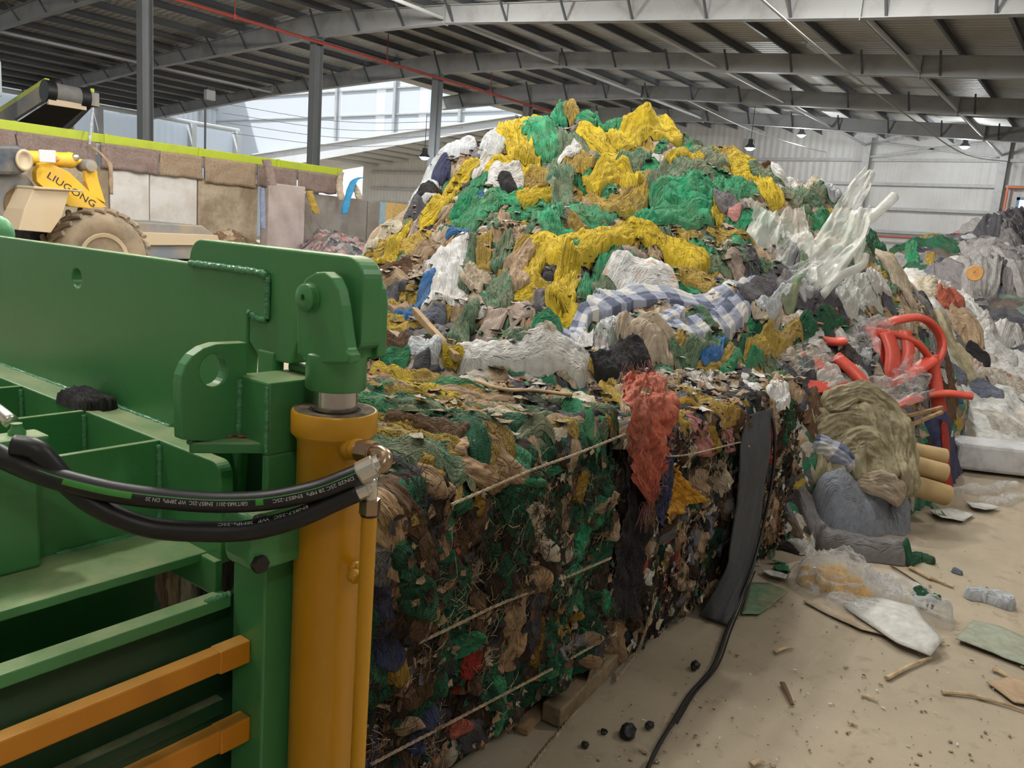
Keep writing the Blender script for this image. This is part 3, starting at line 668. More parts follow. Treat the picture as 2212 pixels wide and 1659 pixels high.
# valve block where the hoses start
m = MB(); m.box((.48, 1.46, 1.003), (.60, 1.495, 1.235)); m.box((.44, 1.44, 1.235), (.612, 1.497, 1.25)); m.mk('valve_block', green_l, BP, smooth=False, bevel=.006)
m = MB(); q = at(36, 920, Y=1.47); m.lathe((q[0], q[1], 1.25), (0, 0, 1), [(.014, 0), (.014, .006), (.009, .012), (.009, .02)], 16); m.mk('bolt', green_l, BP, angle=40)
m = MB(); m.tube(spline(dq([(-60, 850, 1.45), (-10, 885, 1.44), (25, 912, 1.43)]), 12), .013, 12); m.mk('pipe_stub', silver, BP)
# side channel: shelf, lower flange, web, end stiffener
m = MB(); m.box((-.9, 1.331, .985), (.855, 1.56, 1.003)); m.mk('side_shelf', green, BP, smooth=False, bevel=.003)
m = MB(); m.box((-.9, 1.254, .914), (.85, 1.292, .938)); m.mk('side_flange', green, BP, smooth=False, bevel=.003)
m = MB(); m.box((-.9, 1.53, .80), (.85, 1.54, .99)); m.mk('side_web', green_l, BP, smooth=False)
m = MB(); m.box((.833, 1.285, .93), (.851, 1.50, 1.0)); m.mk('end_stiffener', green, BP, smooth=False, bevel=.003)
bead([(.846, 1.302, .995), (.848, 1.30, .97), (.848, 1.30, .94)], .006, seed=31); bead([(.80, 1.258, .939), (.85, 1.258, .94)], .006, seed=32)
# side wall with dark slots and yellow bars
shade_green = machine_paint('green_wall_shaded', (40, 80, 52), rust=False)  # darker copy of the press green, with the wall's shade in its colour
m = MB(); m.box((.95, 1.25, .98), (.965, 1.45, 1.24)); m.mk('shade_plate', shade_green, BP, smooth=False)  # added dark plate that gives the slot beside the post its shade
m = MB(); m.box((-.9, 1.30, .03), (.99, 1.315, .915)); m.mk('chamber_wall', shade_green, BP, smooth=False)
for z in (.70, .80):
    m = MB(); m.box((-.9, 1.275, z-.02), (.85, 1.30, z+.012)); m.mk('wall_rib', shade_green, BP, smooth=False, bevel=.002)
def ybar(pt, pb):
    a_, b_ = at(*pt, X=.85), at(*pb, X=.85); y = a_[1]; z1, z0 = a_[2], b_[2]
    m = MB(); m.box((-.9, y, z0), (.80, y+.03, z1)); m.box((.785, y-.004, z0-.002), (.85, y+.03, z1+.002)); lab(m.mk('guard_bar', yel_bar, BP, smooth=False, bevel=.004), 'yellow guard bar')
ybar((540, 1383), (540, 1428)); ybar((540, 1548), (540, 1596))
m = MB(); m.box((-.9, 1.32, 0), (.99, 1.36, .06)); m.box((.86, 1.16, 0), (1.01, 1.30, .05)); m.mk('base_rail', shade_green, BP, smooth=False)
m = MB(); m.box((ax-.07, ay-.07, 0), (ax+.07, ay+.07, .02)); m.lathe((ax, ay, .02), (0, 0, 1), [(.07, 0), (.07, .1)], 24); m.mk('cylinder_foot', shade_green, BP, smooth=False)
# clamp that holds the barrel to the post
cp = P3([(556, 1241), (545, 1232), (540, 1215), (540, 1140), (546, 1122), (560, 1111), (612, 1096), (655, 1085), (655, 1205), (572, 1232)], Y=1.098)
m = MB(); m.prism(cp, (0, .075, 0)); m.mk('barrel_clamp', green, BP, smooth=False, bevel=.005)
for (x, y) in ((558, 1217), (558, 1128)):
    q = at(x, y, Y=1.098); m = MB(); m.cyl(q+(0, .002, 0), q+(0, -.012, 0), .0165, n=6); lab(m.mk('clamp_bolt', black_iron, BP, smooth=False, bevel=.002), 'black hexagonal bolt')
# green dome at the far left behind the gate
q = at(-6, 505, D=2.35); m = MB(); m.ball(q, .045, 20, (1, 1, 1.2)); m.cyl((q[0], q[1], q[2]-.3), q, .04); m.mk('rounded_cap', paint('pale_green', (120, 196, 140), .4), BP)
# ================================================================== CLOTH LYING ON UNEVEN GROUND
class Surf:
    # a height field over a frame (O, U, V, N); pieces laid on it raise it, so later ones rest on top
    def __init__(s, O, U, V, Nn, u0, u1, v0, v1, res, hf):
        s.O, s.U, s.V, s.N = (np.asarray(q, float) for q in (O, U, V, Nn)); s.u0, s.v0, s.res = u0, v0, res
        s.nu, s.nv = int((u1-u0)/res)+1, int((v1-v0)/res)+1
        s.gu, s.gv = u0+res*np.arange(s.nu), v0+res*np.arange(s.nv)
        A, B = np.meshgrid(s.gu, s.gv, indexing='ij'); s.h = hf(A, B); s.h0 = s.h.copy(); s._b = {}
    def samp(s, g, u, v):
        a = np.clip((u-s.u0)/s.res, 0, s.nu-1.001); b = np.clip((v-s.v0)/s.res, 0, s.nv-1.001)
        i, j = a.astype(int), b.astype(int); a, b = a-i, b-j
        return (g[i, j]*(1-a)+g[i+1, j]*a)*(1-b)+(g[i, j+1]*(1-a)+g[i+1, j+1]*a)*b
    def H(s, u, v): return s.samp(s.h, np.asarray(u, float), np.asarray(v, float))
    def blur(s, r):
        k = max(1, int(r/s.res)); g = s.h
        if (k,) in s._b: return s._b[(k,)]
        for ax_ in (0, 1):
            p = np.concatenate([np.repeat(np.take(g, [0], ax_), k, ax_), g, np.repeat(np.take(g, [-1], ax_), k, ax_)], ax_)
            c = np.cumsum(p, ax_); c = np.concatenate([np.zeros_like(np.take(c, [0], ax_)), c], ax_)
            n = g.shape[ax_]
            g = (np.take(c, range(2*k+1, 2*k+1+n), ax_)-np.take(c, range(0, n), ax_))/(2*k+1)
        s._b[(k,)] = g; return g
    def P(s, u, v, h): return s.O+np.asarray(u)[..., None]*s.U+np.asarray(v)[..., None]*s.V+np.asarray(h)[..., None]*s.N
    def hit(s, px, py, base=False):
        d = ray(px, py); o = CO-s.O; t = np.linspace(.7, 30, 3000)
        u = o@s.U+t*(d@s.U); v = o@s.V+t*(d@s.V); n = o@s.N+t*(d@s.N)
        ok = (u > s.gu[0]) & (u < s.gu[-1]) & (v > s.gv[0]) & (v < s.gv[-1])
        c = np.where(ok, n-s.samp(s.h0 if base else s.h, u, v), 9)
        w = np.where(c <= 0)[0]
        i = w[0] if len(w) else int(np.argmin(c))
        return np.array([u[i], v[i]]), t[i]
    def splat(s, u, v, h):
        i = np.clip(np.round((u-s.u0)/s.res).astype(int), 0, s.nu-1).ravel(); j = np.clip(np.round((v-s.v0)/s.res).astype(int), 0, s.nv-1).ravel()
        np.maximum.at(s.h, (i, j), h.ravel()); s._b = {}
SEED = [100]
def cloth(S, path, w, mat, name, parent=None, nf=6, amp=.15, dome=.14, tf=1.2, lift=.006, ds=None, m=None, end=.5, rag=.15, crumple=.006, sm=.5, uv=False, tail=1., lim=.35, build=True, seed=None, tuck=.006, drift=.5, endw=.25, ep=7, cap=None, thick=0, lab_=None, flatten=0, over=None):
    SEED[0] += 1; sd = seed if seed is not None else SEED[0]
    if uv: pts = [np.asarray(p, float) for p in path]
    else:
        q = [S.hit(*p) for p in path]; pts = [a for a, _ in q]; w = w*np.mean([b for _, b in q])/F
    pts = np.array(pts)
    L = np.linalg.norm(np.diff(pts, axis=0), axis=1).sum()+1e-6
    ds = ds or max(.0045, min(.025, w/24)); n = int(np.clip(L/ds/1.6, 10, 150)); m = m or int(np.clip(w/ds, 9, 56))
    C = spline(pts, n); T = np.gradient(C, axis=0); T /= np.linalg.norm(T, axis=1)[:, None]+1e-9; Sd = np.stack([-T[:, 1], T[:, 0]], 1)
    t = np.linspace(0, 1, n); l = t*L; s = np.linspace(-1, 1, m)
    T2, S2 = np.meshgrid(t, s, indexing='ij'); L2 = T2*L
    ed = np.clip(np.minimum(t, 1-t)*L/(w*end+1e-6), 0, 1); ed = endw+(1-endw)*np.sqrt(1-(1-ed)**2)
    wt = w/2*(1+.25*noise(l*2.2/max(w, .05)*.6, sd*1.7))*ed*(1+(tail-1)*t)
    rg = rag*noise(L2/max(w, .04)*3.1, np.sign(S2)*3, sd*.77)*np.abs(S2)**3
    W2 = wt[:, None]*(S2*(1+rg)+.1*noise(S2*1.5, L2/max(w, .05)*1.3, sd))
    U = C[:, 0][:, None]+Sd[:, 0][:, None]*W2; Vv = C[:, 1][:, None]+Sd[:, 1][:, None]*W2
    raw = S.H(U, Vv); bs = S.samp(S.blur(max(S.res, w*.5*sm)), U, Vv)
    h0 = S.samp(S.h0, U, Vv)
    bs = np.minimum(np.maximum(bs, raw*.5+bs*.5), h0+lim); raw = np.minimum(raw, h0+lim)
    if over is not None: bs = S.samp(S.blur(over), U, Vv)+.02; raw = np.minimum(raw, bs+.03)
    if flatten: bs = bs*(1-flatten)+flatten*bs.mean()
    x = S2*nf*.55+drift*noise(L2/max(w, .05)*.8, sd*2.3, S2*.7)*2
    fo = billow(x, L2/max(w, .05)*tf*.5, sd*.31, sd % 97, 4, .55)
    fo2 = noise(S2*2.3, L2/max(w, .05)*1.4, sd*.5)
    te = np.clip(np.minimum(T2, 1-T2)*L/(w*.35+1e-6), 0, 1); te = np.sqrt(1-(1-te)**2)
    e = np.sqrt(np.clip(1-np.abs(S2)**ep, 0, 1))*te
    hh = lift+e*(dome*w*.5*(np.sqrt(np.clip(1-S2**2, 0, 1))*.7+.3)+amp*w*(fo-.28)*1.3+amp*w*.5*fo2)+crumple*(noise(U*22, Vv*22, sd)+.6*noise(U*55, Vv*55, sd))
    k = np.clip(e*1.6, 0, 1)
    h = (raw-tuck)*(1-k)+(np.maximum(bs, raw-.09)+hh)*k
    if cap is not None: h = np.minimum(h, cap)
    V = S.P(U, Vv, h).reshape(-1, 3)
    Fc = [(i*m+j, (i+1)*m+j, (i+1)*m+j+1, i*m+j+1) for i in range(n-1) for j in range(m-1)]
    if (np.cross(S.U, S.V)@S.N) < 0: Fc = [f[::-1] for f in Fc]
    S.splat(U, Vv, h)
    if not build: return V, Fc
    o = mk(name, V, Fc, mat, parent, uv=np.stack([(S2*wt[:, None]).ravel()*(.1/w)**.6+sd, L2.ravel()*(.1/w)**.6+sd*.37], 1))
    if thick: sf = o.modifiers.new('thickness', 'SOLIDIFY'); sf.thickness = thick; sf.offset = 0
    if lab_: o['label'] = lab_
    return o
# ------------------------------------------------------------------ fabrics
GREEN = fabric('net_green', (36, 160, 112), (150, 140, 112), .3, scale=4, ribs=50, crease=1.9)
GREEN2 = fabric('net_green_dusty', (84, 138, 108), (160, 146, 120), .5, scale=5, ribs=50, crease=1.9)
GREEN3 = fabric('net_green_dark', (28, 104, 74), (84, 84, 62), .35, scale=5, ribs=50, crease=1.9)
YELLOW = fabric('net_yellow', (226, 196, 44), (178, 150, 92), .3, scale=4, ribs=50, crease=1.9)
YELLOW2 = fabric('net_yellow_dusty', (198, 168, 62), (176, 148, 104), .5, scale=5, ribs=50, crease=1.9)
OCHRE = fabric('cloth_ochre', (176, 138, 40), (110, 84, 48), .4)
TAN = fabric('cloth_tan', (192, 166, 136), (140, 116, 90), .4)
PRINT = fabric('sack_printed', (226, 227, 228), (196, 178, 156), .3, rough=.6, print_=(222, 150, 84))
PRINTR = fabric('sack_printed_red', (210, 202, 190), (170, 154, 134), .35, rough=.7, print_=(176, 70, 66))
BEIGE = fabric('cloth_beige', (206, 190, 168), (150, 130, 108), .4)
PINKB = fabric('felt_pinkish', (186, 168, 156), (150, 130, 116), .35)
WHITE = fabric('woven_white', (226, 226, 226), (196, 178, 156), .3, rough=.6)
WHITEB = fabric('woven_bluewhite', (206, 214, 222), (178, 164, 150), .3, rough=.55)
CREAM = fabric('cloth_cream', (222, 212, 190), (160, 140, 112), .35)
GREY = fabric('cloth_grey', (132, 130, 134), (120, 108, 98), .35)
GREYD = fabric('cloth_dark_grey', (84, 84, 92), (92, 84, 80), .35)
BLACK = fabric('cloth_black', (34, 34, 38), (62, 54, 48), .3)
BLUE = fabric('woven_blue', (44, 112, 176), (120, 120, 120), .3)
NAVY = fabric('cloth_navy', (52, 62, 104), (96, 90, 92), .35)
DENIM = fabric('cloth_slate_blue', (112, 122, 146), (130, 122, 112), .35)
BROWN = fabric('cloth_brown', (112, 84, 60), (70, 52, 38), .4)
DBROWN = fabric('soil_brown', (70, 53, 40), (48, 36, 28), .5, scale=9)
PAPER = fabric('paper_sack_brown', (186, 152, 116), (120, 94, 68), .35, rough=.75)
PINK = fabric('cloth_pink', (214, 150, 146), (150, 110, 100), .3)
CORAL = fabric('cloth_coral', (212, 112, 88), (150, 92, 78), .5)
RED = fabric('cloth_red', (190, 60, 52), (120, 70, 60), .3)
OLIVE = fabric('cloth_olive', (164, 154, 122), (134, 120, 96), .3, rough=.6, crease=.35)
DUVET = fabric('quilt_blue_grey', (146, 154, 170), (128, 120, 110), .3)
FILM = film('clear_film', (236, 238, 240), .14, .1, .6); FILMW = film('milky_film', (236, 238, 232), .5, .15, .85)
# ================================================================== THE BALES
YB = 1.312
def rnd(A, B, u0, u1, v0, v1, r=.07, sides='lrtb'):
    d = np.full_like(A, 9.)
    if 'l' in sides: d = np.minimum(d, A-u0)
    if 'r' in sides: d = np.minimum(d, u1-A)
    if 'b' in sides: d = np.minimum(d, B-v0)
    if 't' in sides: d = np.minimum(d, v1-B)
    d = np.clip(d, 0, r); return -(r-np.sqrt(np.clip(r*r-(r-d)**2, 0, None)))
class Bale:
    def __init__(s, x0, x1, y1, z1, seed, mat, root, zb=.02):
        s.x0, s.x1, s.z1, s.root = x0, x1, z1, root
        bump = lambda A, B, k: .055*(billow(A*9, B*3.2, seed, seed+k)-.4)+.02*fbm(A*3, B*3, seed, seed+k+9)
        s.front = Surf((0, YB, 0), (1, 0, 0), (0, 0, 1), (0, -1, 0), x0, x1, zb, z1, .012, lambda A, B: rnd(A, B, x0, x1, zb, z1, .075, 'lrtb')+bump(A, B, 0)-.012)
        s.top = Surf((0, 0, z1), (1, 0, 0), (0, 1, 0), (0, 0, 1), x0, x1, YB, y1, .014, lambda A, B: rnd(A, B, x0, x1, YB, y1, .075, 'lrtb')+.9*bump(A, B, 3)-.01)
        s.end = Surf((x1, 0, 0), (0, 1, 0), (0, 0, 1), (1, 0, 0), YB, y1, .02, z1, .03, lambda A, B: rnd(A, B, YB, y1, 0, z1, .075, 'lrt')+bump(A, B, 5)-.01)
        m = MB()
        for S in (s.front, s.top, s.end):
            A, B = np.meshgrid(S.gu, S.gv, indexing='ij'); V = S.P(A, B, S.h).reshape(-1, 3); nv = S.nv
            Fc = [(i*nv+j, (i+1)*nv+j, (i+1)*nv+j+1, i*nv+j+1) for i in range(S.nu-1) for j in range(nv-1)]
            if np.cross(S.U, S.V)@S.N < 0: Fc = [f[::-1] for f in Fc]
            m.add(V, Fc)
        m.box((x0+.03, YB+.1, .02), (x1-.03, y1-.02, z1-.1))
        s.core = mk('pressed_core', m.v, m.f, mat, root)
BMIX = [(0, (54, 42, 32)), (.2, (30, 84, 62)), (.36, (112, 88, 64)), (.5, (26, 26, 26)), (.6, (36, 116, 84)), (.74, (150, 126, 98)), (.84, (70, 60, 50)), (.92, (178, 166, 148))]
b1m = rubble('bale_scraps_green', BMIX, (16, 16, 6), .3)
BMIX2 = [(0, (52, 42, 33)), (.22, (128, 106, 80)), (.36, (28, 27, 26)), (.52, (92, 76, 58)), (.66, (176, 158, 132)), (.76, (44, 66, 54)), (.84, (206, 200, 190)), (.9, (60, 70, 90)), (.95, (170, 140, 40))]
b2m = rubble('bale_scraps_tan', BMIX2, (22, 22, 11), .3)
B1 = thing('waste_bale', (1.7, 1.87, 0), 'nearest tied bale of pressed waste, green netting on its right half, beside the yellow cylinder', 'bale')
B2 = thing('waste_bale', (3.5, 1.85, 0), 'second tied bale, tan and dark scraps, behind the hanging coral cloth', 'bale')
b1 = Bale(.99, 2.44, 2.42, 1.055, 11, b1m, B1, .13)
b2 = Bale(2.60, 4.5, 2.40, .985, 23, b2m, B2)
rs = random.Random(11)
def rstrips(S, n, u0, u1, v0, v1, wr, lr, ang, mats, name, parent, **k):
    for i in range(n):
        u, v = rs.uniform(u0, u1), rs.uniform(v0, v1); L = rs.uniform(*lr); a = ang+rs.gauss(0, .22)
        c, sn = math.cos(a), math.sin(a); bend = rs.uniform(-.18, .18)*L
        p = [(u-c*L/2, v-sn*L/2), (u-sn*bend, v+c*bend), (u+c*L/2, v+sn*L/2)]
        p = [(min(max(x, S.gu[0]+.01), S.gu[-1]-.01), min(max(y, S.gv[0]+.01), S.gv[-1]-.01)) for x, y in p]
        kk = dict(nf=rs.choice((3, 4, 5)), amp=.2, dome=.2, lim=.085, rag=.3, crumple=.004, end=.7, uv=True); kk.update(k)
        cloth(S, p, rs.uniform(*wr), rs.choice(mats), name, parent, **kk)
# --- bale 1, front face: dark earth and paper on the left, netting on the right
rstrips(b1.front, 70, 1.22, 1.80, .2, .98, (.03, .1), (.12, .4), 1.5, [DBROWN, BROWN, DBROWN, GREEN3, PAPER, DBROWN, BLACK, GREEN3, DBROWN, NAVY, BROWN], 'fabric_fold', B1)
rstrips(b1.front, 90, 1.74, 2.40, .2, 1.0, (.03, .085), (.12, .46), 1.5, [GREEN3, GREEN3, GREEN3, GREEN, GREEN3, GREEN3, DBROWN], 'netting_fold', B1)
rstrips(b1.front, 34, 1.2, 2.40, .18, .95, (.02, .05), (.05, .16), .9, [TAN, BROWN, GREEN, OCHRE, PAPER, GREYD, DBROWN, GREEN3, GREEN3], 'scrap', B1, nf=3, dome=.3)
# top face: strands running across the bale
rstrips(b1.top, 95, 1.05, 2.40, 1.34, 2.38, (.025, .07), (.45, .95), 1.72, [GREEN2, GREEN3, GREEN, GREEN2, TAN, YELLOW2, GREEN2, GREEN, GREYD], 'netting_strand', B1, nf=3, dome=.25, lim=.05, amp=.14)
def pc(S, path, w, mat, name, par, **k):
    kk = dict(lim=.1, crumple=.004); kk.update(k); return cloth(S, path, w, mat, name, par, **kk)
pc(b1.top, [(800, 800), (870, 815), (930, 840), (990, 862)], 34, YELLOW, 'yellow_net_strand', B1, nf=4, lab_='bright yellow net strand')
pc(b1.top, [(830, 836), (900, 850), (970, 868), (1040, 880)], 16, YELLOW2, 'yellow_net_strand', B1, nf=3)
pc(b1.top, [(1000, 868), (1080, 888), (1160, 905), (1225, 930)], 16, CREAM, 'foam_strip', B1, nf=2, amp=.06, lab_='long pale foam strip')
pc(b1.top, [(850, 870), (950, 885), (1050, 905), (1150, 930), (1200, 945)], 30, GREEN2, 'netting_strand', B1, nf=4)
pc(b1.top, [(830, 905), (930, 920), (1010, 930)], 26, BROWN, 'rust_shreds', B1, nf=6, amp=.3, rag=.6)
# dark pocket with black cloth between folded green netting near the right end
pc(b1.top, [(1105, 850), (1170, 870), (1230, 890), (1290, 900)], 34, BLACK, 'black_cloth', B1, nf=3, lab_='crumpled black cloth')
pc(b1.top, [(1150, 815), (1220, 825), (1290, 850), (1335, 895)], 34, GREEN2, 'netting_fold', B1, nf=3, dome=.5)
pc(b1.top, [(1215, 870), (1250, 880), (1275, 900), (1262, 915)], 22, GREEN, 'netting_fold', B1, nf=2, dome=.7)
pc(b1.front, [(850, 985), (900, 970), (960, 985), (985, 1010)], 34, OCHRE, 'ochre_cloth', B1, nf=3, dome=.5, lab_='mustard coloured cloth roll')
pc(b1.front, [(985, 985), (1020, 960), (1060, 975), (1085, 1040)], 60, PAPER, 'paper_sack', B1, nf=4, amp=.22, tf=3, lab_='crushed brown paper sack')
pc(b1.front, [(1000, 1010), (1045, 1030), (1075, 1055)], 55, PAPER, 'paper_sack', B1, nf=3, amp=.2, tf=3)
pc(b1.front, [(890, 1010), (930, 1030), (945, 1080)], 45, PAPER, 'paper_sack', B1, nf=4, amp=.25, tf=3)
pc(b1.front, [(1145, 1085), (1158, 1130), (1175, 1180), (1190, 1215)], 40, CREAM, 'shoe_insole', B1, nf=1, amp=.02, dome=.6, end=1.2, rag=0, lab_='pale foam insole shape')
pc(b1.front, [(1232, 940), (1228, 1000), (1222, 1080), (1212, 1150)], 22, TAN, 'tan_strip', B1, nf=2, lab_='tan cloth strip hanging down')
pc(b1.front, [(1222, 1150), (1216, 1200), (1208, 1260)], 28, CREAM, 'sole_board', B1, nf=6, amp=.05, rag=.05, lab_='pale ribbed strip')
pc(b1.front, [(1150, 1215), (1130, 1270), (1105, 1330), (1090, 1400), (1085, 1450)], 55, PAPER, 'paper_sack', B1, nf=3, amp=.16, dome=.4, lab_='long twisted brown paper')
pc(b1.front, [(1165, 1280), (1150, 1350), (1140, 1430), (1128, 1460)], 24, GREYD, 'rubber_strip', B1, nf=1, amp=.03, dome=.3, rag=.05, lab_='flat grey rubber strip')
pc(b1.front, [(1172, 1330), (1160, 1410), (1145, 1470)], 18, OCHRE, 'ochre_cloth', B1, nf=2)
pc(b1.front, [(815, 1210), (820, 1300), (835, 1400), (830, 1450)], 40, NAVY, 'blue_cloth', B1, nf=4, lab_='slate blue cloth')
pc(b1.front, [(820, 1180), (828, 1230), (822, 1270)], 34, GREY, 'grey_cloth', B1, nf=4)
pc(b1.front, [(860, 1180), (880, 1250), (905, 1290), (880, 1330)], 60, GREEN3, 'netting_fold', B1, nf=3, dome=.5)
pc(b1.front, [(985, 1500), (1010, 1450), (1040, 1400)], 18, RED, 'red_ribbon', B1, nf=2, lab_='pinkish red ribbon')
pc(b1.front, [(1010, 1560), (1030, 1620)], 60, GREYD, 'grey_bag', B1, nf=2, dome=.4, lab_='dark grey bag at the foot')
pc(b1.front, [(960, 1590), (985, 1560), (1000, 1550)], 26, CORAL, 'coral_scrap', B1, nf=2)
pc(b1.front, [(1215, 1420), (1235, 1390), (1250, 1370)], 30, GREY, 'silvery_film', B1, nf=4, amp=.3)
pc(b1.front, [(1130, 1040), (1170, 1020), (1210, 1010)], 20, GREEN, 'netting_fold', B1, nf=2, dome=.7)
# ropes round bale 1
rope_m = paint('twine', (176, 158, 134), .9, (110, 92, 70), .5, 60)
def rope(pts, r, par, name='tie_rope', twist=90, k=3):
    S_ = spline(pts, 160); L = np.linalg.norm(np.diff(S_, axis=0), axis=1).sum(); m = MB()
    T = np.gradient(S_, axis=0); T /= np.linalg.norm(T, axis=1)[:, None]
    a = np.cross(T, (0, 0, 1.)); a /= np.linalg.norm(a, axis=1)[:, None]+1e-9; b = np.cross(a, T)
    th = np.linspace(0, L*twist*2, 160*1)
    S_f = spline(S_, 420); T = np.gradient(S_f, axis=0); T /= np.linalg.norm(T, axis=1)[:, None]
    a = np.cross(T, (.1, .2, 1.)); a /= np.linalg.norm(a, axis=1)[:, None]+1e-9; b = np.cross(a, T); th = np.linspace(0, L*twist, 420)
    for i in range(k):
        f = th+2*math.pi*i/k; m.tube(S_f+r*.55*(np.cos(f)[:, None]*a+np.sin(f)[:, None]*b), r*.55, 6)
    return m.mk(name, rope_m, par)
for a_, mid, c_ in (((975, 1090), (1150, 1015), (1350, 938)), ((870, 1405), (1080, 1305), (1320, 1205)), ((800, 1652), (1050, 1520), (1330, 1368))):
    rope([at(*q, Y=YB-.072+.01*(i == 1)) for i, q in enumerate((a_, ((a_[0]+mid[0])/2, (a_[1]+mid[1])/2), mid, ((c_[0]+mid[0])/2, (c_[1]+mid[1])/2+2), c_))], .0042, B1)
# --- bale 2
rstrips(b2.front, 95, 2.66, 4.45, .08, .93, (.03, .1), (.08, .34), 1.5, [DBROWN, BROWN, TAN, BLACK, DBROWN, PAPER, GREYD, BROWN, BROWN, GREEN3], 'fabric_fold', B2)
rstrips(b2.front, 95, 2.66, 4.45, .05, .9, (.018, .05), (.03, .12), 1.2, [WHITE, CREAM, TAN, BLACK, GREEN3, YELLOW2, DBROWN, RED, DENIM, GREY, BROWN, DBROWN, TAN], 'scrap', B2, nf=3, dome=.3)
rstrips(b2.top, 70, 2.66, 4.45, 1.34, 2.36, (.04, .12), (.12, .45), .5, [CREAM, TAN, GREYD, YELLOW2, WHITE, BLACK, BEIGE, TAN], 'fabric_fold', B2, nf=4)
pc(b2.top, [(1445, 850), (1520, 868), (1570, 880), (1600, 905)], 34, YELLOW2, 'yellow_cloth', B2, nf=3, lab_='mustard yellow cloth')
pc(b2.top, [(1450, 880), (1540, 890), (1590, 912)], 24, OCHRE, 'yellow_cloth', B2, nf=3)
pc(b2.front, [(1480, 900), (1500, 925), (1520, 960), (1505, 985)], 45, PINK, 'pink_cloth', B2, nf=3, amp=.2, lab_='shiny pink cloth')
pc(b2.front, [(1560, 920), (1575, 950), (1570, 980)], 45, PINK, 'pink_cloth', B2, nf=5, amp=.25)
pc(b2.front, [(1530, 920), (1545, 950), (1545, 980)], 28, OCHRE, 'yellow_cloth', B2, nf=3)
pc(b2.front, [(1505, 1010), (1520, 1050), (1530, 1090)], 45, TAN, 'tan_cloth', B2, nf=3)
pc(b2.front, [(1560, 990), (1555, 1030), (1560, 1065)], 45, BEIGE, 'beige_cloth', B2, nf=4, lab_='beige bundle')
pc(b2.front, [(1640, 870), (1660, 930), (1668, 1000)], 20, RED, 'red_cloth', B2, nf=3, lab_='red patterned cloth edge')
pc(b2.front, [(1690, 860), (1700, 910), (1695, 960)], 40, GREEN3, 'green_cloth', B2, nf=3, lab_='dark green cloth')
rope([at(1360, 935, Y=YB-.04), at(1450, 985, Y=YB-.07), at(1600, 955, Y=YB-.06)], .0035, B2)
rope([at(1418, 1290, Y=YB-.05), at(1398, 1350, Y=YB-.05), at(1375, 1410, Y=YB-.03), at(1330, 1470, Z=.01)], .006, B2)

# loose fibres and little flakes clinging to the pressed faces: uncountable
def fibres(S, n, u0, u1, v0, v1, mats, name, par, L=(.02, .07), r=.0009, clump=18):
    m = MB(); mi = []; rr = random.Random(n)
    for c in range(n//clump):
        cu, cv = rr.uniform(u0, u1), rr.uniform(v0, v1); k = rr.randrange(len(mats)); sp_ = rr.uniform(.008, .035)
        for _ in range(clump):
            u, v = cu+rr.gauss(0, sp_), cv+rr.gauss(0, sp_*1.4); h = float(S.H(u, v)); l = rr.uniform(*L); a = rr.uniform(0, 6.3); b = len(m.f)
            q = [S.P(np.array(u+math.cos(a)*l*t+rr.gauss(0, .006)), np.array(v+math.sin(a)*l*t+rr.gauss(0, .006)), np.array(h+.002+.012*rr.random()*math.sin(math.pi*t))) for t in (0, .35, .7, 1)]
            m.tube(q, r*rr.uniform(.7, 1.6), 3, False); mi += [k]*(len(m.f)-b)
    o = mk(name, m.v, m.f, None, par, mats=mats, midx=mi); o['kind'] = 'stuff'; return o
def flakes(S, n, uvf, mats, wts, name, par=None, size=(.008, .025), lift=.004, steep=.8):
    V = []; Fc = []; mi = []; rr = random.Random(n+7); ks = rr.choices(range(len(mats)), wts, k=n)
    for i in range(n):
        u, v = uvf(rr); h = float(S.H(u, v)); a = rr.uniform(0, 6.3); s1 = rr.uniform(*size); s2 = s1*rr.uniform(.3, .9); e1, e2, cv = rr.gauss(0, steep), rr.gauss(0, steep), rr.uniform(-.5, .5); b = len(V); ca, sa = math.cos(a), math.sin(a)
        for x in (-1, 0, 1):
            for y in (-1, 0, 1):
                jx, jy = x*s1+rr.gauss(0, s1*.25), y*s2+rr.gauss(0, s2*.25)
                V.append(S.P(np.array(u+ca*jx-sa*jy), np.array(v+sa*jx+ca*jy), np.array(h+lift+abs(jx*e1*.5)+abs(jy*e2*.5)+cv*s1*(1-x*x)*(1-y*y)+rr.gauss(0, s1*.12))))
        Fc += [(b+p*3+q, b+p*3+3+q, b+p*3+4+q, b+p*3+1+q) for p in (0, 1) for q in (0, 1)]; mi += [ks[i]]*4
    if np.cross(S.U, S.V)@S.N < 0: Fc = [f[::-1] for f in Fc]
    V = np.array(V); o = mk(name, V, Fc, None, par, mats=mats, midx=mi, uv=V[:, :2]*1.5, smooth=True); o['kind'] = 'stuff'; return o
fibres(b1.front, 2200, 1.22, 2.4, .2, 1.0, [DBROWN, BROWN, TAN, DBROWN], 'loose_fibres', B1)
fibres(b2.front, 1500, 2.66, 4.4, .06, .92, [DBROWN, BROWN, BEIGE, BLACK], 'loose_fibres', B2)
FMX = [DBROWN, BROWN, TAN, BLACK, CREAM, WHITE, PAPER, GREEN3, YELLOW2, GREYD, CORAL, DENIM]
flakes(b1.front, 520, lambda r: (r.uniform(1.22, 2.4), r.uniform(.18, 1.0)), FMX, [5, 5, 2, 3, .6, .3, 3, 3, .4, 1, .2, .3], 'small_shreds', B1, (.006, .02))
flakes(b1.top, 260, lambda r: (r.uniform(1.1, 2.4), r.uniform(1.35, 2.35)), FMX, [2, 3, 4, 1, 3, 1, 4, 4, 1.5, 1, .8, .5], 'small_shreds', B1, (.008, .024), steep=.35)
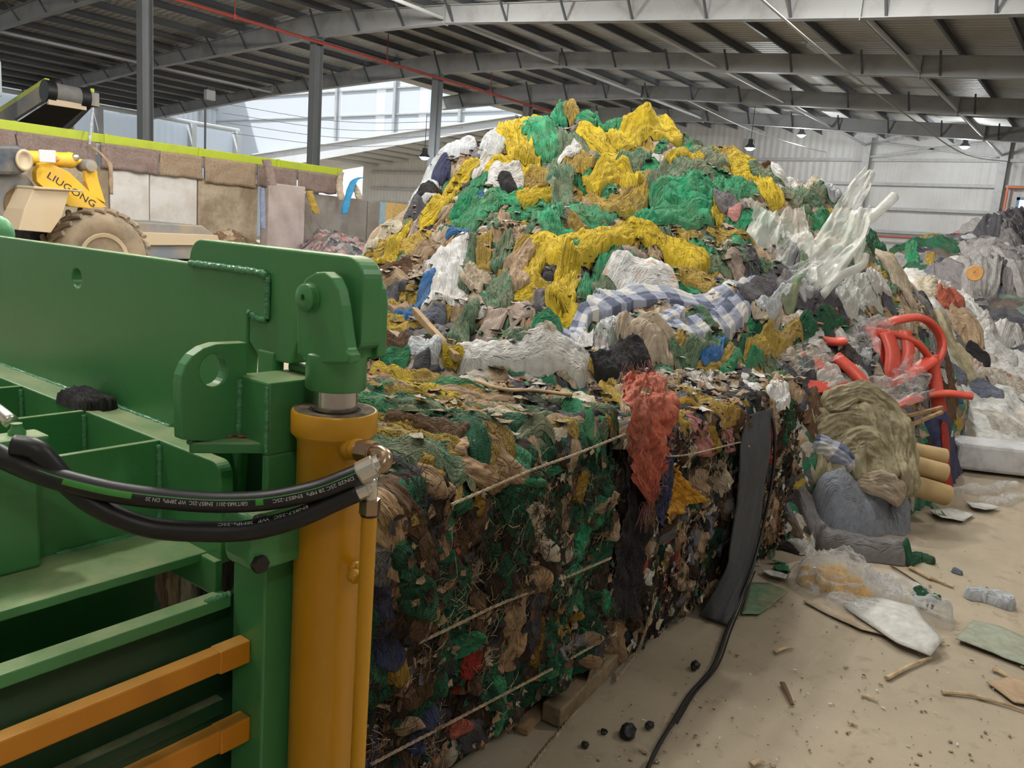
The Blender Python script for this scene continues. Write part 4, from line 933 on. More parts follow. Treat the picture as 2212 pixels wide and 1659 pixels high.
flakes(b2.front, 950, lambda r: (r.uniform(2.66, 4.45), r.uniform(.05, .95)), FMX, [5, 5, 4, 4, 2.5, 2, 3, 1.2, .8, 1, .3, .3], 'small_shreds', B2, (.007, .022))
flakes(b2.top, 480, lambda r: (r.uniform(2.66, 4.45), r.uniform(1.35, 2.3)), FMX, [1, 2, 4, 2, 4, 4, 2, .6, 1.2, 2, .3, .4], 'small_shreds', B2, (.01, .032), steep=.35)
# ================================================================== THE WASTE MOUND
ctl = []
def cpt(px, py, D): p = at(px, py, D=D); ctl.append(p); return p
def back(p, steps):
    d = np.array([p[0], p[1]]); d /= np.linalg.norm(d)
    for s, dz in steps: ctl.append(np.array([p[0]+d[0]*s, p[1]+d[1]*s, max(0, p[2]+dz)]))
SIL = [(795, 520, 6.4), (850, 462, 6.6), (905, 420, 6.9), (925, 345, 7.0), (990, 305, 7.1), (1080, 285, 7.2), (1160, 258, 7.4), (1240, 232, 7.5), (1300, 270, 7.5), (1370, 255, 7.6), (1440, 270, 7.7), (1500, 300, 7.7), (1560, 322, 7.8), (1640, 350, 7.9), (1700, 392, 8.0), (1790, 410, 8.1)]
for q in SIL: back(cpt(*q), ((.35, -.02), (1.2, -.5), (2.6, -1.6), (4.2, -9)))
for q in [(1855, 470, 8.2), (1905, 520, 8.4), (1950, 590, 8.4), (2015, 650, 8.4)]: back(cpt(*q), ((.5, -.1), (1.3, -.6), (2.4, -9)))
for q in [(1060, 400, 6.3), (1200, 380, 6.5), (1330, 380, 6.6), (1480, 400, 6.7), (1620, 450, 6.9), (950, 470, 6.1), (870, 560, 5.6), (1000, 570, 5.3), (1130, 560, 5.3), (1280, 560, 5.4), (1420, 560, 5.6), (1580, 560, 6.0), (1720, 560, 6.5), (1840, 600, 7.0),
          (850, 660, 4.6), (980, 660, 4.5), (1120, 670, 4.5), (1280, 670, 4.65), (1440, 680, 4.9), (1600, 690, 5.3), (1760, 700, 5.8), (1900, 690, 6.6), (2000, 720, 7.3),
          (860, 740, 3.8), (1000, 752, 3.75), (1150, 760, 3.8), (1300, 765, 3.95), (1450, 770, 4.25), (1600, 780, 4.7), (1720, 800, 5.1), (1850, 800, 5.7), (1980, 820, 6.6),
          (1790, 900, 5.2), (1900, 920, 5.6), (1990, 960, 5.9)]: cpt(*q)
for q in [(1700, 1200), (1770, 1160), (1850, 1120), (1940, 1110), (2010, 1075), (2060, 1000), (2090, 900), (2130, 840)]:
    p = at(*q, Z=0); ctl.append(p)
    for k in (.6, 1.4): ctl.append(np.array([p[0]+.2*k, p[1]-k, 0]))
for p in ((1.2, 2.6, .75), (1.2, 3.6, 1.0), (1.5, 5, .9), (2.5, 6.5, .5), (4, 8, 0), (1, 7, 0), (5, 9.5, 0), (8, 9, 0), (11, 7, 0), (12, 4, 0), (12, 2, 0), (11, .8, 0), (0.8, 5, .3), (1.5, 1.6, .75), (2.6, 1.5, .7), (3.5, 1.4, .65), (4.4, 1.35, .5), (4.75, 1.5, .35), (4.9, 1.2, .1)): ctl.append(np.array(p, float))
CP = np.array(ctl)
from mathutils.geometry import delaunay_2d_cdt
def tri_field(CP, u0, v0, nu, nv, res, k):
    # piecewise linear surface through the control points, then smoothed
    vs, _, fs, ov, _, _ = delaunay_2d_cdt([Vector((p[0], p[1])) for p in CP], [], [], 0, 1e-4)
    z = np.zeros((nu, nv)); zz = [CP[o[0]][2] for o in ov]
    for f in fs:
        (x0, y0), (x1, y1), (x2, y2) = [vs[i][:] for i in f]; a, b, c = [zz[i] for i in f]
        i0, i1 = int((min(x0, x1, x2)-u0)/res), int((max(x0, x1, x2)-u0)/res)+2; j0, j1 = int((min(y0, y1, y2)-v0)/res), int((max(y0, y1, y2)-v0)/res)+2
        i0, j0, i1, j1 = max(i0, 0), max(j0, 0), min(i1, nu), min(j1, nv)
        if i1 <= i0 or j1 <= j0: continue
        X, Y = np.meshgrid(u0+res*np.arange(i0, i1), v0+res*np.arange(j0, j1), indexing='ij')
        d = (y1-y2)*(x0-x2)+(x2-x1)*(y0-y2)
        if abs(d) < 1e-9: continue
        w0 = ((y1-y2)*(X-x2)+(x2-x1)*(Y-y2))/d; w1 = ((y2-y0)*(X-x2)+(x0-x2)*(Y-y2))/d; w2 = 1-w0-w1
        k_ = (w0 > -1e-6) & (w1 > -1e-6) & (w2 > -1e-6)
        z[i0:i1, j0:j1] = np.where(k_, w0*a+w1*b+w2*c, z[i0:i1, j0:j1])
    for _ in range(3):
        for ax_ in (0, 1):
            p = np.concatenate([np.repeat(np.take(z, [0], ax_), k, ax_), z, np.repeat(np.take(z, [-1], ax_), k, ax_)], ax_)
            c = np.cumsum(p, ax_); c = np.concatenate([np.zeros_like(np.take(c, [0], ax_)), c], ax_); n = z.shape[ax_]
            z = (np.take(c, range(2*k+1, 2*k+1+n), ax_)-np.take(c, range(0, n), ax_))/(2*k+1)
    return z
def fm(A, B):
    u0, v0, res = A[0, 0], B[0, 0], A[1, 0]-A[0, 0]
    return tri_field(CP, u0, v0, A.shape[0], A.shape[1], res, 5)
SX = [300, 620, 700, 745, 775, 790]+[q[0] for q in SIL]+[1830, 1855, 1905, 1950, 1990, 2030, 2060, 2100, 2140]
SY = [1100, 900, 720, 640, 575, 530]+[q[1] for q in SIL]+[425, 468, 515, 585, 625, 690, 790, 870, 950]
def sil_cap(A, B):
    # keep the mound inside the outline it has in the photograph
    lo, hi = np.full(A.shape, -.5), np.full(A.shape, 4.5)
    for _ in range(16):
        mid = (lo+hi)/2; q0, q1, q2 = A, B, mid-HC
        z = q0*CF[0]+q1*CF[1]+q2*CF[2]; x = W/2+F*(q0*CR[0]+q1*CR[1]+q2*CR[2])/z; y = H/2+F*(q0*CD[0]+q1*CD[1]+q2*CD[2])/z
        ok = y > np.interp(x, SX, SY)+10; lo = np.where(ok, mid, lo); hi = np.where(ok, hi, mid)
    return lo
def bale_top(A, B): return np.where((B < 2.42) & (B > 1.36), np.where(A < 2.46, 1.05, np.where(A < 4.5, .985, -9.)), -9.)
FZ = []
def mound_raw(A, B):
    z = fm(A, B) if not FZ else FZ[0]; FZ.append(z)
    z = z+np.clip(z, 0, .35)/.35*(.14*(billow(A*2.6, B*2.6, 0, 41, 4, .55)-.45)+.06*fbm(A*1.1, B*1.1, 0, 47, 3))
    z = np.minimum(z, sil_cap(A, B))
    zz_ = A*CF[0]+B*CF[1]-HC*CF[2]; gx_ = W/2+F*(A*CR[0]+B*CR[1]-HC*CR[2])/zz_; gy_ = H/2+F*(A*CD[0]+B*CD[1]-HC*CD[2])/zz_
    z = np.where((gx_ > 1690) & (gy_ > np.interp(gx_, [1690, 1770, 1850, 1940, 2010, 2060, 2095, 2120, 2160], [1222, 1178, 1140, 1122, 1085, 1010, 905, 850, 700])), 0, z)
    return np.where((B < 1.36) & (A < 4.52), 0., np.maximum(z, 0.))
def mound_h(A, B): return np.maximum(mound_raw(A, B), bale_top(A, B))
MD = Surf((0, 0, 0), (1, 0, 0), (0, 1, 0), (0, 0, 1), .9, 12.2, -.2, 9.6, .022, mound_h)
HM = [(0, (116, 98, 80)), (.1, (84, 138, 108)), (.24, (196, 172, 142)), (.36, (44, 128, 92)), (.46, (60, 54, 50)), (.54, (206, 196, 182)), (.64, (188, 158, 66)), (.72, (150, 126, 104)), (.8, (112, 112, 116)), (.87, (222, 220, 216)), (.93, (186, 140, 130)), (.96, (64, 88, 130))]
hm = rubble('mound_scraps', HM, (9, 9, 12), .32, dark=.45)
A, B = np.meshgrid(MD.gu, MD.gv, indexing='ij'); V = MD.P(A, B, MD.h).reshape(-1, 3); nv = MD.nv
zz = np.where(mound_raw(A, B) > np.maximum(bale_top(A, B)+.002, .012), MD.h, -.05)
Fc = [(i*nv+j, (i+1)*nv+j, (i+1)*nv+j+1, i*nv+j+1) for i in range(MD.nu-1) for j in range(nv-1) if max(zz[i, j], zz[i+1, j], zz[i+1, j+1], zz[i, j+1]) > -.03]
used = sorted({q for f in Fc for q in f}); mp_ = {q: k for k, q in enumerate(used)}
heap = tag(mk('waste_mound', V[used], [tuple(mp_[q] for q in f) for f in Fc], hm), 'big mound of loose mixed rags and scraps under the green and yellow netting', 'rubbish mound'); heap['kind'] = 'stuff'
# ---- rags nobody would tell apart: counted pieces in shared groups
poly = [(790, 525), (905, 420), (935, 345), (1080, 290), (1215, 240), (1290, 272), (1380, 255), (1480, 295), (1650, 352), (1800, 420), (1905, 530), (2020, 650), (2040, 860), (1960, 980), (1760, 850), (1400, 800), (1250, 790), (900, 765), (800, 780), (800, 640)]
def inside(x, y, P=poly):
    c = False
    for i in range(len(P)):
        (x1, y1), (x2, y2) = P[i], P[i-1]
        if (y1 > y) != (y2 > y) and x < (x2-x1)*(y-y1)/(y2-y1)+x1: c = not c
    return c
RAG = {'tan': (TAN, 'crumpled tan rag tucked in among the scraps of the mound'), 'beige': (BEIGE, 'crumpled pale beige rag tucked in among the scraps of the mound'), 'green': (GREEN2, 'dusty green rag of netting tucked in among the scraps of the mound'), 'bright': (GREEN, 'small bright green rag of netting tucked in among the scraps of the mound'),
       'yellow': (YELLOW2, 'small dusty yellow rag tucked in among the scraps of the mound'), 'white': (WHITE, 'small white scrap tucked in among the rags of the mound'), 'grey': (GREY, 'small grey rag tucked in among the scraps of the mound'), 'dark': (GREYD, 'small dark rag tucked in among the scraps of the mound'), 'pink': (PINKB, 'small pinkish felt rag tucked in among the scraps of the mound'), 'brown': (BROWN, 'small brown rag tucked in among the scraps of the mound')}
rs = random.Random(5)
def pick(x, y):
    if y < 520 and x > 1000: w = dict(green=6, bright=4, yellow=3, tan=3, beige=2, grey=.6, brown=.6, white=.4)
    elif y < 640 and x > 1250: w = dict(green=5, bright=2.5, yellow=2, tan=3, beige=2, grey=1, dark=.6, pink=1)
    elif x < 1010: w = dict(white=3, beige=5, tan=4, grey=2, yellow=1.2, green=1.5, pink=1.5, brown=1.2, dark=.8)
    elif x > 1700: w = dict(beige=4, grey=3, white=2, tan=3, dark=2, green=1, brown=1.2)
    else: w = dict(beige=4, tan=4, green=4, bright=1, pink=2, grey=1.5, white=1.6, dark=1, yellow=1.4, brown=1.2)
    k = list(w); return rs.choices(k, [w[q] for q in k])[0]
jobs = []
while len(jobs) < 470:
    x, y = rs.uniform(790, 2040), rs.uniform(235, 980)
    if not inside(x, y): continue
    c, D = MD.hit(x, y, True)
    k = pick(x, y); a = rs.uniform(0, math.pi) if rs.random() < .5 else rs.gauss(-.2, .5); L = rs.uniform(.13, .5)*(.7+.06*D); ca, sa = math.cos(a), math.sin(a); bd = rs.uniform(-.25, .25)*L
    jobs.append((L*(w_ := rs.uniform(.07, .22))/D**2, [c-(ca*L/2, sa*L/2), c+np.array([-sa*bd, ca*bd]), c+(ca*L/2, sa*L/2)], w_, k, rs.choice((4, 6, 8))))
cut = sorted((j[0] for j in jobs), reverse=True)[270]
bv, bf, bm, bu, keys = [], [], [], [], list(RAG); nb = 0
for sz, pth, w_, k, nf_ in jobs:
    kk = dict(uv=True, nf=nf_, amp=.22, rag=.5, end=.8, lim=.12)
    if sz > cut: tag(cloth(MD, pth, w_, RAG[k][0], 'rag', **kk), RAG[k][1], 'rag', k+' rags in the mound')
    else:
        V, Fc = cloth(MD, pth, w_, None, '', build=False, **kk)
        bv.append(V); bf += [tuple(q+nb for q in f) for f in Fc]; bm += [keys.index(k)]*len(Fc); nb += len(V)
Vb = np.concatenate(bv)
o = tag(mk('rag_scraps', Vb, bf, None, mats=[RAG[k][0] for k in keys], midx=bm, uv=Vb[:, [0, 2]]), 'smallest mixed rags and shreds scattered all over the big mound', 'rags'); o['kind'] = 'stuff'
def muv(r):
    while True:
        x, y = r.uniform(790, 2040), r.uniform(260, 980)
        if inside(x, y): c, _ = MD.hit(x, y, True); return c+np.array([r.gauss(0, .1), r.gauss(0, .1)])
o = tag(flakes(MD, 1500, muv, [TAN, BEIGE, GREEN2, GREEN, YELLOW2, WHITE, GREY, GREYD, PINKB, BROWN, NAVY, CORAL], [4, 4, 4, 1.5, 1.5, 2, 2, 2, 2, 2, .5, .5], 'tiny_shreds', None, (.012, .04), .004, .3), 'tiny torn shreds and paper bits lying between the rags of the big mound', 'shreds')
# ---- pieces one can point at, from the back of the mound to the front
def net(label, path, w, mat, name='netting_sheet', cat='netting', **k):
    kk = dict(nf=9, amp=.25, dome=.2, lim=.3, crumple=.004); kk.update(k)
    return tag(cloth(MD, path, w, mat, name, **kk), label, cat)
def sack(label, path, w, mat, name='sack', cat='sack', **k):
    kk = dict(nf=2, amp=.1, dome=.42, lim=.5, rag=.08, end=.35, endw=.7, tf=2.4, ep=4, crumple=.012, sm=.8); kk.update(k)
    return tag(cloth(MD, path, w, mat, name, **kk), label, cat)
# top left: pale sacks
sack('pale bluish sack leaning at the left edge of the mound top', [(918, 440), (915, 395), (935, 350), (968, 330)], 62, WHITEB)
sack('round pale sack on the left shoulder of the mound', [(985, 340), (1000, 308), (1030, 298)], 66, WHITEB)
net('flat grey cloth propped between the pale sacks', [(1018, 345), (1042, 315), (1060, 285)], 34, GREY, 'cloth', 'cloth', nf=2, amp=.04)
sack('smooth pale sack beside the grey cloth below the yellow shoulder', [(1050, 345), (1062, 310), (1085, 275)], 50, WHITEB, amp=.05)
net('blue printed plastic bag under the pale sacks', [(950, 400), (955, 370), (972, 345)], 46, NAVY, 'plastic_bag', 'bag', nf=6, amp=.2)
net('black and navy cloth hanging below the blue printed bag', [(905, 425), (930, 405), (955, 425)], 36, BLACK, 'cloth', 'cloth')
net('white crumpled bag under the yellow shoulder netting', [(1025, 385), (1040, 365), (1060, 345)], 30, WHITE, 'plastic_bag', 'bag', amp=.25)
# yellow shoulder and crown
net('yellow netting skirt spread below the left shoulder', [(1045, 372), (1090, 365), (1135, 352), (1158, 325)], 52, YELLOW)
net('thick yellow netting clump on the left shoulder of the crown', [(1170, 250), (1118, 256), (1103, 290), (1125, 325), (1128, 352)], 62, YELLOW, dome=.4)
net('green netting wedge between the two yellow crowns', [(1128, 264), (1160, 282), (1182, 310), (1200, 345)], 64, GREEN)
net('green netting hump at the very peak of the mound', [(1208, 268), (1212, 232), (1238, 216), (1268, 232), (1290, 262)], 40, GREEN, dome=.6)
net('small yellow netting fold inside the green peak', [(1228, 262), (1232, 242), (1248, 232)], 30, YELLOW2)
net('green netting saddle right of the peak', [(1290, 262), (1325, 268), (1360, 278)], 36, GREEN, dome=.4)
net('yellow netting fold on the right end of the crown', [(1345, 248), (1375, 238), (1400, 248), (1435, 268)], 28, YELLOW, dome=.5)
net('grey green netting roll behind the yellow folds of the crown', [(1380, 262), (1420, 258), (1462, 276)], 28, GREEN2, dome=.5)
net('dusty green netting slope below the peak', [(1225, 300), (1240, 330), (1215, 370), (1190, 400)], 70, GREEN2)
net('large yellow netting lobe right under the peak', [(1252, 270), (1275, 298), (1310, 325), (1358, 345)], 74, YELLOW, dome=.3)
net('yellow netting band running right from the large lobe', [(1320, 312), (1365, 292), (1420, 282), (1468, 288)], 56, YELLOW, dome=.35)
net('small round yellow netting pad below the large lobe', [(1228, 352), (1250, 345), (1275, 362)], 44, YELLOW2, dome=.35)
net('white cloth scrap left of the small round yellow pad', [(1205, 345), (1230, 325), (1250, 312)], 24, WHITE, 'cloth', 'cloth')
net('wooden looking tan board scrap below the large yellow lobe', [(1282, 330), (1298, 362)], 20, PINKB, 'board_scrap', 'board', nf=1, amp=.02)
net('green netting tangle right of the small yellow pad', [(1290, 372), (1340, 360), (1380, 340), (1400, 350)], 40, GREEN2)
# white cloth and black cushion
net('white sheet with a black cushion on it', [(1050, 388), (1085, 392), (1130, 375)], 46, WHITE, 'sheet', 'sheet', nf=3)
sack('square black cushion lying on the white sheet', [(1082, 405), (1112, 398)], 40, BLACK, 'cushion', 'cushion', nf=1, amp=.04, rag=.03)
net('bright blue plastic piece under the black cushion', [(1015, 428), (1045, 424), (1068, 436)], 22, BLUE, 'plastic_sheet', 'plastic', nf=3)
net('white crumpled cloth under the black cushion', [(1045, 412), (1068, 430), (1082, 445)], 20, WHITE, 'cloth', 'cloth', amp=.25)
# diagonals at left
net('long yellow netting strip slanting down the left flank', [(1032, 345), (1000, 372), (972, 415), (938, 450), (905, 478)], 44, YELLOW, nf=5)
net('bright green netting strip slanting beside the long yellow strip', [(1038, 386), (1012, 420), (992, 450), (982, 480)], 36, GREEN)
net('yellow netting strip farther down the left flank, above the machine arm', [(880, 482), (850, 520), (812, 572)], 32, YELLOW)
net('pale sheet draped at the left foot of the mound', [(870, 488), (830, 500), (792, 545)], 40, CREAM, 'sheet', 'sheet', nf=3)
net('dark grey cloth under the end of the long yellow strip', [(878, 462), (905, 445), (930, 428)], 26, GREYD, 'cloth', 'cloth')
# the middle band of green
net('long bright green netting band across the middle of the mound', [(985, 492), (1030, 466), (1075, 440), (1130, 432), (1200, 446), (1262, 462), (1322, 452)], 52, GREEN)
net('green netting fold falling from the long green band', [(1170, 465), (1195, 495), (1220, 515), (1215, 545)], 62, GREEN)
net('small yellow netting patch above the long green band', [(1120, 436), (1150, 424), (1180, 412), (1204, 425)], 34, YELLOW)
net('narrow yellow netting patch under the black cushion', [(1135, 396), (1165, 388), (1172, 402)], 30, YELLOW2)
net('dull green netting sheet hanging left of the coiled yellow netting', [(1190, 370), (1210, 405), (1228, 440)], 64, GREEN2, nf=4)
net('coiled yellow netting in the centre of the upper mound', [(1262, 432), (1315, 448), (1372, 432), (1408, 385)], 40, YELLOW2, dome=.5)
net('inner fold of the coiled yellow netting', [(1268, 415), (1300, 396), (1345, 392), (1372, 398)], 48, YELLOW, dome=.5)
net('green netting ridge running right above the film bags', [(1415, 425), (1450, 378), (1510, 345), (1580, 342), (1640, 360)], 58, GREEN2)
net('green netting layer right of the coiled yellow netting', [(1415, 452), (1465, 425), (1530, 412), (1590, 402)], 60, GREEN)
net('bright green netting sheet left of the film bags', [(1362, 480), (1420, 468), (1490, 462), (1545, 478)], 64, GREEN)
net('yellow netting fold at the end of the bright green sheet', [(1540, 432), (1552, 460), (1545, 478)], 26, YELLOW)
net('tan yellow netting strip high on the right slope', [(1540, 318), (1590, 330), (1640, 342)], 26, YELLOW2)
net('thin yellow netting strip under the green ridge', [(1440, 345), (1475, 328), (1520, 336)], 22, YELLOW)
net('curved yellow netting tongue on the right slope', [(1580, 368), (1628, 380), (1660, 410), (1680, 455)], 56, YELLOW)
net('narrow green netting strip curving past the yellow tongue', [(1620, 358), (1680, 378), (1720, 418), (1742, 458)], 30, GREEN2)
net('grey patterned cloth below the curved yellow tongue', [(1545, 430), (1580, 440), (1605, 455)], 30, GREY, 'cloth', 'cloth', amp=.2)
net('pink cloth below the grey patterned cloth', [(1572, 455), (1600, 462)], 24, PINK, 'cloth', 'cloth')
net('green netting on the far right shoulder of the mound', [(1700, 432), (1745, 415), (1790, 420), (1810, 440)], 46, GREEN2)
net('white film scrap on the far right shoulder', [(1665, 352), (1690, 372), (1720, 395)], 36, WHITE, 'plastic_sheet', 'plastic', amp=.2)
net('white foam crumbs along the right ridge line', [(1725, 392), (1765, 388), (1795, 402)], 22, CREAM, 'foam_scrap', 'foam', amp=.35, nf=9, tf=6)
net('silver wrap piece behind the tall film sheet', [(1780, 395), (1815, 385), (1838, 400)], 26, WHITEB, 'plastic_sheet', 'plastic', amp=.3, nf=7)
# the loop of yellow
net('green netting beside the yellow arch, left fold', [(1330, 535), (1305, 580), (1275, 625), (1262, 660)], 46, GREEN)
net('dull green netting beside the yellow arch, right fold', [(1350, 545), (1330, 600), (1310, 640), (1300, 665)], 44, GREEN2)
net('green netting bunch left of the yellow arch top', [(1180, 500), (1200, 530), (1240, 525), (1290, 505)], 38, GREEN)
net('great yellow netting arch across the middle of the mound', [(1122, 640), (1132, 605), (1170, 562), (1225, 528), (1290, 506), (1360, 508), (1430, 522), (1490, 552), (1530, 590)], 58, YELLOW, dome=.4, over=.12)
net('yellow netting leg dropping from the arch', [(1240, 535), (1228, 590), (1208, 650), (1215, 690), (1260, 690)], 56, YELLOW, dome=.3)
net('yellow netting end at the left foot of the arch', [(1108, 640), (1140, 632), (1175, 612)], 34, YELLOW)
net('yellow netting lump at the right end of the arch', [(1460, 585), (1500, 600), (1545, 618)], 42, YELLOW2)
sack('white printed sack lying under the yellow arch', [(1330, 620), (1370, 598), (1430, 592), (1462, 608)], 88, PRINT)
sack('upright white printed sack on the left flank', [(990, 512), (972, 560), (958, 610), (950, 645)], 84, PRINT, amp=.12, dome=.3)
net('blue woven plastic strip below the upright white sack', [(932, 585), (915, 630), (892, 668), (860, 678)], 26, BLUE, 'plastic_strip', 'plastic')
net('blue plastic peeping out above the upright white sack', [(962, 512), (990, 500), (1018, 502)], 20, BLUE, 'plastic_strip', 'plastic')
net('green netting strand hanging right of the upright white sack', [(1025, 508), (1018, 555), (1010, 600), (1000, 630)], 24, GREEN2)
net('yellowish netting tuft right of the upright white sack', [(1050, 505), (1045, 545), (1050, 585)], 34, YELLOW2)
net('dusty green netting fan left of the tan netting', [(1095, 505), (1085, 550), (1075, 590)], 44, GREEN2)
net('large tan netting bunch left of the yellow arch', [(1150, 528), (1118, 560), (1100, 600), (1120, 625)], 56, TAN)
net('green netting knot below the tan bunch', [(1080, 600), (1070, 640), (1090, 670)], 46, GREEN2)
net('grey white bundle below the upright white sack', [(1010, 620), (1030, 600), (1048, 590)], 38, BEIGE, 'cloth', 'cloth')
net('purple grey striped cloth under the blue strip', [(900, 690), (930, 678), (965, 690)], 26, DENIM, 'cloth', 'cloth')
net('white knitted lump in the lower left of the mound', [(1000, 690), (1020, 676), (1048, 682)], 28, WHITE, 'cloth', 'cloth', amp=.25)
net('pinkish felt sheet curled over in the lower middle', [(1032, 742), (1062, 700), (1095, 672), (1155, 676)], 62, PINKB, 'felt_sheet', 'felt', nf=1, amp=.02, dome=.15, rag=.05, crumple=.003)
net('curled edge of the pinkish felt', [(1150, 662), (1170, 680), (1185, 700)], 20, GREYD, 'felt_sheet', 'felt', nf=1, dome=.5)
net('green netting ball left of the pinkish felt sheet', [(985, 745), (1000, 712), (1030, 702)], 46, GREEN2, dome=.6)
net('green netting spread right of the pinkish felt sheet', [(1085, 742), (1140, 722), (1190, 710), (1235, 716)], 38, GREEN2)
net('dark green netting under the yellow leg', [(1150, 700), (1185, 685), (1215, 715)], 34, GREEN)
net('white crushed paper above the pinkish felt sheet', [(1170, 722), (1190, 728), (1205, 740)], 22, CREAM, 'paper_scrap', 'paper', amp=.3)
# plaid quilt
def plaid(name):
    m, nt, out = newmat(name); uv = coord(nt, None, 'UV'); sp = nt.nodes.new('ShaderNodeSeparateXYZ'); nt.links.new(uv, sp.inputs[0]); fs = []
    for i in (0, 1):
        q = N(nt, 'ShaderNodeMath', operation='MULTIPLY'); nt.links.new(sp.outputs[i], q.inputs[0]); q.inputs[1].default_value = 5.5
        fr = N(nt, 'ShaderNodeMath', operation='FRACT'); nt.links.new(q.outputs[0], fr.inputs[0]); g_ = N(nt, 'ShaderNodeMath', operation='GREATER_THAN'); nt.links.new(fr.outputs[0], g_.inputs[0]); g_.inputs[1].default_value = .5; fs.append(g_.outputs[0])
    ad = N(nt, 'ShaderNodeMath', operation='ADD'); nt.links.new(fs[0], ad.inputs[0]); nt.links.new(fs[1], ad.inputs[1])
    hf = N(nt, 'ShaderNodeMath', operation='MULTIPLY'); nt.links.new(ad.outputs[0], hf.inputs[0]); hf.inputs[1].default_value = .5
    c = ramp(nt, hf.outputs[0], [(0, s2l((208, 206, 204))), (.3, s2l((156, 162, 180))), (.8, s2l((92, 100, 124)))], 'CONSTANT')
    n = ntex(nt, coord(nt), 12, 5); c = mixc(nt, 1., c, ramp(nt, n, [(.3, .8), (.7, 1.05)]), 'MULTIPLY')
    principled(nt, out, c, .9, 0, n, .5, .02); return m
PLAID = plaid('plaid_quilt')
Q = thing('quilt', MD.P(*MD.hit(1450, 680)[0], 0.), 'long blue and white plaid quilt stretched across the mound', 'quilt')
def qpart(path, w, **k): return cloth(MD, path, w, PLAID, k.pop('nm', 'quilt_fold'), Q, nf=4, amp=.07, dome=.2, rag=.05, lim=.5, over=.16, crumple=.004, **k)
qpart([(1285, 690), (1350, 662), (1440, 650), (1540, 648), (1640, 642), (1720, 640)], 52)
qpart([(1430, 700), (1510, 708), (1580, 690), (1650, 668)], 44)
qpart([(1290, 680), (1255, 700), (1232, 735), (1222, 775)], 36, nm='quilt_end')
qpart([(1330, 700), (1400, 690), (1470, 682)], 30)
# ---- front row, just behind the bales
net('clear plastic bag standing behind the black rag', [(1300, 760), (1320, 725), (1350, 715)], 70, FILM, 'plastic_bag', 'bag', amp=.25, dome=.5, crumple=.015)
net('dusty cream bag beside the clear bag, behind the black rag', [(1345, 775), (1385, 738), (1425, 752), (1440, 790)], 66, BEIGE, 'plastic_bag', 'bag', dome=.5)
net('white board standing upright left of the clear bag', [(1248, 790), (1262, 755), (1270, 720)], 30, WHITE, 'board_scrap', 'board', nf=1, amp=.01, dome=.05, rag=.02)
sack('white pleated sack lying along the back of the nearest bale', [(985, 800), (1040, 775), (1110, 762), (1190, 768), (1268, 800)], 52, WHITE, nf=13, amp=.07, dome=.3, over=.12)
net('white crumpled film left of the wooden stake', [(880, 745), (905, 755), (950, 765)], 40, WHITEB, 'plastic_sheet', 'plastic')
net('grey rubber roll lying behind the nearest bale', [(890, 795), (910, 790), (930, 795)], 24, GREYD, 'rubber_roll', 'rubber', nf=1, dome=.8, amp=.02)
net('yellow netting scrap under the wooden stake', [(955, 765), (985, 775), (1000, 770)], 20, YELLOW)
net('bright green netting scrap left of the rubber roll', [(825, 790), (850, 775), (885, 772)], 26, GREEN)
sack('crumpled black rag lying on top between the two bales', [(1285, 805), (1320, 790), (1360, 775), (1398, 800)], 50, BLACK, 'rag', 'rag', nf=4, amp=.16, dome=.3, lim=.2, over=.15)
net('long dark green netting running right under the plaid quilt', [(1490, 795), (1560, 762), (1650, 722), (1740, 706), (1830, 702)], 30, GREEN3, nf=5)
net('long yellow netting running under the dark green netting', [(1485, 802), (1560, 786), (1640, 756), (1700, 726), (1735, 716)], 34, YELLOW2, nf=5)
net('bright green netting edge beside the red chair parts', [(1560, 805), (1620, 790), (1650, 770)], 16, GREEN, nf=3)
net('blue cloth left of the red chair parts', [(1510, 775), (1540, 758), (1555, 735)], 28, BLUE, 'cloth', 'cloth')
net('dusty green netting under the end of the plaid quilt', [(1450, 760), (1500, 745), (1545, 735)], 36, GREEN2)
net('beige cloth bundle under the right end of the plaid quilt', [(1630, 690), (1680, 680), (1720, 690)], 36, BEIGE, 'cloth', 'cloth')
# grey rubbery sheets right of the quilt
net('purple grey sheet slanting up below the film bags', [(1605, 640), (1660, 610), (1720, 580), (1755, 545)], 40, GREYD, 'rubber_sheet', 'rubber', nf=2, amp=.05)
net('grey folded mat right of the film bags', [(1690, 640), (1750, 590), (1800, 560), (1835, 575)], 44, GREY, 'mat', 'mat', nf=2, amp=.06)
net('charcoal mat curling down at the right of the mound', [(1715, 655), (1790, 640), (1850, 612), (1900, 620), (1932, 680)], 34, GREYD, 'mat', 'mat', nf=1, amp=.04, dome=.4)
net('grey striped pipe wrap on the quilt end', [(1640, 662), (1690, 640), (1740, 632)], 20, WHITEB, 'plastic_strip', 'plastic', nf=3)
net('crumpled clear wrap under the charcoal mat', [(1820, 655), (1860, 640), (1900, 652)], 46, FILMW, 'plastic_sheet', 'plastic', amp=.25)
net('clear wrap between the grey mats', [(1720, 620), (1770, 605), (1810, 600)], 40, FILM, 'plastic_sheet', 'plastic', amp=.25)
net('big tan carpet piece curling down the right shoulder', [(1905, 535), (1930, 565), (1945, 610), (1960, 650)], 66, BEIGE, 'carpet', 'carpet', nf=1, amp=.03, dome=.3)
net('green netting tangle behind the tan carpet', [(1870, 520), (1890, 510), (1900, 540)], 34, GREEN3)
net('white ragged cloth below the tan carpet', [(1880, 610), (1900, 600), (1925, 640)], 30, WHITE, 'cloth', 'cloth')
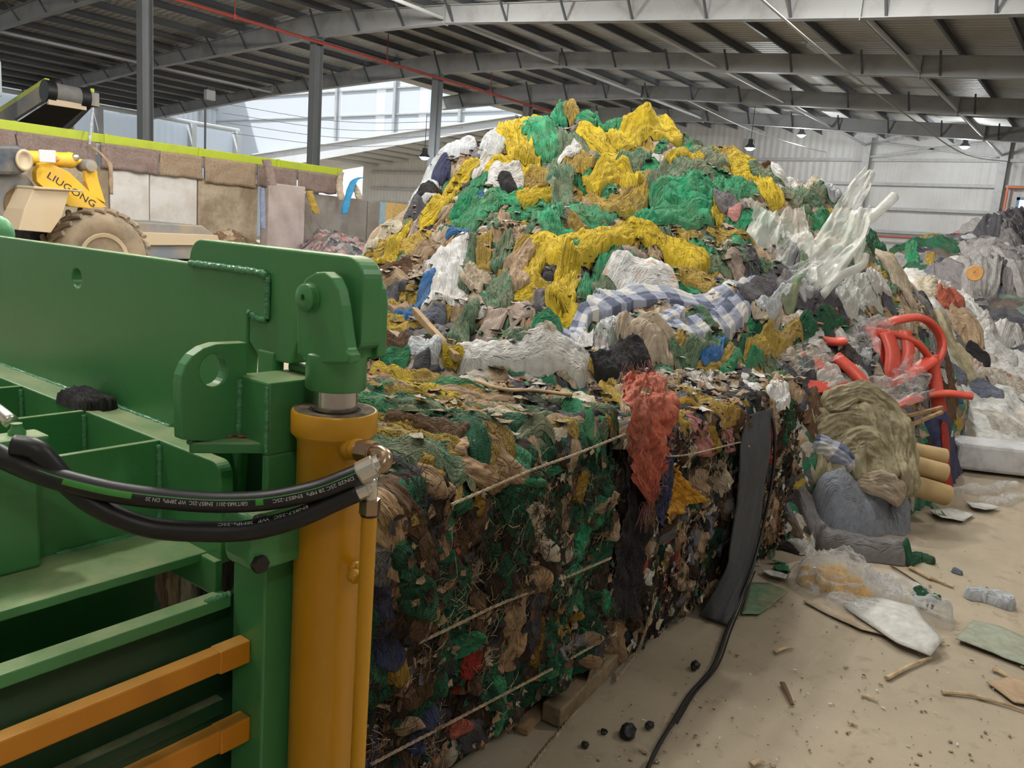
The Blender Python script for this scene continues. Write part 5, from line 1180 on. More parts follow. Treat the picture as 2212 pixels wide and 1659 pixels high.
# wooden stake
m = MB(); p, q = MD.hit(893, 702)[0], MD.hit(985, 806)[0]; p, q = MD.P(*p, MD.H(*p)+.06), MD.P(*q, MD.H(*q)+.04)
wood = paint('raw_wood', (176, 150, 114), .85, (130, 98, 66), .5, 14)
tag(m.prism([p+np.array(d) for d in ((-.02, 0, .02), (.022, 0, .015), (.02, 0, -.02), (-.018, 0, -.018))], q-p).mk('wooden_stake', wood, smooth=False, bevel=.004), 'splintered wooden stake leaning behind the nearest bale', 'stake')
m = MB(); pts = spline([b1.top.P(*b1.top.hit(x, y)[0], np.array(.05)) for x, y in ((1030, 832), (1090, 818), (1160, 808), (1240, 803))], 30)
m.tube(pts, .014+.006*noise(np.arange(30)*.8, 3), 7, flat=.5); tag(m.mk('split_lath', wood), 'ragged split wooden lath lying on the nearest bale', 'lath')
# ================================================================== FILM, CHAIRS AND SOFT GOODS AT THE RIGHT OF THE MOUND
def sheet3(Lp, Rp, mat, name, label=None, cat=None, amp=.05, n=46, m=30, parent=None, nf=5, tf=4, seed=None, fold=0., holes=()):
    # a free standing crumpled sheet between two edge lines (picture x, y and distance)
    SEED[0] += 1; sd = seed or SEED[0]
    A_ = spline([at(x, y, D=d) for x, y, d in Lp], n); B_ = spline([at(x, y, D=d) for x, y, d in Rp], n)
    s = np.linspace(0, 1, m); t = np.linspace(0, 1, n); T, S_ = np.meshgrid(t, s, indexing='ij')
    P = A_[:, None]*(1-S_[..., None])+B_[:, None]*S_[..., None]
    w = np.linalg.norm(B_-A_, axis=1).mean(); L = np.linalg.norm(np.diff((A_+B_)/2, axis=0), axis=1).sum()
    d1 = np.gradient(P, axis=0); d2 = np.gradient(P, axis=1); nn = np.cross(d1, d2); nn /= np.linalg.norm(nn, axis=2)[..., None]+1e-9
    if (nn.mean((0, 1))@CF) > 0: nn = -nn
    h = amp*((billow(S_*nf*.6+.6*noise(T*2, sd), T*tf*.6, sd*.7, sd % 90, 4, .6)-.4)*1.6+.8*noise(S_*2, T*2, sd*.3))+fold*np.sin(S_*math.pi)
    V = (P+nn*h[..., None]).reshape(-1, 3)
    Fc = [(i*m+j, (i+1)*m+j, (i+1)*m+j+1, i*m+j+1) for i in range(n-1) for j in range(m-1)]
    if holes: Fc = [f for f in Fc if not any(((S_.ravel()[f[0]]-a)*w)**2+((T.ravel()[f[0]]-b)*L)**2 < (r*(1+.5*noise(S_.ravel()[f[0]]*9, T.ravel()[f[0]]*25, sd)))**2 for a, b, r in holes)]
    o = mk(name, V, Fc, mat, parent, uv=np.stack([(S_*w).ravel(), (T*L).ravel()], 1))
    return tag(o, label, cat) if label else o
FB = thing('film_bale', MD.P(*MD.hit(1700, 610)[0], 0.), 'big bundle of clear plastic film bags bristling upward on the right of the mound', 'plastic film')
def fl(L_, R_, mat=FILMW, nm='film_sheet', **k): return sheet3(L_, R_, mat, nm, parent=FB, **k)
fl([(1545, 660, 6.1), (1590, 560, 6.3), (1632, 442, 6.5)], [(1665, 650, 6.0), (1680, 560, 6.2), (1688, 470, 6.4)], amp=.09, nf=3, tf=2)
fl([(1630, 650, 6.1), (1660, 550, 6.35), (1684, 470, 6.5)], [(1765, 610, 6.1), (1760, 530, 6.35), (1738, 440, 6.5)], amp=.1, nf=3, tf=2)
fl([(1690, 620, 6.2), (1750, 530, 6.4), (1800, 460, 6.6)], [(1800, 615, 6.1), (1855, 545, 6.3), (1888, 448, 6.6)], amp=.08, nf=3, tf=2)
fl([(1785, 478, 6.8), (1830, 405, 6.85), (1868, 362, 6.9)], [(1830, 478, 6.75), (1868, 430, 6.8), (1892, 374, 6.85)], amp=.05, nf=3, tf=2)
fl([(1585, 665, 5.9), (1640, 600, 6.0), (1700, 560, 6.1)], [(1700, 660, 5.8), (1750, 610, 5.9), (1800, 570, 6.05)], FILM, amp=.09, nf=3, tf=3)
fl([(1560, 650, 6.0), (1620, 570, 6.2), (1670, 500, 6.3)], [(1650, 665, 5.9), (1710, 580, 6.1), (1750, 500, 6.25)], FILM, amp=.1, nf=3, tf=2)
fl([(1840, 500, 6.5), (1862, 470, 6.55), (1880, 440, 6.6)], [(1850, 620, 6.2), (1862, 560, 6.3), (1878, 500, 6.4)], amp=.04, nf=3, tf=2)
def roll(path, r, mat, label, cat='plastic roll', name='film_roll', n=20):
    P = spline([at(x, y, D=d) for x, y, d in path], n); m = MB(); m.tube(P, r*(1+.12*noise(np.arange(n)*.5, r*99)), 14); return tag(m.mk(name, mat), label, cat)
roll([(1858, 490, 6.6), (1892, 462, 6.65), (1932, 424, 6.7)], .042, FILMW, 'narrow roll of clear film sticking out to the right of the film bundle')
roll([(1775, 640, 6.1), (1810, 600, 6.2), (1860, 575, 6.3), (1868, 552, 6.35)], .035, FILMW, 'short pale roll of film below the film bundle')
tag(mk(*(lambda o: ('green_strap', *o))(cloth(MD, [(1752, 470), (1745, 540), (1722, 600), (1690, 650)], 16, GREEN2, '', build=False)), GREEN2), 'thin green netting strip crossing the film bundle', 'netting')
# red plastic chair parts in torn film
redp = plain('red_plastic', (224, 92, 76), .38)
CH = thing('plastic_chair', at(1960, 800, D=6.4), 'broken red plastic armchair lying on its side at the right of the mound', 'chair')
def rt(path, r, nm, par, flat=.45, lab_=None, n=40, up=None):
    P = spline([at(x, y, D=d) for x, y, d in path], n); m = MB(); m.tube(P, r, 12, True, flat, up); o = m.mk(nm, redp, par); return o
rt([(1898, 706, 6.3), (1945, 690, 6.35), (1992, 688, 6.4), (2026, 716, 6.42), (2035, 755, 6.4), (2018, 788, 6.35), (1990, 792, 6.3)], .062, 'armrest', CH, .5)
rt([(1870, 712, 6.15), (1930, 722, 6.18), (1985, 745, 6.2), (2015, 790, 6.22), (2022, 840, 6.2)], .045, 'back_frame', CH, .6)
rt([(2012, 768, 6.2), (2020, 825, 6.18), (2030, 890, 6.12)], .05, 'leg', CH, .6)
rt([(2005, 852, 6.1), (2050, 850, 6.05), (2100, 856, 6.0)], .052, 'leg', CH, .55)
rt([(1925, 828, 6.05), (1965, 806, 6.1), (2010, 778, 6.2)], .075, 'seat_rail', CH, .5)
rt([(1915, 720, 6.1), (1928, 760, 6.05), (1925, 805, 6.0), (1908, 838, 5.98)], .075, 'back_slat', CH, .35)
rt([(1888, 712, 6.12), (1900, 760, 6.08), (1898, 810, 6.02)], .055, 'back_slat', CH, .4)
rt([(1955, 715, 6.2), (1962, 760, 6.15), (1950, 800, 6.1)], .055, 'back_slat', CH, .4)
CH2 = thing('plastic_chair', at(1760, 780, D=5.6), 'second red plastic chair in pieces, wrapped in clear film left of the armchair', 'chair')
rt([(1685, 728, 5.6), (1715, 752, 5.55), (1760, 785, 5.5), (1805, 812, 5.5)], .085, 'back_slat', CH2, .4)
rt([(1690, 775, 5.45), (1705, 805, 5.4), (1740, 830, 5.4)], .06, 'leg', CH2, .6)
rt([(1805, 770, 5.6), (1840, 800, 5.55), (1875, 838, 5.5)], .08, 'leg', CH2, .5)
rt([(1765, 732, 5.7), (1800, 738, 5.7), (1822, 736, 5.7)], .075, 'armrest', CH2, .4)
rt([(1865, 845, 5.5), (1900, 868, 5.45), (1930, 895, 5.4)], .07, 'leg', CH2, .45)
rt([(1925, 880, 5.6), (1960, 868, 5.7), (1985, 860, 5.8)], .04, 'leg', CH2, .6)
m = MB(); a_, b_, c_, d_ = at(1682, 812, D=5.3), at(1765, 822, D=5.35), at(1850, 826, D=5.5), at(1690, 838, D=5.2)
e_ = at(1770, 846, D=5.25); f_ = at(1835, 842, D=5.4)
m.prism([a_, b_, c_, f_, e_, d_], (0, 0, -.012)); m.mk('seat', redp, CH2, smooth=False, bevel=.004)
for L_, R_, mt, lb in (([(1640, 800, 5.3), (1690, 760, 5.35), (1750, 730, 5.4)], [(1700, 830, 5.2), (1760, 800, 5.3), (1820, 770, 5.4)], FILM, 'torn clear film over the red chair pieces, left part'),
                       ([(1800, 720, 5.9), (1820, 770, 5.8), (1830, 820, 5.7)], [(1890, 700, 6.0), (1900, 760, 5.85), (1890, 815, 5.75)], FILM, 'torn clear film bulging between the two red chairs'),
                       ([(1830, 700, 6.2), (1870, 690, 6.25), (1920, 690, 6.25)], [(1840, 730, 6.1), (1890, 725, 6.1), (1925, 722, 6.15)], FILM, 'torn clear film along the top of the red armchair'),
                       ([(1840, 830, 5.6), (1900, 815, 5.7), (1990, 820, 5.8)], [(1860, 880, 5.4), (1930, 880, 5.5), (2010, 860, 5.7)], FILM, 'torn clear film under the red armchair'),
                       ([(1960, 770, 6.0), (1985, 795, 6.0), (2010, 830, 6.0)], [(1930, 800, 5.9), (1950, 830, 5.9), (1985, 850, 5.95)], FILM, 'small piece of clear film on the armchair legs')):
    sheet3(L_, R_, mt, 'film_sheet', lb, 'plastic film', amp=.08, nf=4, tf=3)
# ground surface for things lying on the floor
GD = Surf((0, 0, 0), (1, 0, 0), (0, 1, 0), (0, 0, 1), 1.5, 13, -1.6, 2.2, .012, lambda A, B: np.maximum(.004, MD.samp(MD.h0, A, B)*(B > -.2)*((A > 4.52) | (B > 1.4))))
# olive curtain and bedding
OC = thing('curtain', MD.P(*MD.hit(1880, 960)[0], 0.), 'heaped olive curtain cloth hanging down below the red chairs', 'curtain')
fo_ = at(1850, 1165, Z=0); Uh = np.array([CR[0], CR[1], 0]); Uh /= np.linalg.norm(Uh); Bh = np.array([CF[0], CF[1], 0]); Bh /= np.linalg.norm(Bh)
Vs = Bh*math.cos(R(56))+np.array([0, 0, 1])*math.sin(R(56)); Ns = -Bh*math.sin(R(56))+np.array([0, 0, 1])*math.cos(R(56))
FS = Surf(fo_, Uh, Vs, Ns, -.75, .75, -.05, 1.35, .012, lambda A, B: .05*fbm(A*2.4, B*2.4, 0, 91, 3)+.03)
def ocp(path, w, **k): return cloth(FS, path, w, OLIVE, 'curtain_fold', OC, **dict(dict(nf=6, amp=.2, dome=.4, lim=.4, crumple=.004, drift=.7), **k))
ocp([(1745, 880), (1768, 960), (1785, 1060)], 100, dome=.2); ocp([(1925, 900), (1945, 980), (1945, 1060)], 70, dome=.2); ocp([(1850, 870), (1870, 960), (1880, 1050)], 110, dome=.2)
ocp([(1762, 935), (1820, 905), (1880, 925), (1915, 1000), (1925, 1070)], 58)
ocp([(1800, 985), (1850, 950), (1900, 975), (1925, 1040)], 50)
ocp([(1775, 880), (1845, 850), (1905, 875), (1940, 940), (1955, 1010), (1960, 1075)], 52)
net('ragged milky film fringe over the top of the olive curtain', [(1770, 835), (1820, 828), (1880, 850)], 40, FILMW, 'plastic_sheet', 'plastic', amp=.35, nf=9)
net('dark brown plastic flap between the second bale and the olive curtain', [(1742, 930), (1760, 890), (1785, 850)], 46, BROWN, 'plastic_flap', 'plastic', nf=3, amp=.15)
def cush(label, path, w, mat, **k): return tag(cloth(GD, path, w, mat, 'pillow', **dict(dict(nf=3, amp=.08, dome=1.1, lim=.9, rag=.05, end=.6, endw=.45, ep=3, tf=2), **k)), label, 'pillow')
def bed(S, label, path, w, mat, name='duvet', cat='duvet', **k): return tag(cloth(S, path, w, mat, name, **dict(dict(nf=3, amp=.1, dome=.9, lim=.9, rag=.08, end=.7, endw=.5, ep=3, tf=2), **k)), label, cat)
CHECK = plaid('pale_check')
bed(FS, 'blue checked pillow wedged beside the second bale', [(1745, 958), (1790, 978), (1845, 1012)], 50, CHECK, 'pillow', 'pillow')
bed(FS, 'dusty beige mattress cover below the olive curtain', [(1850, 1035), (1905, 1050), (1950, 1085)], 50, BEIGE, 'cover', 'cover', dome=.3)
bed(GD, 'plump slate blue duvet lying against the mound foot', [(1765, 1110), (1820, 1120), (1890, 1130), (1962, 1150)], 92, DUVET, dome=1.7)
bed(GD, 'grey rolled blanket under the slate blue duvet', [(1765, 1165), (1810, 1190), (1880, 1203), (1960, 1208)], 62, GREY, 'blanket', 'blanket', dome=1.3)
bed(GD, 'grey cloth trailing down beside the second bale', [(1735, 1060), (1750, 1110), (1770, 1160)], 46, GREY, 'cloth', 'cloth', dome=.5)
# cardboard tubes
cardb = paint('cardboard', (186, 160, 116), .85, (150, 124, 86), .3)
for i, (p, q, r) in enumerate((((1935, 968, 5.4), (2040, 988, 5.4), .06), ((1955, 1000, 5.32), (2040, 1022, 5.32), .065), ((1960, 1045, 5.25), (2045, 1070, 5.27), .07))):
    a_, b_ = at(*p[:2], D=p[2]), at(*q[:2], D=q[2]); d = (b_-a_)/np.linalg.norm(b_-a_)
    m = MB(); m.lathe(a_, d, [(r*.85, 0), (r, .001), (r, np.linalg.norm(b_-a_)), (r*.86, np.linalg.norm(b_-a_)), (r*.85, .02)], 24)
    tag(m.mk('cardboard_tube', cardb, angle=40), f'tan cardboard tube beside the olive curtain, {["highest", "middle one", "lowest"][i]} of the three', 'cardboard tube')
m = MB()
for a_, b_ in (((1935, 905, 5.7), (2035, 880, 5.9)), ((1950, 925, 5.65), (2035, 890, 5.85))):
    m = MB(); m.beam(at(*a_[:2], D=a_[2]), at(*b_[:2], D=b_[2]), .025, .02); tag(m.mk('thin_stick', wood, smooth=False), 'thin wooden stick under the red armchair, ' + ('upper' if b_[1] == 880 else 'lower') + ' one', 'stick')
bed(MD, 'dark blue drum shaped bundle behind the cardboard tubes', [(2010, 950), (2040, 940), (2062, 960)], 56, NAVY, 'bundle', 'bundle', dome=.6)
net('round red and white package end right of the cardboard tubes', [(2036, 985), (2050, 1000)], 44, RED, 'package', 'package', nf=2, dome=.6)
# ---------------------------------------------------------------- heaps farther right
def heap2(ctl_, box, res, sil, seed, mat, label, amp=.1):
    C_ = np.array([np.asarray(c, float) for c in ctl_]); sx, sy = [q[0] for q in sil], [q[1] for q in sil]
    def hf(A, B):
        z = tri_field(C_, A[0, 0], B[0, 0], A.shape[0], A.shape[1], res, 4)
        z = z+np.clip(z, 0, .3)/.3*amp*(billow(A*2, B*2, 0, seed, 4, .55)-.45)*1.5
        lo, hi = np.full(A.shape, -.5), np.full(A.shape, 5.)
        for _ in range(16):
            mid = (lo+hi)/2; zc = A*CF[0]+B*CF[1]+(mid-HC)*CF[2]; x = W/2+F*(A*CR[0]+B*CR[1]+(mid-HC)*CR[2])/zc; y = H/2+F*(A*CD[0]+B*CD[1]+(mid-HC)*CD[2])/zc
            ok = y > np.interp(x, sx, sy)+6; lo = np.where(ok, mid, lo); hi = np.where(ok, hi, mid)
        return np.maximum(np.minimum(z, lo), 0)
    S = Surf((0, 0, 0), (1, 0, 0), (0, 1, 0), (0, 0, 1), *box, res, hf)
    A, B = np.meshgrid(S.gu, S.gv, indexing='ij'); V = S.P(A, B, S.h).reshape(-1, 3); nv = S.nv; z = S.h
    Fc = [(i*nv+j, (i+1)*nv+j, (i+1)*nv+j+1, i*nv+j+1) for i in range(S.nu-1) for j in range(nv-1) if max(z[i, j], z[i+1, j], z[i+1, j+1], z[i, j+1]) > .015]
    us = sorted({q for f in Fc for q in f}); mp2 = {q: k for k, q in enumerate(us)}
    o = tag(mk('waste_mound', V[us], [tuple(mp2[q] for q in f) for f in Fc], mat), label, 'rubbish mound'); o['kind'] = 'stuff'
    return S
def zero_ring(x0, x1, y0, y1): return [(x, y, 0) for x in (x0, (x0+x1)/2, x1) for y in (y0, (y0+y1)/2, y1) if not (x == (x0+x1)/2 and y == (y0+y1)/2)]
sil2 = [(1800, 720), (1880, 600), (1905, 545), (1960, 512), (2010, 502), (2080, 494), (2150, 486), (2212, 484), (2400, 486), (2700, 570)]
c2 = [at(x, y, D=d) for x, y, d in ((1905, 550, 14.5), (1960, 515, 15), (2080, 490, 15.5), (2150, 476, 15.5), (2240, 474, 15.5), (1950, 600, 12.5), (2060, 600, 12.3), (2180, 600, 12), (2240, 600, 12), (2000, 560, 13.4), (2120, 540, 13.6))]
gm = rubble('grey_scraps', [(0, (120, 118, 122)), (.25, (90, 90, 96)), (.4, (150, 146, 144)), (.55, (110, 100, 92)), (.7, (170, 164, 160)), (.82, (70, 70, 80)), (.92, (120, 140, 130))], (3.5, 3.5, 5), .3)
R2 = heap2(c2+[(11.4, 2.6, 0), (11.4, 1.4, 0), (11.2, 0, 0), (11.2, -1.2, 0), (17.5, 5.5, 0), (19, 3, 0), (19, 0, .5), (14, 4.5, 0), (12, 3.2, 0), (15, -2.5, 0), (17, -2, 1)], (10.6, 19.5, -2.4, 6), .05, sil2, 61, gm, 'grey mound of rags at the right edge, in front of the back wall')
wm2 = rubble('white_bag_scraps', [(0, (222, 222, 218)), (.4, (206, 200, 190)), (.6, (180, 172, 162)), (.72, (232, 232, 230)), (.88, (120, 112, 104)), (.95, (150, 70, 60))], (3, 3, 4), .3)
sil3 = [(1880, 640), (1930, 560), (1990, 575), (2060, 602), (2130, 640), (2212, 660), (2400, 700)]
c3 = [at(x, y, D=d) for x, y, d in ((1950, 570, 9.6), (2010, 590, 10.2), (2090, 620, 10.6), (2180, 655, 10.8), (2260, 680, 10.8), (2010, 680, 9.0), (2100, 720, 9.2), (2200, 760, 9.4), (2060, 800, 8.6), (2140, 800, 8.9))]
c3 += [at(x, y, Z=0) for x, y in ((2110, 858), (2150, 868), (2200, 872), (2260, 880), (2070, 900))]
R3 = heap2(c3+[(8.0, 1.0, 0), (8, 2.5, .3), (12.4, 2.6, .4), (13.2, 1, .3), (12.6, -.6, .2), (11, -1, 0), (9.6, 3.4, .6)], (7.8, 13.4, -1.1, 3.6), .035, sil3, 67, wm2, 'white mound of sacks and cloth between the big mound and the grey mound')
def on(S, label, path, w, mat, name='cloth', cat='cloth', **k): return tag(cloth(S, path, w, mat, name, **dict(dict(nf=7, amp=.2, dome=.25, lim=.4), **k)), label, cat)
on(R2, 'ochre netting over the left top of the grey mound', [(1915, 560), (1945, 522), (1985, 508), (2025, 505)], 22, YELLOW2, 'netting_sheet', 'netting')
on(R2, 'green netting covering the left part of the grey mound', [(1930, 545), (1975, 530), (2030, 525), (2080, 545)], 46, GREEN3, 'netting_sheet', 'netting')
on(R2, 'green netting strip hanging down the left of the grey mound', [(1968, 525), (1970, 560), (1972, 590)], 26, GREEN, 'netting_sheet', 'netting')
on(R2, 'lower green netting on the grey mound', [(1945, 590), (2000, 588), (2060, 590), (2110, 600)], 46, GREEN3, 'netting_sheet', 'netting')
on(R2, 'yellow netting patch inside the green netting of the grey mound', [(2010, 545), (2014, 575)], 18, YELLOW2, 'netting_sheet', 'netting')
on(R2, 'second small yellow netting patch low on the grey mound', [(1995, 600), (2025, 598)], 14, YELLOW2, 'netting_sheet', 'netting')
on(R2, 'white plastic box scrap beside the green netting', [(2050, 560), (2075, 570)], 30, WHITE, 'box_scrap', 'box', nf=1, amp=.03, dome=.4)
on(R2, 'red cloth near the top of the grey mound', [(2060, 500), (2090, 492), (2120, 498)], 20, PINK, 'cloth', 'cloth')
on(R2, 'pale green cloth under the red cloth on the grey mound', [(2075, 512), (2110, 508), (2140, 512)], 18, WHITEB, 'cloth', 'cloth')
rs = random.Random(8)
LGREY = fabric('cloth_light_grey', (172, 170, 170), (140, 132, 124), .35)
for i in range(60):
    x, y = rs.uniform(2060, 2215), rs.uniform(492, 615)
    if x < 2112 and y < 602: x, y = x+95, y+6
    c, D = R2.hit(x, y, True); a = rs.gauss(.3, .7); L = rs.uniform(.5, 1.3)
    k, mt = rs.choice((('mid grey', GREY), ('mid grey', GREY), ('dark grey', GREYD), ('light grey', LGREY), ('slate', DENIM)))
    tag(cloth(R2, [c-(math.cos(a)*L/2, math.sin(a)*L/2), c, c+(math.cos(a)*L/2, math.sin(a)*L/2)], rs.uniform(.25, .6), mt, 'garment', uv=True, nf=6, amp=.2, rag=.3, lim=.3), f'crumpled {k} garment on the grey mound at the right edge', 'garment', k+' garments on the right mound')
m = MB(); q = at(2106, 590, D=11.3); m.lathe(q, -ray(2106, 598), [(.1, -.35), (.112, -.3), (.112, .0), (.104, .012), (.02, .012), (.015, .004)], 28); tag(m.mk('log', paint('log_end', (214, 160, 98), .8, (150, 104, 60), .35, 9), angle=40), 'round wooden log end poking out of the grey mound', 'log')
white_s = [('white woven sheet crest of the white mound', [(1950, 575), (1985, 585), (2020, 600), (2050, 610)], 34, WHITE), ('cream cloth folds on the left of the white mound', [(1975, 610), (2010, 620), (2050, 640)], 40, CREAM),
 ('brownish red bag on the white mound', [(2030, 655), (2060, 648), (2085, 660)], 30, CORAL), ('white cloth folds right of the brownish red bag', [(2090, 640), (2130, 650), (2170, 670)], 40, WHITE), ('large white sack at the right edge of the white mound', [(2150, 690), (2190, 680), (2220, 690)], 50, WHITE),
 ('long white wrapped roll low on the white mound', [(2080, 690), (2120, 710), (2170, 720), (2210, 715)], 40, WHITE), ('grey brown cloth hanging on the left of the white mound', [(2050, 680), (2090, 700), (2110, 760)], 50, TAN), ('white knotted cloth hanging down the right of the white mound', [(2125, 720), (2160, 760), (2200, 780)], 46, WHITE),
 ('black bag in the hollow of the white mound', [(2085, 755), (2110, 775), (2140, 790)], 34, BLACK), ('tan tarpaulin slanting down behind the red armchair', [(2025, 680), (2050, 740), (2090, 800), (2120, 835)], 60, OLIVE), ('dark stone grey bundle right of the red armchair', [(2035, 800), (2060, 810), (2090, 830)], 44, DENIM), ('slate bundle at the foot of the white mound', [(2095, 840), (2130, 848), (2170, 855)], 34, DENIM), ('faded printed sack at the foot of the white mound', [(2110, 805), (2160, 820), (2215, 840)], 46, PRINTR)]
for lb, pth, w_, mt in white_s: on(R3, lb, pth, w_, mt, 'cloth' if 'sack' not in lb else 'sack', 'cloth' if 'sack' not in lb else 'sack', lim=.5, dome=.35)
# white slab and dark film on the floor at the right edge
m = MB(); a_ = at(2062, 1018, Z=0); b_ = at(2290, 1045, Z=0); d = (b_-a_); nrm = np.array([-d[1], d[0], 0]); nrm /= np.linalg.norm(nrm)
if nrm@np.array([1, 0, 0]) < 0: nrm = -nrm
m.prism([a_+(0, 0, .02), b_+(0, 0, .02), b_+(0, 0, .25), a_+(0, 0, .25)], nrm*.35); tag(m.mk('foam_block', paint('dirty_white', (216, 218, 222), .7, (160, 158, 156), .4, 5), smooth=False, bevel=.03), 'long dirty white block lying on the floor at the right edge', 'block')
# ================================================================== LEFT BACKGROUND: SORTING PLATFORM, LOADER, CONVEYOR
lime = paint('lime_enamel', (186, 202, 60), .45, (150, 150, 80), .2, 3)
dust_y = paint('loader_yellow', (240, 194, 60), .5, (206, 176, 130), .3, 1.5)
dust_t = paint('loader_dust', (206, 188, 160), .8, (200, 160, 96), .2, 1.5)
dust_g = paint('loader_grey', (126, 134, 142), .6, (176, 158, 132), .5, 1.2)
dark_b = paint('loader_dark', (58, 72, 88), .5, (150, 136, 116), .35, 1.5)
tyre_m = paint('dusty_tyre', (164, 148, 126), .95, (90, 82, 74), .4, 2)
YW = 17.
o = thing('platform_rail', (9, YW, 3), 'long lime green beam along the top of the sorting platform at left', 'rail')
m = MB(); m.box((3.0, YW, 2.86), (14.7, YW+.12, 3.04)); m.mk('beam', lime, o, smooth=False, bevel=.01)
m = MB(); m.box((3.0, YW+.03, 2.62), (14.7, YW+.1, 2.86)); m.mk('fascia', steel, o, smooth=False)
for x in (6.2, 8.4, 10.5, 12.6, 14.5): m = MB(); m.box((x, YW-.03, 2.84), (x+.08, YW, 3.05)); m.mk('joint_clip', lime, o, smooth=False)
mauve = fabric('carpet_mauve', (160, 140, 134), (132, 112, 100), .5, crease=.3); cardt = fabric('carpet_tan', (176, 154, 130), (150, 128, 104), .4, crease=.2)
def X17(px): return float(at(px, 340, Y=YW-.05)[0])
for (a_, b_, zb_, mt, lb) in ((-60, 35, 2.42, mauve, 'mauve carpet hung below the lime rail at the far left edge'), (38, 205, 2.36, mauve, 'mauve carpet hung below the lime rail above the loader'), (216, 343, 2.36, mauve, 'wide mauve carpet hung below the lime rail right of the loader'), (345, 436, 2.36, cardt, 'tan board hung below the lime rail beside the wide mauve carpet'), (442, 552, 2.30, cardt, 'tan and mauve carpet hung below the lime rail in the middle'), (556, 640, 2.34, mauve, 'rumpled mauve carpet hung below the lime rail left of the ragged strip'), (644, 728, 2.36, mauve, 'last mauve carpet hung at the right end of the lime rail')):
    x0, x1 = X17(a_), X17(b_); n = 24; V = []; m = MB()
    for i in range(n+1):
        for j in range(9):
            x = x0+(x1-x0)*i/n; t = j/8; V.append((x+.03*noise(t*3, x, 5), YW-.05-.05*abs(noise(x*2.1, t*1.5, 3))-.02, 2.86-(2.86-zb_+.05*noise(x*3, 7))*t))
    o = tag(mk('carpet', V, [(i*9+j, i*9+j+1, (i+1)*9+j+1, (i+1)*9+j) for i in range(n) for j in range(8)], mt), lb, 'carpet'); s_ = o.modifiers.new('thickness', 'SOLIDIFY'); s_.thickness = .02
conc = {'white': paint('panel_white', (226, 224, 220), .8, (186, 170, 152), .35, 1.4), 'tan': paint('panel_tan', (196, 182, 158), .9, (130, 110, 88), .55, 1.2), 'pink': paint('panel_pinkish', (208, 194, 190), .85, (178, 160, 150), .4, 1.4), 'grey': paint('panel_concrete', (166, 162, 156), .9, (140, 128, 116), .45, .9)}
for (a_, b_, zt, k, lb) in ((-60, 100, 2.4, 'tan', 'dusty tan wall panel behind the loader'), (103, 236, 2.4, 'tan', 'dusty tan wall panel just right of the loader arm'), (239, 324, 2.41, 'white', 'pale stained wall panel left of the brightest panel'), (326, 428, 2.43, 'white', 'brightest white wall panel in the middle of the platform wall'), (431, 560, 2.40, 'tan', 'brown stained wall panel right of the brightest panel'), (576, 656, 2.46, 'pink', 'pinkish white wall panel standing right of the blue strip of film'), (660, 800, 2.32, 'grey', 'grey concrete wall panel behind the blue hanging strip'), (802, 930, 2.30, 'grey', 'grey concrete wall panel running behind the left foot of the mound')):
    x0, x1 = X17(a_), X17(b_); m = MB(); m.box((x0, YW-.02 if k != 'pink' else YW-.16, 0), (x1, YW+.16, zt))
    tag(m.mk('wall_panel', conc[k], smooth=False, bevel=.02), lb, 'wall panel')
def strip_h(pts, w, mat, name, label, cat, n=24, tw=.3):
    P = spline([at(x, y, D=d) for x, y, d in pts], n); w = w*pts[0][2]/F; V = []
    for i, p in enumerate(P):
        for j in (-1, -.3, .3, 1): V.append(p+CR*j*w/2*(1+.2*noise(i*.4, w*9))-CF*.03*noise(i*.3, j))
    o = tag(mk(name, V, [(i*4+j, (i+1)*4+j, (i+1)*4+j+1, i*4+j+1) for i in range(n-1) for j in range(3)], mat), label, cat); s_ = o.modifiers.new('thickness', 'SOLIDIFY'); s_.thickness = .006
strip_h([(780, 383, 20.9), (764, 392, 20.7), (752, 425, 20.5), (743, 462, 20.4)], 14, fabric('strip_blue', (64, 160, 214), (90, 150, 190), .2), 'blue_strip', 'bright blue strip hanging over the concrete wall right of the lime rail', 'strip')
strip_h([(668, 412, 20.0), (672, 430, 20), (684, 462, 20)], 16, YELLOW2, 'yellow_cloth', 'small yellow cloth hanging down right of the pinkish wall panel', 'cloth')
strip_h([(566, 405, 18.8), (567, 450, 18.6), (568, 495, 18.5)], 11, fabric('film_grey_blue', (150, 160, 186), (120, 130, 160), .3), 'film_strip', 'grey blue strip of film hanging left of the pinkish wall panel', 'strip')
strip_h([(575, 345, 18.9), (582, 372, 18.8), (588, 400, 18.6)], 20, mauve, 'rag_strip', 'ragged strip hanging over the lime rail near its middle', 'rag')
strip_h([(200, 232, 16), (197, 268, 15.9), (193, 312, 15.8)], 6, WHITEB, 'white_strap', 'white strap hanging from the conveyor head down to the lime rail', 'strap')
strip_h([(200, 318, 14.8), (225, 340, 14.8), (238, 360, 14.7), (240, 420, 14.7)], 9, TAN, 'rag_strip', 'brown rag hanging down right of the loader arm', 'rag')
strip_h([(737, 372, 20.8), (733, 400, 20.8), (738, 432, 20.6)], 14, BEIGE, 'rag_strip', 'tan rag at the right end of the lime rail', 'rag')
strip_h([(762, 395, 20.8), (772, 415, 20.8), (776, 430, 20.8)], 14, CREAM, 'rag_strip', 'cream rag beside the blue strip', 'rag')
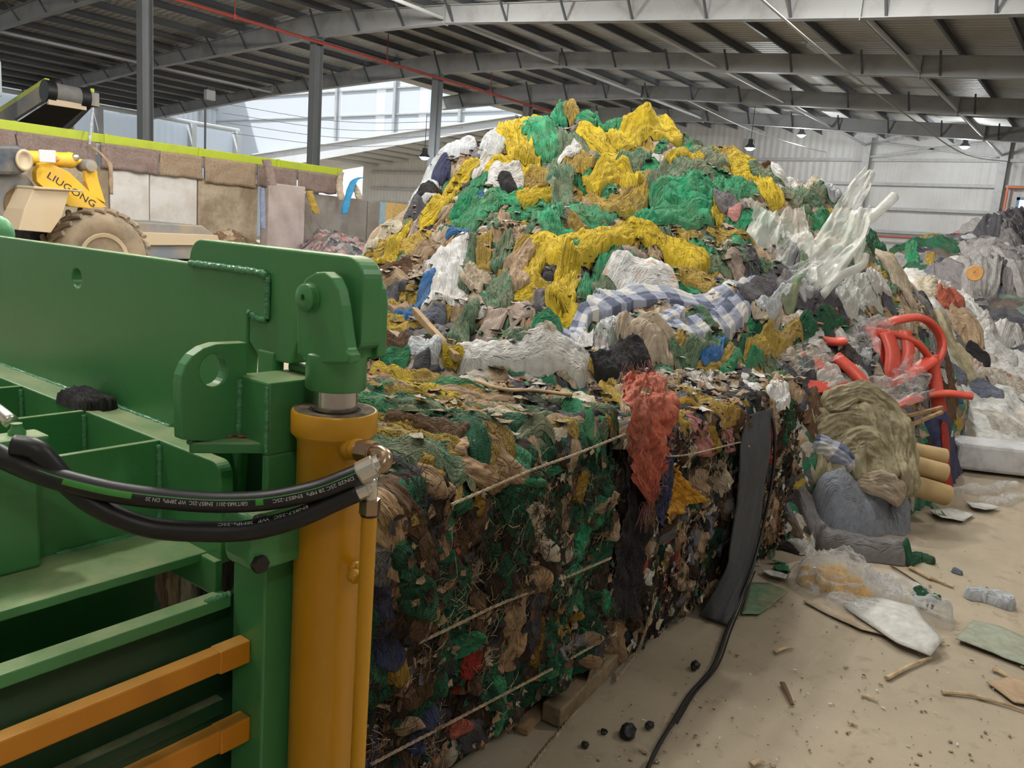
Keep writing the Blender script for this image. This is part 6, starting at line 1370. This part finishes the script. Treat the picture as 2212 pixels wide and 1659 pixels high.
# small printed carton near the mound foot
q = at(858, 468, D=19); m = MB(); m.box(q-(.35, .2, .35), q+(.3, .2, .3)); tag(m.mk('carton', fabric('carton_yellow', (226, 190, 120), (190, 160, 110), .3, crease=.1), smooth=False), 'yellowish carton in front of the concrete wall left of the mound', 'carton')
q = at(836, 462, D=18.9); m = MB(); m.box(q-(.14, .1, .3), q+(.14, .1, .25)); tag(m.mk('carton', fabric('carton_blue', (150, 190, 214), (190, 190, 180), .3, crease=.1), smooth=False), 'pale blue carton left of the yellowish carton', 'carton')
# low heaps in front of the platform wall
hb = rubble('brown_scraps', [(0, (150, 122, 92)), (.3, (120, 96, 72)), (.5, (176, 150, 118)), (.7, (90, 84, 66)), (.85, (190, 170, 146)), (.95, (80, 120, 90))], (6, 6, 6), .35)
hp = rubble('pink_grey_scraps', [(0, (140, 136, 136)), (.25, (196, 160, 158)), (.4, (110, 108, 112)), (.55, (190, 184, 180)), (.7, (150, 130, 124)), (.85, (214, 140, 140)), (.94, (70, 76, 84))], (6, 6, 6), .35)
c4 = [at(x, y, D=d) for x, y, d in ((440, 500, 16.5), (470, 485, 17), (520, 500, 16.8), (560, 525, 16.4), (480, 540, 15.5))]
c4 = [(p[0], min(p[1], 16.7), p[2]) for p in c4]
heap2(c4+[(9.4, 13.5, 0), (12.6, 13.5, 0), (9.2, 16.8, .3), (13.2, 16.8, 0), (11, 12.6, 0), (8.6, 15, 0), (13.4, 15, 0), (11, 17.2, .6)], (8, 14, 12.4, 16.8), .08, [(380, 560), (432, 500), (470, 478), (530, 500), (600, 545), (660, 590)], 71, hb, 'brown heap of packaging scraps in front of the stained wall panel', .2)
c5 = [at(x, y, D=d) for x, y, d in ((665, 470, 19.5), (700, 488, 19.2), (760, 505, 19), (700, 530, 17.5), (780, 540, 18))]
heap2(c5+[(12.2, 13.5, 0), (15, 12.8, 0), (17.5, 13, 0), (12.4, 16.6, .5), (18.5, 16.5, .6), (19, 14, 0), (15, 11.8, 0), (15, 17.3, 1.3), (17, 17.3, 1)], (11.8, 19.2, 11.6, 16.8), .08, [(600, 480), (655, 462), (690, 478), (740, 498), (800, 512), (880, 530)], 73, hp, 'grey and pink heap of shredded scraps between the wall panels and the mound', .2)
# ---- wheel loader
LD = thing('wheel_loader', (6.0, 14.3, 0), 'dusty yellow wheel loader parked behind the green press at left', 'loader')
wc = at(226, 546, Y=13.4); R_ = .775; wx, wz = wc[0], R_
def arcw(y0, y1, prof): pass
m = MB(); m.lathe((wx, 13.4, wz), (0, 1, 0), [(q*.94, d) for q, d in [(.40, .03), (.44, -.0), (.60, -.05), (.72, -.04), (.77, .01), (.79, .08), (.79, .50), (.77, .56), (.60, .62), (.40, .58)]], 48); ty = m.mk('tyre', tyre_m, LD, angle=50)
m = MB()
for k in range(24):
    a = 2*math.pi*k/24
    for sgn, (ya, yb_) in ((0, (13.36, 13.68)), (1, (13.66, 13.98))):
        pts = []
        for s in np.linspace(0, 1, 6):
            y = ya+(yb_-ya)*s; aa = a+(.13 if sgn else 0)+(.22*s if not sgn else .22*(1-s)); rr = .752+.03*math.sin(math.pi*min(1, s*1.2+.1)) if not sgn else .752+.03*math.sin(math.pi*min(1, (1-s)*1.2+.1))
            pts.append((wx+rr*math.cos(aa), y, wz+rr*math.sin(aa)))
        m.tube(pts, .042, 6)
m.mk('tread_lugs', tyre_m, ty, smooth=False)
m = MB(); m.lathe((wx, 13.4, wz), (0, 1, 0), [(.05, .2), (.24, .2), (.27, .26), (.33, .1), (.345, .0), (.40, -.02), (.42, .03), (.40, .09)], 40); lab(m.mk('rim', dust_t, LD, angle=40), 'dusty tan wheel rim')
m = MB(); m.lathe((wx, 13.52, wz), (0, 1, 0), [(.12, .0), (.13, .05), (.2, .08), (.2, .2)], 24); m.mk('hub', dust_g, LD, angle=40)
def plate(pts, y, th, mat, nm, lb=None, par=LD, bevel=.01):
    m = MB(); m.prism(P3(pts, Y=y), (0, th, 0)); o = m.mk(nm, mat, par, smooth=False, bevel=bevel)
    if lb: o['label'] = lb
    return o
plate([(74, 405), (150, 409), (146, 430), (134, 468), (110, 503), (40, 497), (52, 452)], 13.15, .75, dust_t, 'fender', 'dusty tan front fender')
plate([(74, 402), (182, 412), (182, 416), (150, 412), (74, 408)], 13.1, .8, dust_t, 'fender_top')
arm = plate([(78, 372), (88, 352), (104, 350), (150, 372), (200, 420), (232, 448), (205, 452), (150, 446), (98, 408), (80, 392)], 13.62, .16, dust_y, 'lift_arm', 'yellow lift arm')
plate([(184, 352), (194, 345), (206, 352), (214, 392), (229, 440), (196, 420), (186, 392)], 13.75, .12, dust_y, 'bellcrank')
q = at(195, 358, Y=13.7); m = MB(); m.lathe(q, (0, 1, 0), [(.03, -.06), (.09, -.05), (.1, 0), (.1, .3)], 20); m.mk('pivot_pin', dust_g, LD, angle=40)
m = MB(); a_, b_ = at(60, 342, Y=13.9), at(150, 346, Y=13.9); m.cyl(a_, b_, .12, n=18); m.ball(b_, .13, 14); m.cyl(b_, at(196, 354, Y=13.9), .05, n=12); m.mk('tilt_cylinder', dust_y, LD, angle=50)
plate([(84, 323), (121, 325), (121, 352), (86, 350)], 13.45, .03, paint('pale_plate', (222, 226, 230), .5), 'number_plate', 'white plate')
q = at(122, 344, Y=13.5); m = MB(); m.ball(q, .045, 12); m.cyl(q, q+(0, .1, 0), .045); lab(m.mk('indicator_lamp', paint('orange_lens', (232, 150, 96), .3), LD), 'orange indicator')
q = at(163, 340, Y=13.8); m = MB(); m.ball(q, .06, 12); m.mk('work_lamp', silver, LD)
plate([(-60, 312), (40, 314), (60, 322), (66, 345), (58, 372), (40, 378), (-60, 376)], 13.6, 1.2, dark_b, 'bonnet', 'dark blue grey front body', bevel=.05)
m = MB(); q = at(51, 346, Y=13.58); m.lathe(q, (0, -1, 0), [(.12, 0), (.12, .04), (.09, .05), (.08, .02), (.01, .02)], 20); V = np.array(m.v); V[:, 2] = q[2]+(V[:, 2]-q[2])*1.35; mk('headlamp', V, m.f, dust_t, LD)
plate([(-60, 376), (58, 376), (76, 400), (60, 450), (40, 480), (-60, 490)], 13.8, 1.0, dust_g, 'front_frame', bevel=.04)
m = MB(); q = at(34, 445, Y=13.78); m.ball(q, .22, 16, (.75, .15, 1.2)); m.mk('frame_hole', paint('hole_brown', (120, 98, 72), .95), LD)  # hole in the front frame, drawn as a raised brown patch
plate([(-60, 480), (110, 480), (150, 560), (-60, 600)], 14.2, 1.0, paint('loader_under', (46, 48, 52), .7, (110, 100, 88), .3), 'axle_housing')
# bucket
bp_ = P3([(272, 478), (425, 487), (438, 487), (470, 512), (486, 560), (290, 560), (278, 520)], Y=14.25)
m = MB(); m.prism(bp_, (0, 2.0, 0)); lab(m.mk('bucket', dust_g, LD, smooth=False, bevel=.02), 'dusty grey bucket')
plate([(276, 500), (470, 508), (478, 530), (284, 530)], 14.2, .05, dust_t, 'bucket_band', par=LD)
# maker's name on the arm
V, Fs = text_mesh('LIUGONG', .30); wid = V[:, 0].max()-V[:, 0].min()
pa, pb = at(104, 378, Y=13.615), at(205, 443, Y=13.615); dx = (pb-pa)/np.linalg.norm(pb-pa); up_ = np.cross(dx, (0, 1, 0)); up_ = up_ if up_[2] > 0 else -up_
sc = np.linalg.norm(pb-pa)/wid; mid = (pa+pb)/2
mk('lettering', [mid+dx*v[0]*sc+up_*v[1]*sc*.8 for v in V], Fs, plain('navy_print', (40, 44, 60), .6), arm, smooth=False)
# ---- inclined conveyor head over the platform
CV = thing('belt_conveyor', at(100, 240, Y=18.5), 'inclined belt conveyor with lime green edges at the upper left', 'conveyor')
def side(p_top, p_bot, mat, nm, dz, w, y0, y1):
    a_, b_ = at(*p_top, Y=y0), at(*p_bot, Y=y1); m = MB(); m.prism([a_, b_, b_-(0, 0, dz), a_-(0, 0, dz)], (w, 0, 0)); return m.mk(nm, mat, CV, smooth=False, bevel=.01)
side((96, 168), (-60, 270), lime, 'lime_edge', .12, .1, 18.5, 22); side((96, 178), (-60, 282), dust_g, 'side_frame', .34, .08, 18.5, 22)
side((196, 190), (60, 330), lime, 'lime_edge', .1, .08, 18.5, 23); side((192, 196), (60, 336), dust_g, 'side_frame', .32, .08, 18.5, 23)
a_, b_ = at(108, 198, Y=18.5), at(182, 213, Y=18.5)
m = MB(); m.cyl(a_, b_, .2, n=28); m.mk('head_drum', paint('belt_grey', (112, 112, 112), .7, (140, 132, 122), .3), CV, angle=40)
for p in (a_, b_): m = MB(); d = (b_-a_)/np.linalg.norm(b_-a_); m.cyl(p-d*.12, p+d*.06, .225, n=28); m.mk('drum_lagging', rubber, CV, angle=40)
a2, b2 = at(-20, 300, Y=22), at(70, 330, Y=22)
m = MB(); m.add([a_-(0, 0, .18), b_-(0, 0, .18), b2, a2], [(0, 1, 2, 3)]); o = m.mk('belt', paint('belt_dark', (60, 58, 58), .8), CV, smooth=False); s_ = o.modifiers.new('thickness', 'SOLIDIFY'); s_.thickness = .03
m = MB(); m.box(at(200, 215, Y=18.5)-(.12, .1, .14), at(200, 215, Y=18.5)+(.1, .2, .14)); m.mk('bearing_box', dust_g, CV, smooth=False, bevel=.01)
m = MB(); m.beam(at(103, 219, Y=18.4), at(185, 232, Y=18.4), .08, .12); m.mk('scraper', dust_t, CV, smooth=False)
for x, y in ((30, 290), (150, 290)): p = at(x, y, Y=20); m = MB(); m.box((p[0]-.06, 19.9, 0), (p[0]+.06, 20.05, p[2]+.3)); m.mk('support_leg', dust_g, CV, smooth=False)
# thin pole and a small floodlight against the bright opening
a_ = at(443, 322, Y=22); m = MB(); m.cyl((a_[0], 22, 0), (a_[0], 22, at(446, 236, Y=22)[2]), .03, n=8); tag(m.mk('thin_pole', steel_d, angle=40), 'thin dark rod standing against the bright opening', 'pole')
q = at(453, 204, Y=30); FLD = thing('floodlight', q, 'small white floodlight box under the roof beam above the bright opening', 'lamp'); m = MB(); m.box(q-(.2, .1, .22), q+(.2, .1, .16)); m.mk('housing', white_st, FLD, smooth=False, bevel=.02); m = MB(); m.box(q+(-.16, -.12, .16), q+(.16, .06, .24)); m.mk('bracket', steel_d, FLD, smooth=False)
# pale blue-grey post at the far left edge
q = at(4, 190, Y=19); m = MB(); m.box((q[0]-.25, 19, at(4, 210, Y=19)[2]), (q[0]+.02, 19.3, at(4, 130, Y=19)[2])); m.box((q[0]-.2, 19.1, 0), (q[0]-.1, 19.2, at(4, 210, Y=19)[2])); tag(m.mk('pale_box', paint('pale_blue_box', (196, 208, 216), .5), smooth=False, bevel=.05), 'pale blue grey box cut off by the left edge above the conveyor', 'box')
# ================================================================== THINGS HANGING ON THE BALES AND LITTER ON THE FLOOR
def hang3(L_, R_, mat, name, label, cat, **k): return sheet3(L_, R_, mat, name, label, cat, **k)
yb = lambda x, y, o=.0: (x, y, at(x, y, Y=YB-o)@np.array([0, 0, 0])+float((at(x, y, Y=YB-o)-CO)@CF))
CC = hang3([yb(1345, 812, -.1), yb(1352, 880, .05), yb(1365, 960, .07), yb(1375, 1040, .07), yb(1388, 1085, .07)], [yb(1415, 800, -.1), yb(1450, 870, .05), yb(1452, 940, .08), yb(1435, 1010, .09), yb(1412, 1085, .08)], CORAL, 'hanging_cloth', 'frayed coral red woven cloth hanging between the two bales', 'cloth', amp=.035, n=110, m=54, nf=4, tf=6, holes=((.5, .25, .03), (1.0, .62, .035), (.93, .72, .02)))
m = MB(); rs = random.Random(3)
for i in range(150):
    t = rs.random()
    if i < 60: q0 = at(1345+75*t, 812-10*t, D=yb(1380, 806, -.1)[2]-.01); v = np.array([rs.gauss(0, .02), rs.gauss(0, .01), rs.uniform(.0, .05)])
    elif i < 105: q0 = at(*(np.array([1452, 930])+t*np.array([-35, 140])), Y=YB-.085); v = np.array([rs.uniform(.0, .05), rs.gauss(0, .01), rs.uniform(-.04, .01)])
    else: q0 = at(*(np.array([1388, 1085])+t*np.array([24, 0])), Y=YB-.075); v = np.array([rs.gauss(0, .02), rs.gauss(0, .01), rs.uniform(-.12, -.02)])
    m.tube(spline([q0, q0+v*.5+np.array([rs.gauss(0, .008) for _ in range(3)]), q0+v], 5), .0011, 4)
f_ = m.mk('frayed_threads', fabric('thread_purple', (150, 92, 104)), CC); f_['kind'] = 'stuff'
hang3([yb(1428, 985, .05), yb(1430, 1040, .06), yb(1420, 1100, .06)], [yb(1452, 975, .04), yb(1450, 1040, .06), yb(1425, 1150, .06)], NAVY, 'blue_lining', 'purple blue woven lining hanging behind the coral cloth', 'cloth', amp=.02)
hang3([yb(1432, 1040, .04), yb(1440, 1085, .05), yb(1434, 1122, .05)], [yb(1455, 1000, .04), yb(1500, 1060, .08), yb(1510, 1078, .09)], fabric('bag_yellow', (222, 160, 30), (176, 120, 40), .3, rough=.5), 'yellow_bag', 'shiny yellow plastic bag sticking out right of the coral cloth', 'bag', amp=.03)
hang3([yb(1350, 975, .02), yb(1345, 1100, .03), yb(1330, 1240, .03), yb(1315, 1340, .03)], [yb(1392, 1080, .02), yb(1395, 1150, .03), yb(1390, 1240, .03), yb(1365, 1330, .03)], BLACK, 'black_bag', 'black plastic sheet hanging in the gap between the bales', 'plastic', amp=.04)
RU = plain('rubber_grey', (66, 68, 72), .75)
rub = hang3([yb(1605, 900, .0), yb(1600, 980, .06), yb(1590, 1100, .07), yb(1570, 1220, .09), (1512, 1330, float((at(1512, 1330, Z=.01)-CO)@CF))], [yb(1668, 880, .0), yb(1660, 980, .06), yb(1645, 1100, .07), yb(1625, 1220, .09), (1572, 1352, float((at(1572, 1352, Z=.01)-CO)@CF))], RU, 'rubber_belt', 'wide charcoal rubber belt hanging down the front of the second bale', 'rubber belt', amp=.012, n=70)
sf = rub.modifiers.new('thickness', 'SOLIDIFY'); sf.thickness = .008; sf.offset = 0
# black cable down the bale and over the floor
P = [at(1640, 870, D=yb(1640, 880, -.1)[2]), at(1668, 900, Y=YB-.03), at(1672, 1000, Y=YB-.075), at(1650, 1130, Y=YB-.09), at(1622, 1235, Y=YB-.12), at(1592, 1310, Z=.05), at(1570, 1362, Z=.016), at(1540, 1440, Z=.014), at(1490, 1500, Z=.014), at(1450, 1565, Z=.014), at(1415, 1625, Z=.014), at(1385, 1700, Z=.014), at(1365, 1790, Z=.014)]
m = MB(); m.tube(spline(P, 140), .0075, 10); tag(m.mk('cable', rubber), 'black cable running down the second bale and across the floor to the bottom edge', 'cable')
m = MB(); m.tube(spline([p+np.array([.022, -.012, 0]) for p in P[4:10]], 80), .004, 8); tag(m.mk('cord', rubber), 'thinner black cord lying beside the black cable near the rubber belt', 'cord')
# timber
a_, b_ = at(1190, 1545, Z=.045), at(1318, 1420, Z=.06); d = (b_-a_)/np.linalg.norm(b_-a_)
m = MB(); m.beam(a_, b_+d*.3, .075, .07); tag(m.mk('timber', paint('old_wood', (140, 122, 96), .85, (96, 80, 60), .5, 16), smooth=False, bevel=.006), 'short squared timber sticking out from under the nearest bale', 'timber')
m = MB(); m.beam(a_+np.array([-.1, .05, -.035]), b_+np.array([.05, .12, -.02]), .05, .02); tag(m.mk('wooden_lath', wood, smooth=False), 'thin lath on the floor under the short squared timber', 'lath')
rope([at(1300, 1440, Z=.012), at(1240, 1540, Z=.01), at(1160, 1640, Z=.01), at(1090, 1740, Z=.01)], .006, None, 'floor_rope').update_tag()
for o in list(COL.objects):
    if o.name.startswith('floor_rope'): tag(o, 'loose twine trailing over the floor from the nearest bale to the bottom edge', 'twine')
# flat sheets on the floor
def flat(label, pts, mat, name, cat, z=.008, th=.004, curl=.0, seed=1):
    P = [at(x, y, Z=z) for x, y in pts]; m = MB()
    c = sum(P)/len(P); n = len(P); rings = 5; V = []
    Q_ = P+[P[0]]; B = np.array([Q_[int(t)]+(Q_[int(t)+1]-Q_[int(t)])*(t-int(t)) for t in np.linspace(0, len(P)-1e-6, 65)[:-1]])
    for k in range(rings+1):
        t = k/rings
        for j, p in enumerate(B):
            q = c+(p-c)*t; V.append(q+np.array([0, 0, curl*max(0, noise(q[0]*3, q[1]*3, seed))*t*2.2+.004*noise(q[0]*14, q[1]*14, seed)+.003*t]))
    Fc = [(k*64+j, (k+1)*64+j, (k+1)*64+(j+1) % 64, k*64+(j+1) % 64) for k in range(1, rings) for j in range(64)]+[(0, 64+j, 64+(j+1) % 64) for j in range(64)]
    nn = np.cross(B[10]-c, B[20]-c)
    if nn[2] < 0: Fc = [f[::-1] for f in Fc]
    o = tag(mk(name, V, Fc, mat), label, cat); s_ = o.modifiers.new('thickness', 'SOLIDIFY'); s_.thickness = th; s_.offset = 1; return o
PAPERW = fabric('board_white', (222, 222, 218), (190, 184, 172), .25, rough=.6, crease=.15)
GMAT = fabric('mat_greygreen', (168, 178, 160), (150, 146, 128), .45, crease=.3)
flat('green felt piece on the floor beside the rubber belt', [(1602, 1328), (1620, 1260), (1660, 1262), (1702, 1285), (1670, 1310), (1640, 1328)], GREEN2, 'felt_piece', 'felt', curl=.02)
flat('pale grey green mat lying flat at the right edge', [(2064, 1382), (2100, 1342), (2160, 1355), (2260, 1400), (2240, 1450), (2150, 1415)], GMAT, 'floor_mat', 'mat')
flat('small white offcut beside the green felt piece', [(1645, 1236), (1662, 1232), (1700, 1252), (1695, 1260), (1665, 1250)], PAPERW, 'paper_offcut', 'paper', curl=.03)
flat('small dark green curled scrap beside the second bale foot', [(1670, 1225), (1690, 1218), (1704, 1225), (1706, 1255), (1690, 1245)], GREEN3, 'felt_piece', 'felt', curl=.06)
flat('beige paper sheet under the clear bag on the floor', [(1735, 1300), (1790, 1330), (1860, 1362), (1960, 1385), (2040, 1390), (1990, 1330), (1880, 1290), (1800, 1280)], BEIGE, 'paper_sheet', 'paper', z=.004)
flat('tan flat sheet on the floor at the lower right edge', [(2130, 1475), (2180, 1465), (2260, 1480), (2260, 1530), (2190, 1520)], TAN, 'paper_sheet', 'paper', z=.004)
for i, (pts, lb) in enumerate(((((2005, 1105), (2050, 1098), (2105, 1112), (2080, 1128), (2030, 1125)), 'white board offcut on the floor below the cardboard tubes, nearer one'), (((2085, 1085), (2130, 1090), (2160, 1098), (2130, 1106), (2100, 1100)), 'white board offcut on the floor, farther right one'), (((2010, 1085), (2030, 1100), (2045, 1118), (2020, 1115)), 'grey green offcut beside the white board offcut'))):
    flat(lb, pts, PAPERW if i < 2 else GREEN2, 'board_offcut', 'board', curl=.02)
GD2 = GD
tag(cloth(GD, [(1955, 1215), (1985, 1205), (2018, 1218)], 26, GREEN3, 'felt_piece', nf=2, dome=.7, lim=.4), 'dark green cloth end sticking out under the grey blanket', 'felt')
# clear bag with yellow tape on the floor
CB = thing('clear_bag', at(1860, 1290, Z=0), 'large clear plastic bag with yellow tape inside, lying on the floor', 'bag')
def tape_mat():
    m, nt, out = newmat('printed_tape'); co = coord(nt)
    v = N(nt, 'ShaderNodeTexVoronoi', i_Scale=34.); nt.links.new(co, v.inputs['Vector']); n = ntex(nt, co, 60, 3)
    c = mixc(nt, ramp(nt, v.outputs['Distance'], [(.16, .9), (.2, 0)]), s2l((226, 172, 34)), s2l((110, 120, 40)))
    principled(nt, out, c, .5, 0, n, .4, .01); return m
TP = tape_mat()
lab(cloth(GD, [(1720, 1255), (1770, 1262), (1830, 1285), (1885, 1310)], 56, TP, 'yellow_tape', CB, nf=6, amp=.3, dome=.6, lim=.5, rag=.4), 'yellow printed tape')
cloth(GD, [(1760, 1240), (1810, 1245), (1860, 1265)], 40, TP, 'yellow_tape', CB, nf=6, amp=.3, dome=.5, lim=.5, rag=.4)
for pth, w_ in (([(1710, 1270), (1760, 1250), (1840, 1255), (1930, 1290), (2010, 1330), (2060, 1345)], 95), ([(1725, 1225), (1790, 1215), (1870, 1240), (1950, 1285)], 60), ([(1780, 1300), (1860, 1325), (1950, 1345)], 60)):
    cloth(GD, pth, w_, FILM, 'bag_film', CB, nf=6, amp=.28, dome=.5, lim=.6, crumple=.012, rag=.2)
sheet3([(1730, 1190, 4.35), (1735, 1215, 4.3), (1715, 1250, 4.25)], [(1755, 1150, 4.45), (1765, 1200, 4.35), (1790, 1240, 4.25)], FILMW, 'bag_mouth', parent=CB, amp=.03)
# white boards: the big bent one on top of the bag
wbp = [(1822, 1310), (1862, 1290), (1905, 1292), (1975, 1310), (1990, 1330), (2035, 1385), (2010, 1418), (1940, 1392), (1880, 1352)]
P = [at(x, y, Z=.06 if i in (2, 3, 4) else (.05 if i in (1, 5) else .02)) for i, (x, y) in enumerate(wbp)]
c = at(1940, 1338, Z=.075); m = MB(); Q_ = P+[P[0]]; B_ = np.array([Q_[int(t)]+(Q_[int(t)+1]-Q_[int(t)])*(t-int(t)) for t in np.linspace(0, len(P)-1e-6, 61)[:-1]]); V = [c]
for k in range(1, 6):
    for p in B_: q = c+(p-c)*k/5; V.append(q+np.array([0, 0, .01*noise(q[0]*5, q[1]*5, 4)]))
Fc = [(0, 1+j, 1+(j+1) % 60) for j in range(60)]+[(1+(k-1)*60+j, 1+k*60+j, 1+k*60+(j+1) % 60, 1+(k-1)*60+(j+1) % 60) for k in range(1, 5) for j in range(60)]
o = tag(mk('white_board', V, Fc, PAPERW), 'large bent white board lying on the end of the clear bag', 'board'); s_ = o.modifiers.new('thickness', 'SOLIDIFY'); s_.thickness = .005
tag(cloth(GD, [(2085, 1290), (2120, 1292), (2165, 1305), (2185, 1318)], 34, WHITEB, 'plastic_bag', nf=5, amp=.25, dome=1., lim=.5), 'crumpled white bag on the floor at the right edge', 'bag')
tag(cloth(GD, [(2055, 1232), (2080, 1240)], 16, DENIM, 'scrap', nf=2, dome=.5), 'small slate scrap on the floor right of the duvet', 'scrap')
tag(cloth(GD, [(1975, 1270), (2000, 1285), (2030, 1292)], 22, GREEN3, 'felt_piece', nf=2, dome=.6), 'small dark green curl on the floor behind the clear bag', 'felt')
for i in range(5):
    x, y = [(2120, 1060), (2170, 1050), (2150, 1085), (2195, 1075), (2080, 1060)][i]
    tag(cloth(GD, [(x-30, y+5), (x, y), (x+32, y+6)], 24, FILM, 'film_scrap', nf=4, amp=.25, dome=.5), 'thin clear film scrap strewn on the floor at the right edge', 'plastic', 'film scraps at the right')
# sticks and chips
stick_m = paint('pale_wood', (196, 174, 140), .85, (150, 124, 92), .5, 20)
def stick(p, q, w, h, label, mat=None, z=.006):
    m = MB(); a_, b_ = at(*p, Z=z), at(*q, Z=z); k = spline([a_, (a_+b_)/2+np.array([.006, .004, .002]), b_], 8); m.tube(k, np.linspace(w, w*.6, 8), 6, True, h/w); return tag(m.mk('stick', mat or stick_m, smooth=False), label, 'stick')
stick((1915, 1465), (2010, 1420), .012, .008, 'straight pale stick touching the corner of the bent white board')
stick((2035, 1495), (2130, 1508), .011, .008, 'long splintered stick at the lower right, left piece')
stick((2110, 1505), (2215, 1535), .010, .007, 'long splintered stick at the lower right, right piece')
stick((1966, 1226), (2010, 1250), .014, .01, 'flat yellowish wood splinter behind the clear bag, left piece')
stick((2005, 1246), (2060, 1268), .013, .008, 'flat yellowish wood splinter behind the clear bag, right piece')
stick((1690, 1475), (1712, 1522), .012, .006, 'short dark brown stick lying alone on the floor', paint('dark_wood', (98, 74, 50), .8, (70, 52, 36), .4, 20))
stick((1925, 1222), (2010, 1278), .006, .006, 'thin dark twig behind the clear bag', paint('dark_wood', (98, 74, 50)))
stick((1673, 1408), (1715, 1398), .01, .005, 'small pale wood chip near the clear bag')
stick((1860, 1500), (1896, 1514), .009, .004, 'small pale wood chip below the straight pale stick')
stick((1832, 1560), (1852, 1568), .007, .004, 'tiny pale wood chip at the lower middle of the floor')
stick((2145, 1445), (2185, 1465), .014, .008, 'pale wood chip beside the grey green mat')
stick((1622, 1650), (1652, 1645), .012, .005, 'pale wood chip close to the bottom edge')
lumpm = plain('coal_black', (30, 31, 34), .5)
for x, y, r, lb in ((1356, 1580, .03, 'largest black lump on the floor in front of the nearest bale'), (1403, 1567, .017, 'black lump right of the largest one'), (1264, 1608, .014, 'small black lump left of the largest one'), (1305, 1580, .012, 'black flake on the floor left of the largest lump'), (1502, 1437, .02, 'black lump lying against the black cable')):
    q = at(x, y, Z=r*.6); m = MB(); m.ball(q, r, 12, (1.1, .9, .8)); V = np.array(m.v); d = V-q; k = 1+.45*noise(d[:, 0]/r*1.3, d[:, 1]/r*1.3, d[:, 2]/r*1.3+x); V = q+d*k[:, None]; V[:, 2] = np.maximum(V[:, 2], .001)
    tag(mk('black_lump', V, m.f, lumpm, smooth=False), lb, 'lump')
# crumbs and grit: uncountable
m = MB(); rs = random.Random(12)
for i in range(450):
    x, y = rs.uniform(1150, 2212), rs.uniform(1180, 1659)
    p = at(x, y, Z=0)
    if p[1] > 1.2 or (p[1] > .6 and p[0] > 4.4): continue
    r = rs.choice((.002, .003, .003, .004, .006)); m.ball(p+(0, 0, r*.4), r, 6, (rs.uniform(.6, 1.8), rs.uniform(.6, 1.8), .6))
o = tag(m.mk('grit', paint('grit', (178, 160, 132), .9, (110, 94, 74), .6, 30), smooth=False), 'fine grit and crumbs strewn over the dusty floor', 'grit'); o['kind'] = 'stuff'
m = MB()
for i in range(45):
    x, y = rs.uniform(1250, 2150), rs.uniform(1330, 1650); p = at(x, y, Z=.003)
    if p[1] > 1.15: continue
    a = rs.uniform(0, 6.3); L = rs.uniform(.005, .016); m.beam(p, p+np.array([math.cos(a)*L, math.sin(a)*L, .001]), L*.4, .002)
o = tag(m.mk('paper_crumbs', PAPERW, smooth=False), 'small white paper crumbs strewn over the floor', 'crumbs'); o['kind'] = 'stuff'
# black rag on the press ledge
LG = Surf((0, 0, 1.19), (1, 0, 0), (0, 1, 0), (0, 0, 1), .7, .97, 1.5, 2.6, .006, lambda A, B: np.zeros_like(A)-.0)
tag(cloth(LG, [(.885, 1.97), (.88, 1.90), (.885, 1.80)], .085, BLACK, 'black_rag', uv=True, nf=5, amp=.16, dome=.45, lim=.3, crumple=.004), 'crumpled black rag lying on the ledge of the green press', 'rag')
# ------------------------------------------------------------------ light and view
def point(name, loc, power, r=.18, col=(1, .97, .92)):
    l = bpy.data.lights.new(name, 'POINT'); l.energy = power; l.shadow_soft_size = r; l.color = col
    o = bpy.data.objects.new(name, l); COL.objects.link(o); o.location = loc
for x, y, z, p in [(-2.5, -3.5, 6.0, 150), (.2, 3.2, 6.0, 300), (4.5, 5.0, 6.4, 560), (9.5, 3.5, 6.4, 520), (9., 10, 6.6, 560), (1., 11., 6.8, 950), (6.5, 11.5, 6.9, 420), (14.6, 5, 6.9, 420), (14.6, 15, 7.6, 420), (5.5, -3.2, 6., 260)]: point('shed_lamp_and_fill', (x, y, z), p)  # unseen overhead lamps, several added to brighten press, roof, floor and left wall
for q in LAMP_AT: point('bay_lamp_light', tuple(q+np.array([0, 0, -.2])), 300, .12, (.95, .98, 1.))
sl = bpy.data.lights.new('sun', 'SUN'); sl.energy = 5.; sl.angle = R(1); so = bpy.data.objects.new('sun', sl); COL.objects.link(so)
so.rotation_euler = Vector((.42, -.40, -.8)).to_track_quat('-Z', 'Y').to_euler()
wd = bpy.data.worlds.new('sky'); SC.world = wd; wd.use_nodes = True
bg = wd.node_tree.nodes['Background']; bg.inputs[0].default_value = (.86, .93, 1., 1); bg.inputs[1].default_value = 1.35
vs = SC.view_settings; vs.view_transform = 'Standard'; vs.look = 'None'; vs.gamma = 1; vs.use_curve_mapping = False; vs.exposure = 0.
SC.cycles.max_bounces = 6; SC.cycles.diffuse_bounces = 3; SC.cycles.glossy_bounces = 3; SC.cycles.transparent_max_bounces = 10; SC.cycles.transmission_bounces = 3
SC.cycles.sample_clamp_indirect = 4.; SC.cycles.caustics_reflective = False; SC.cycles.caustics_refractive = False
SC.cycles.use_denoising = True; SC.cycles.use_adaptive_sampling = True; SC.cycles.adaptive_threshold = .05
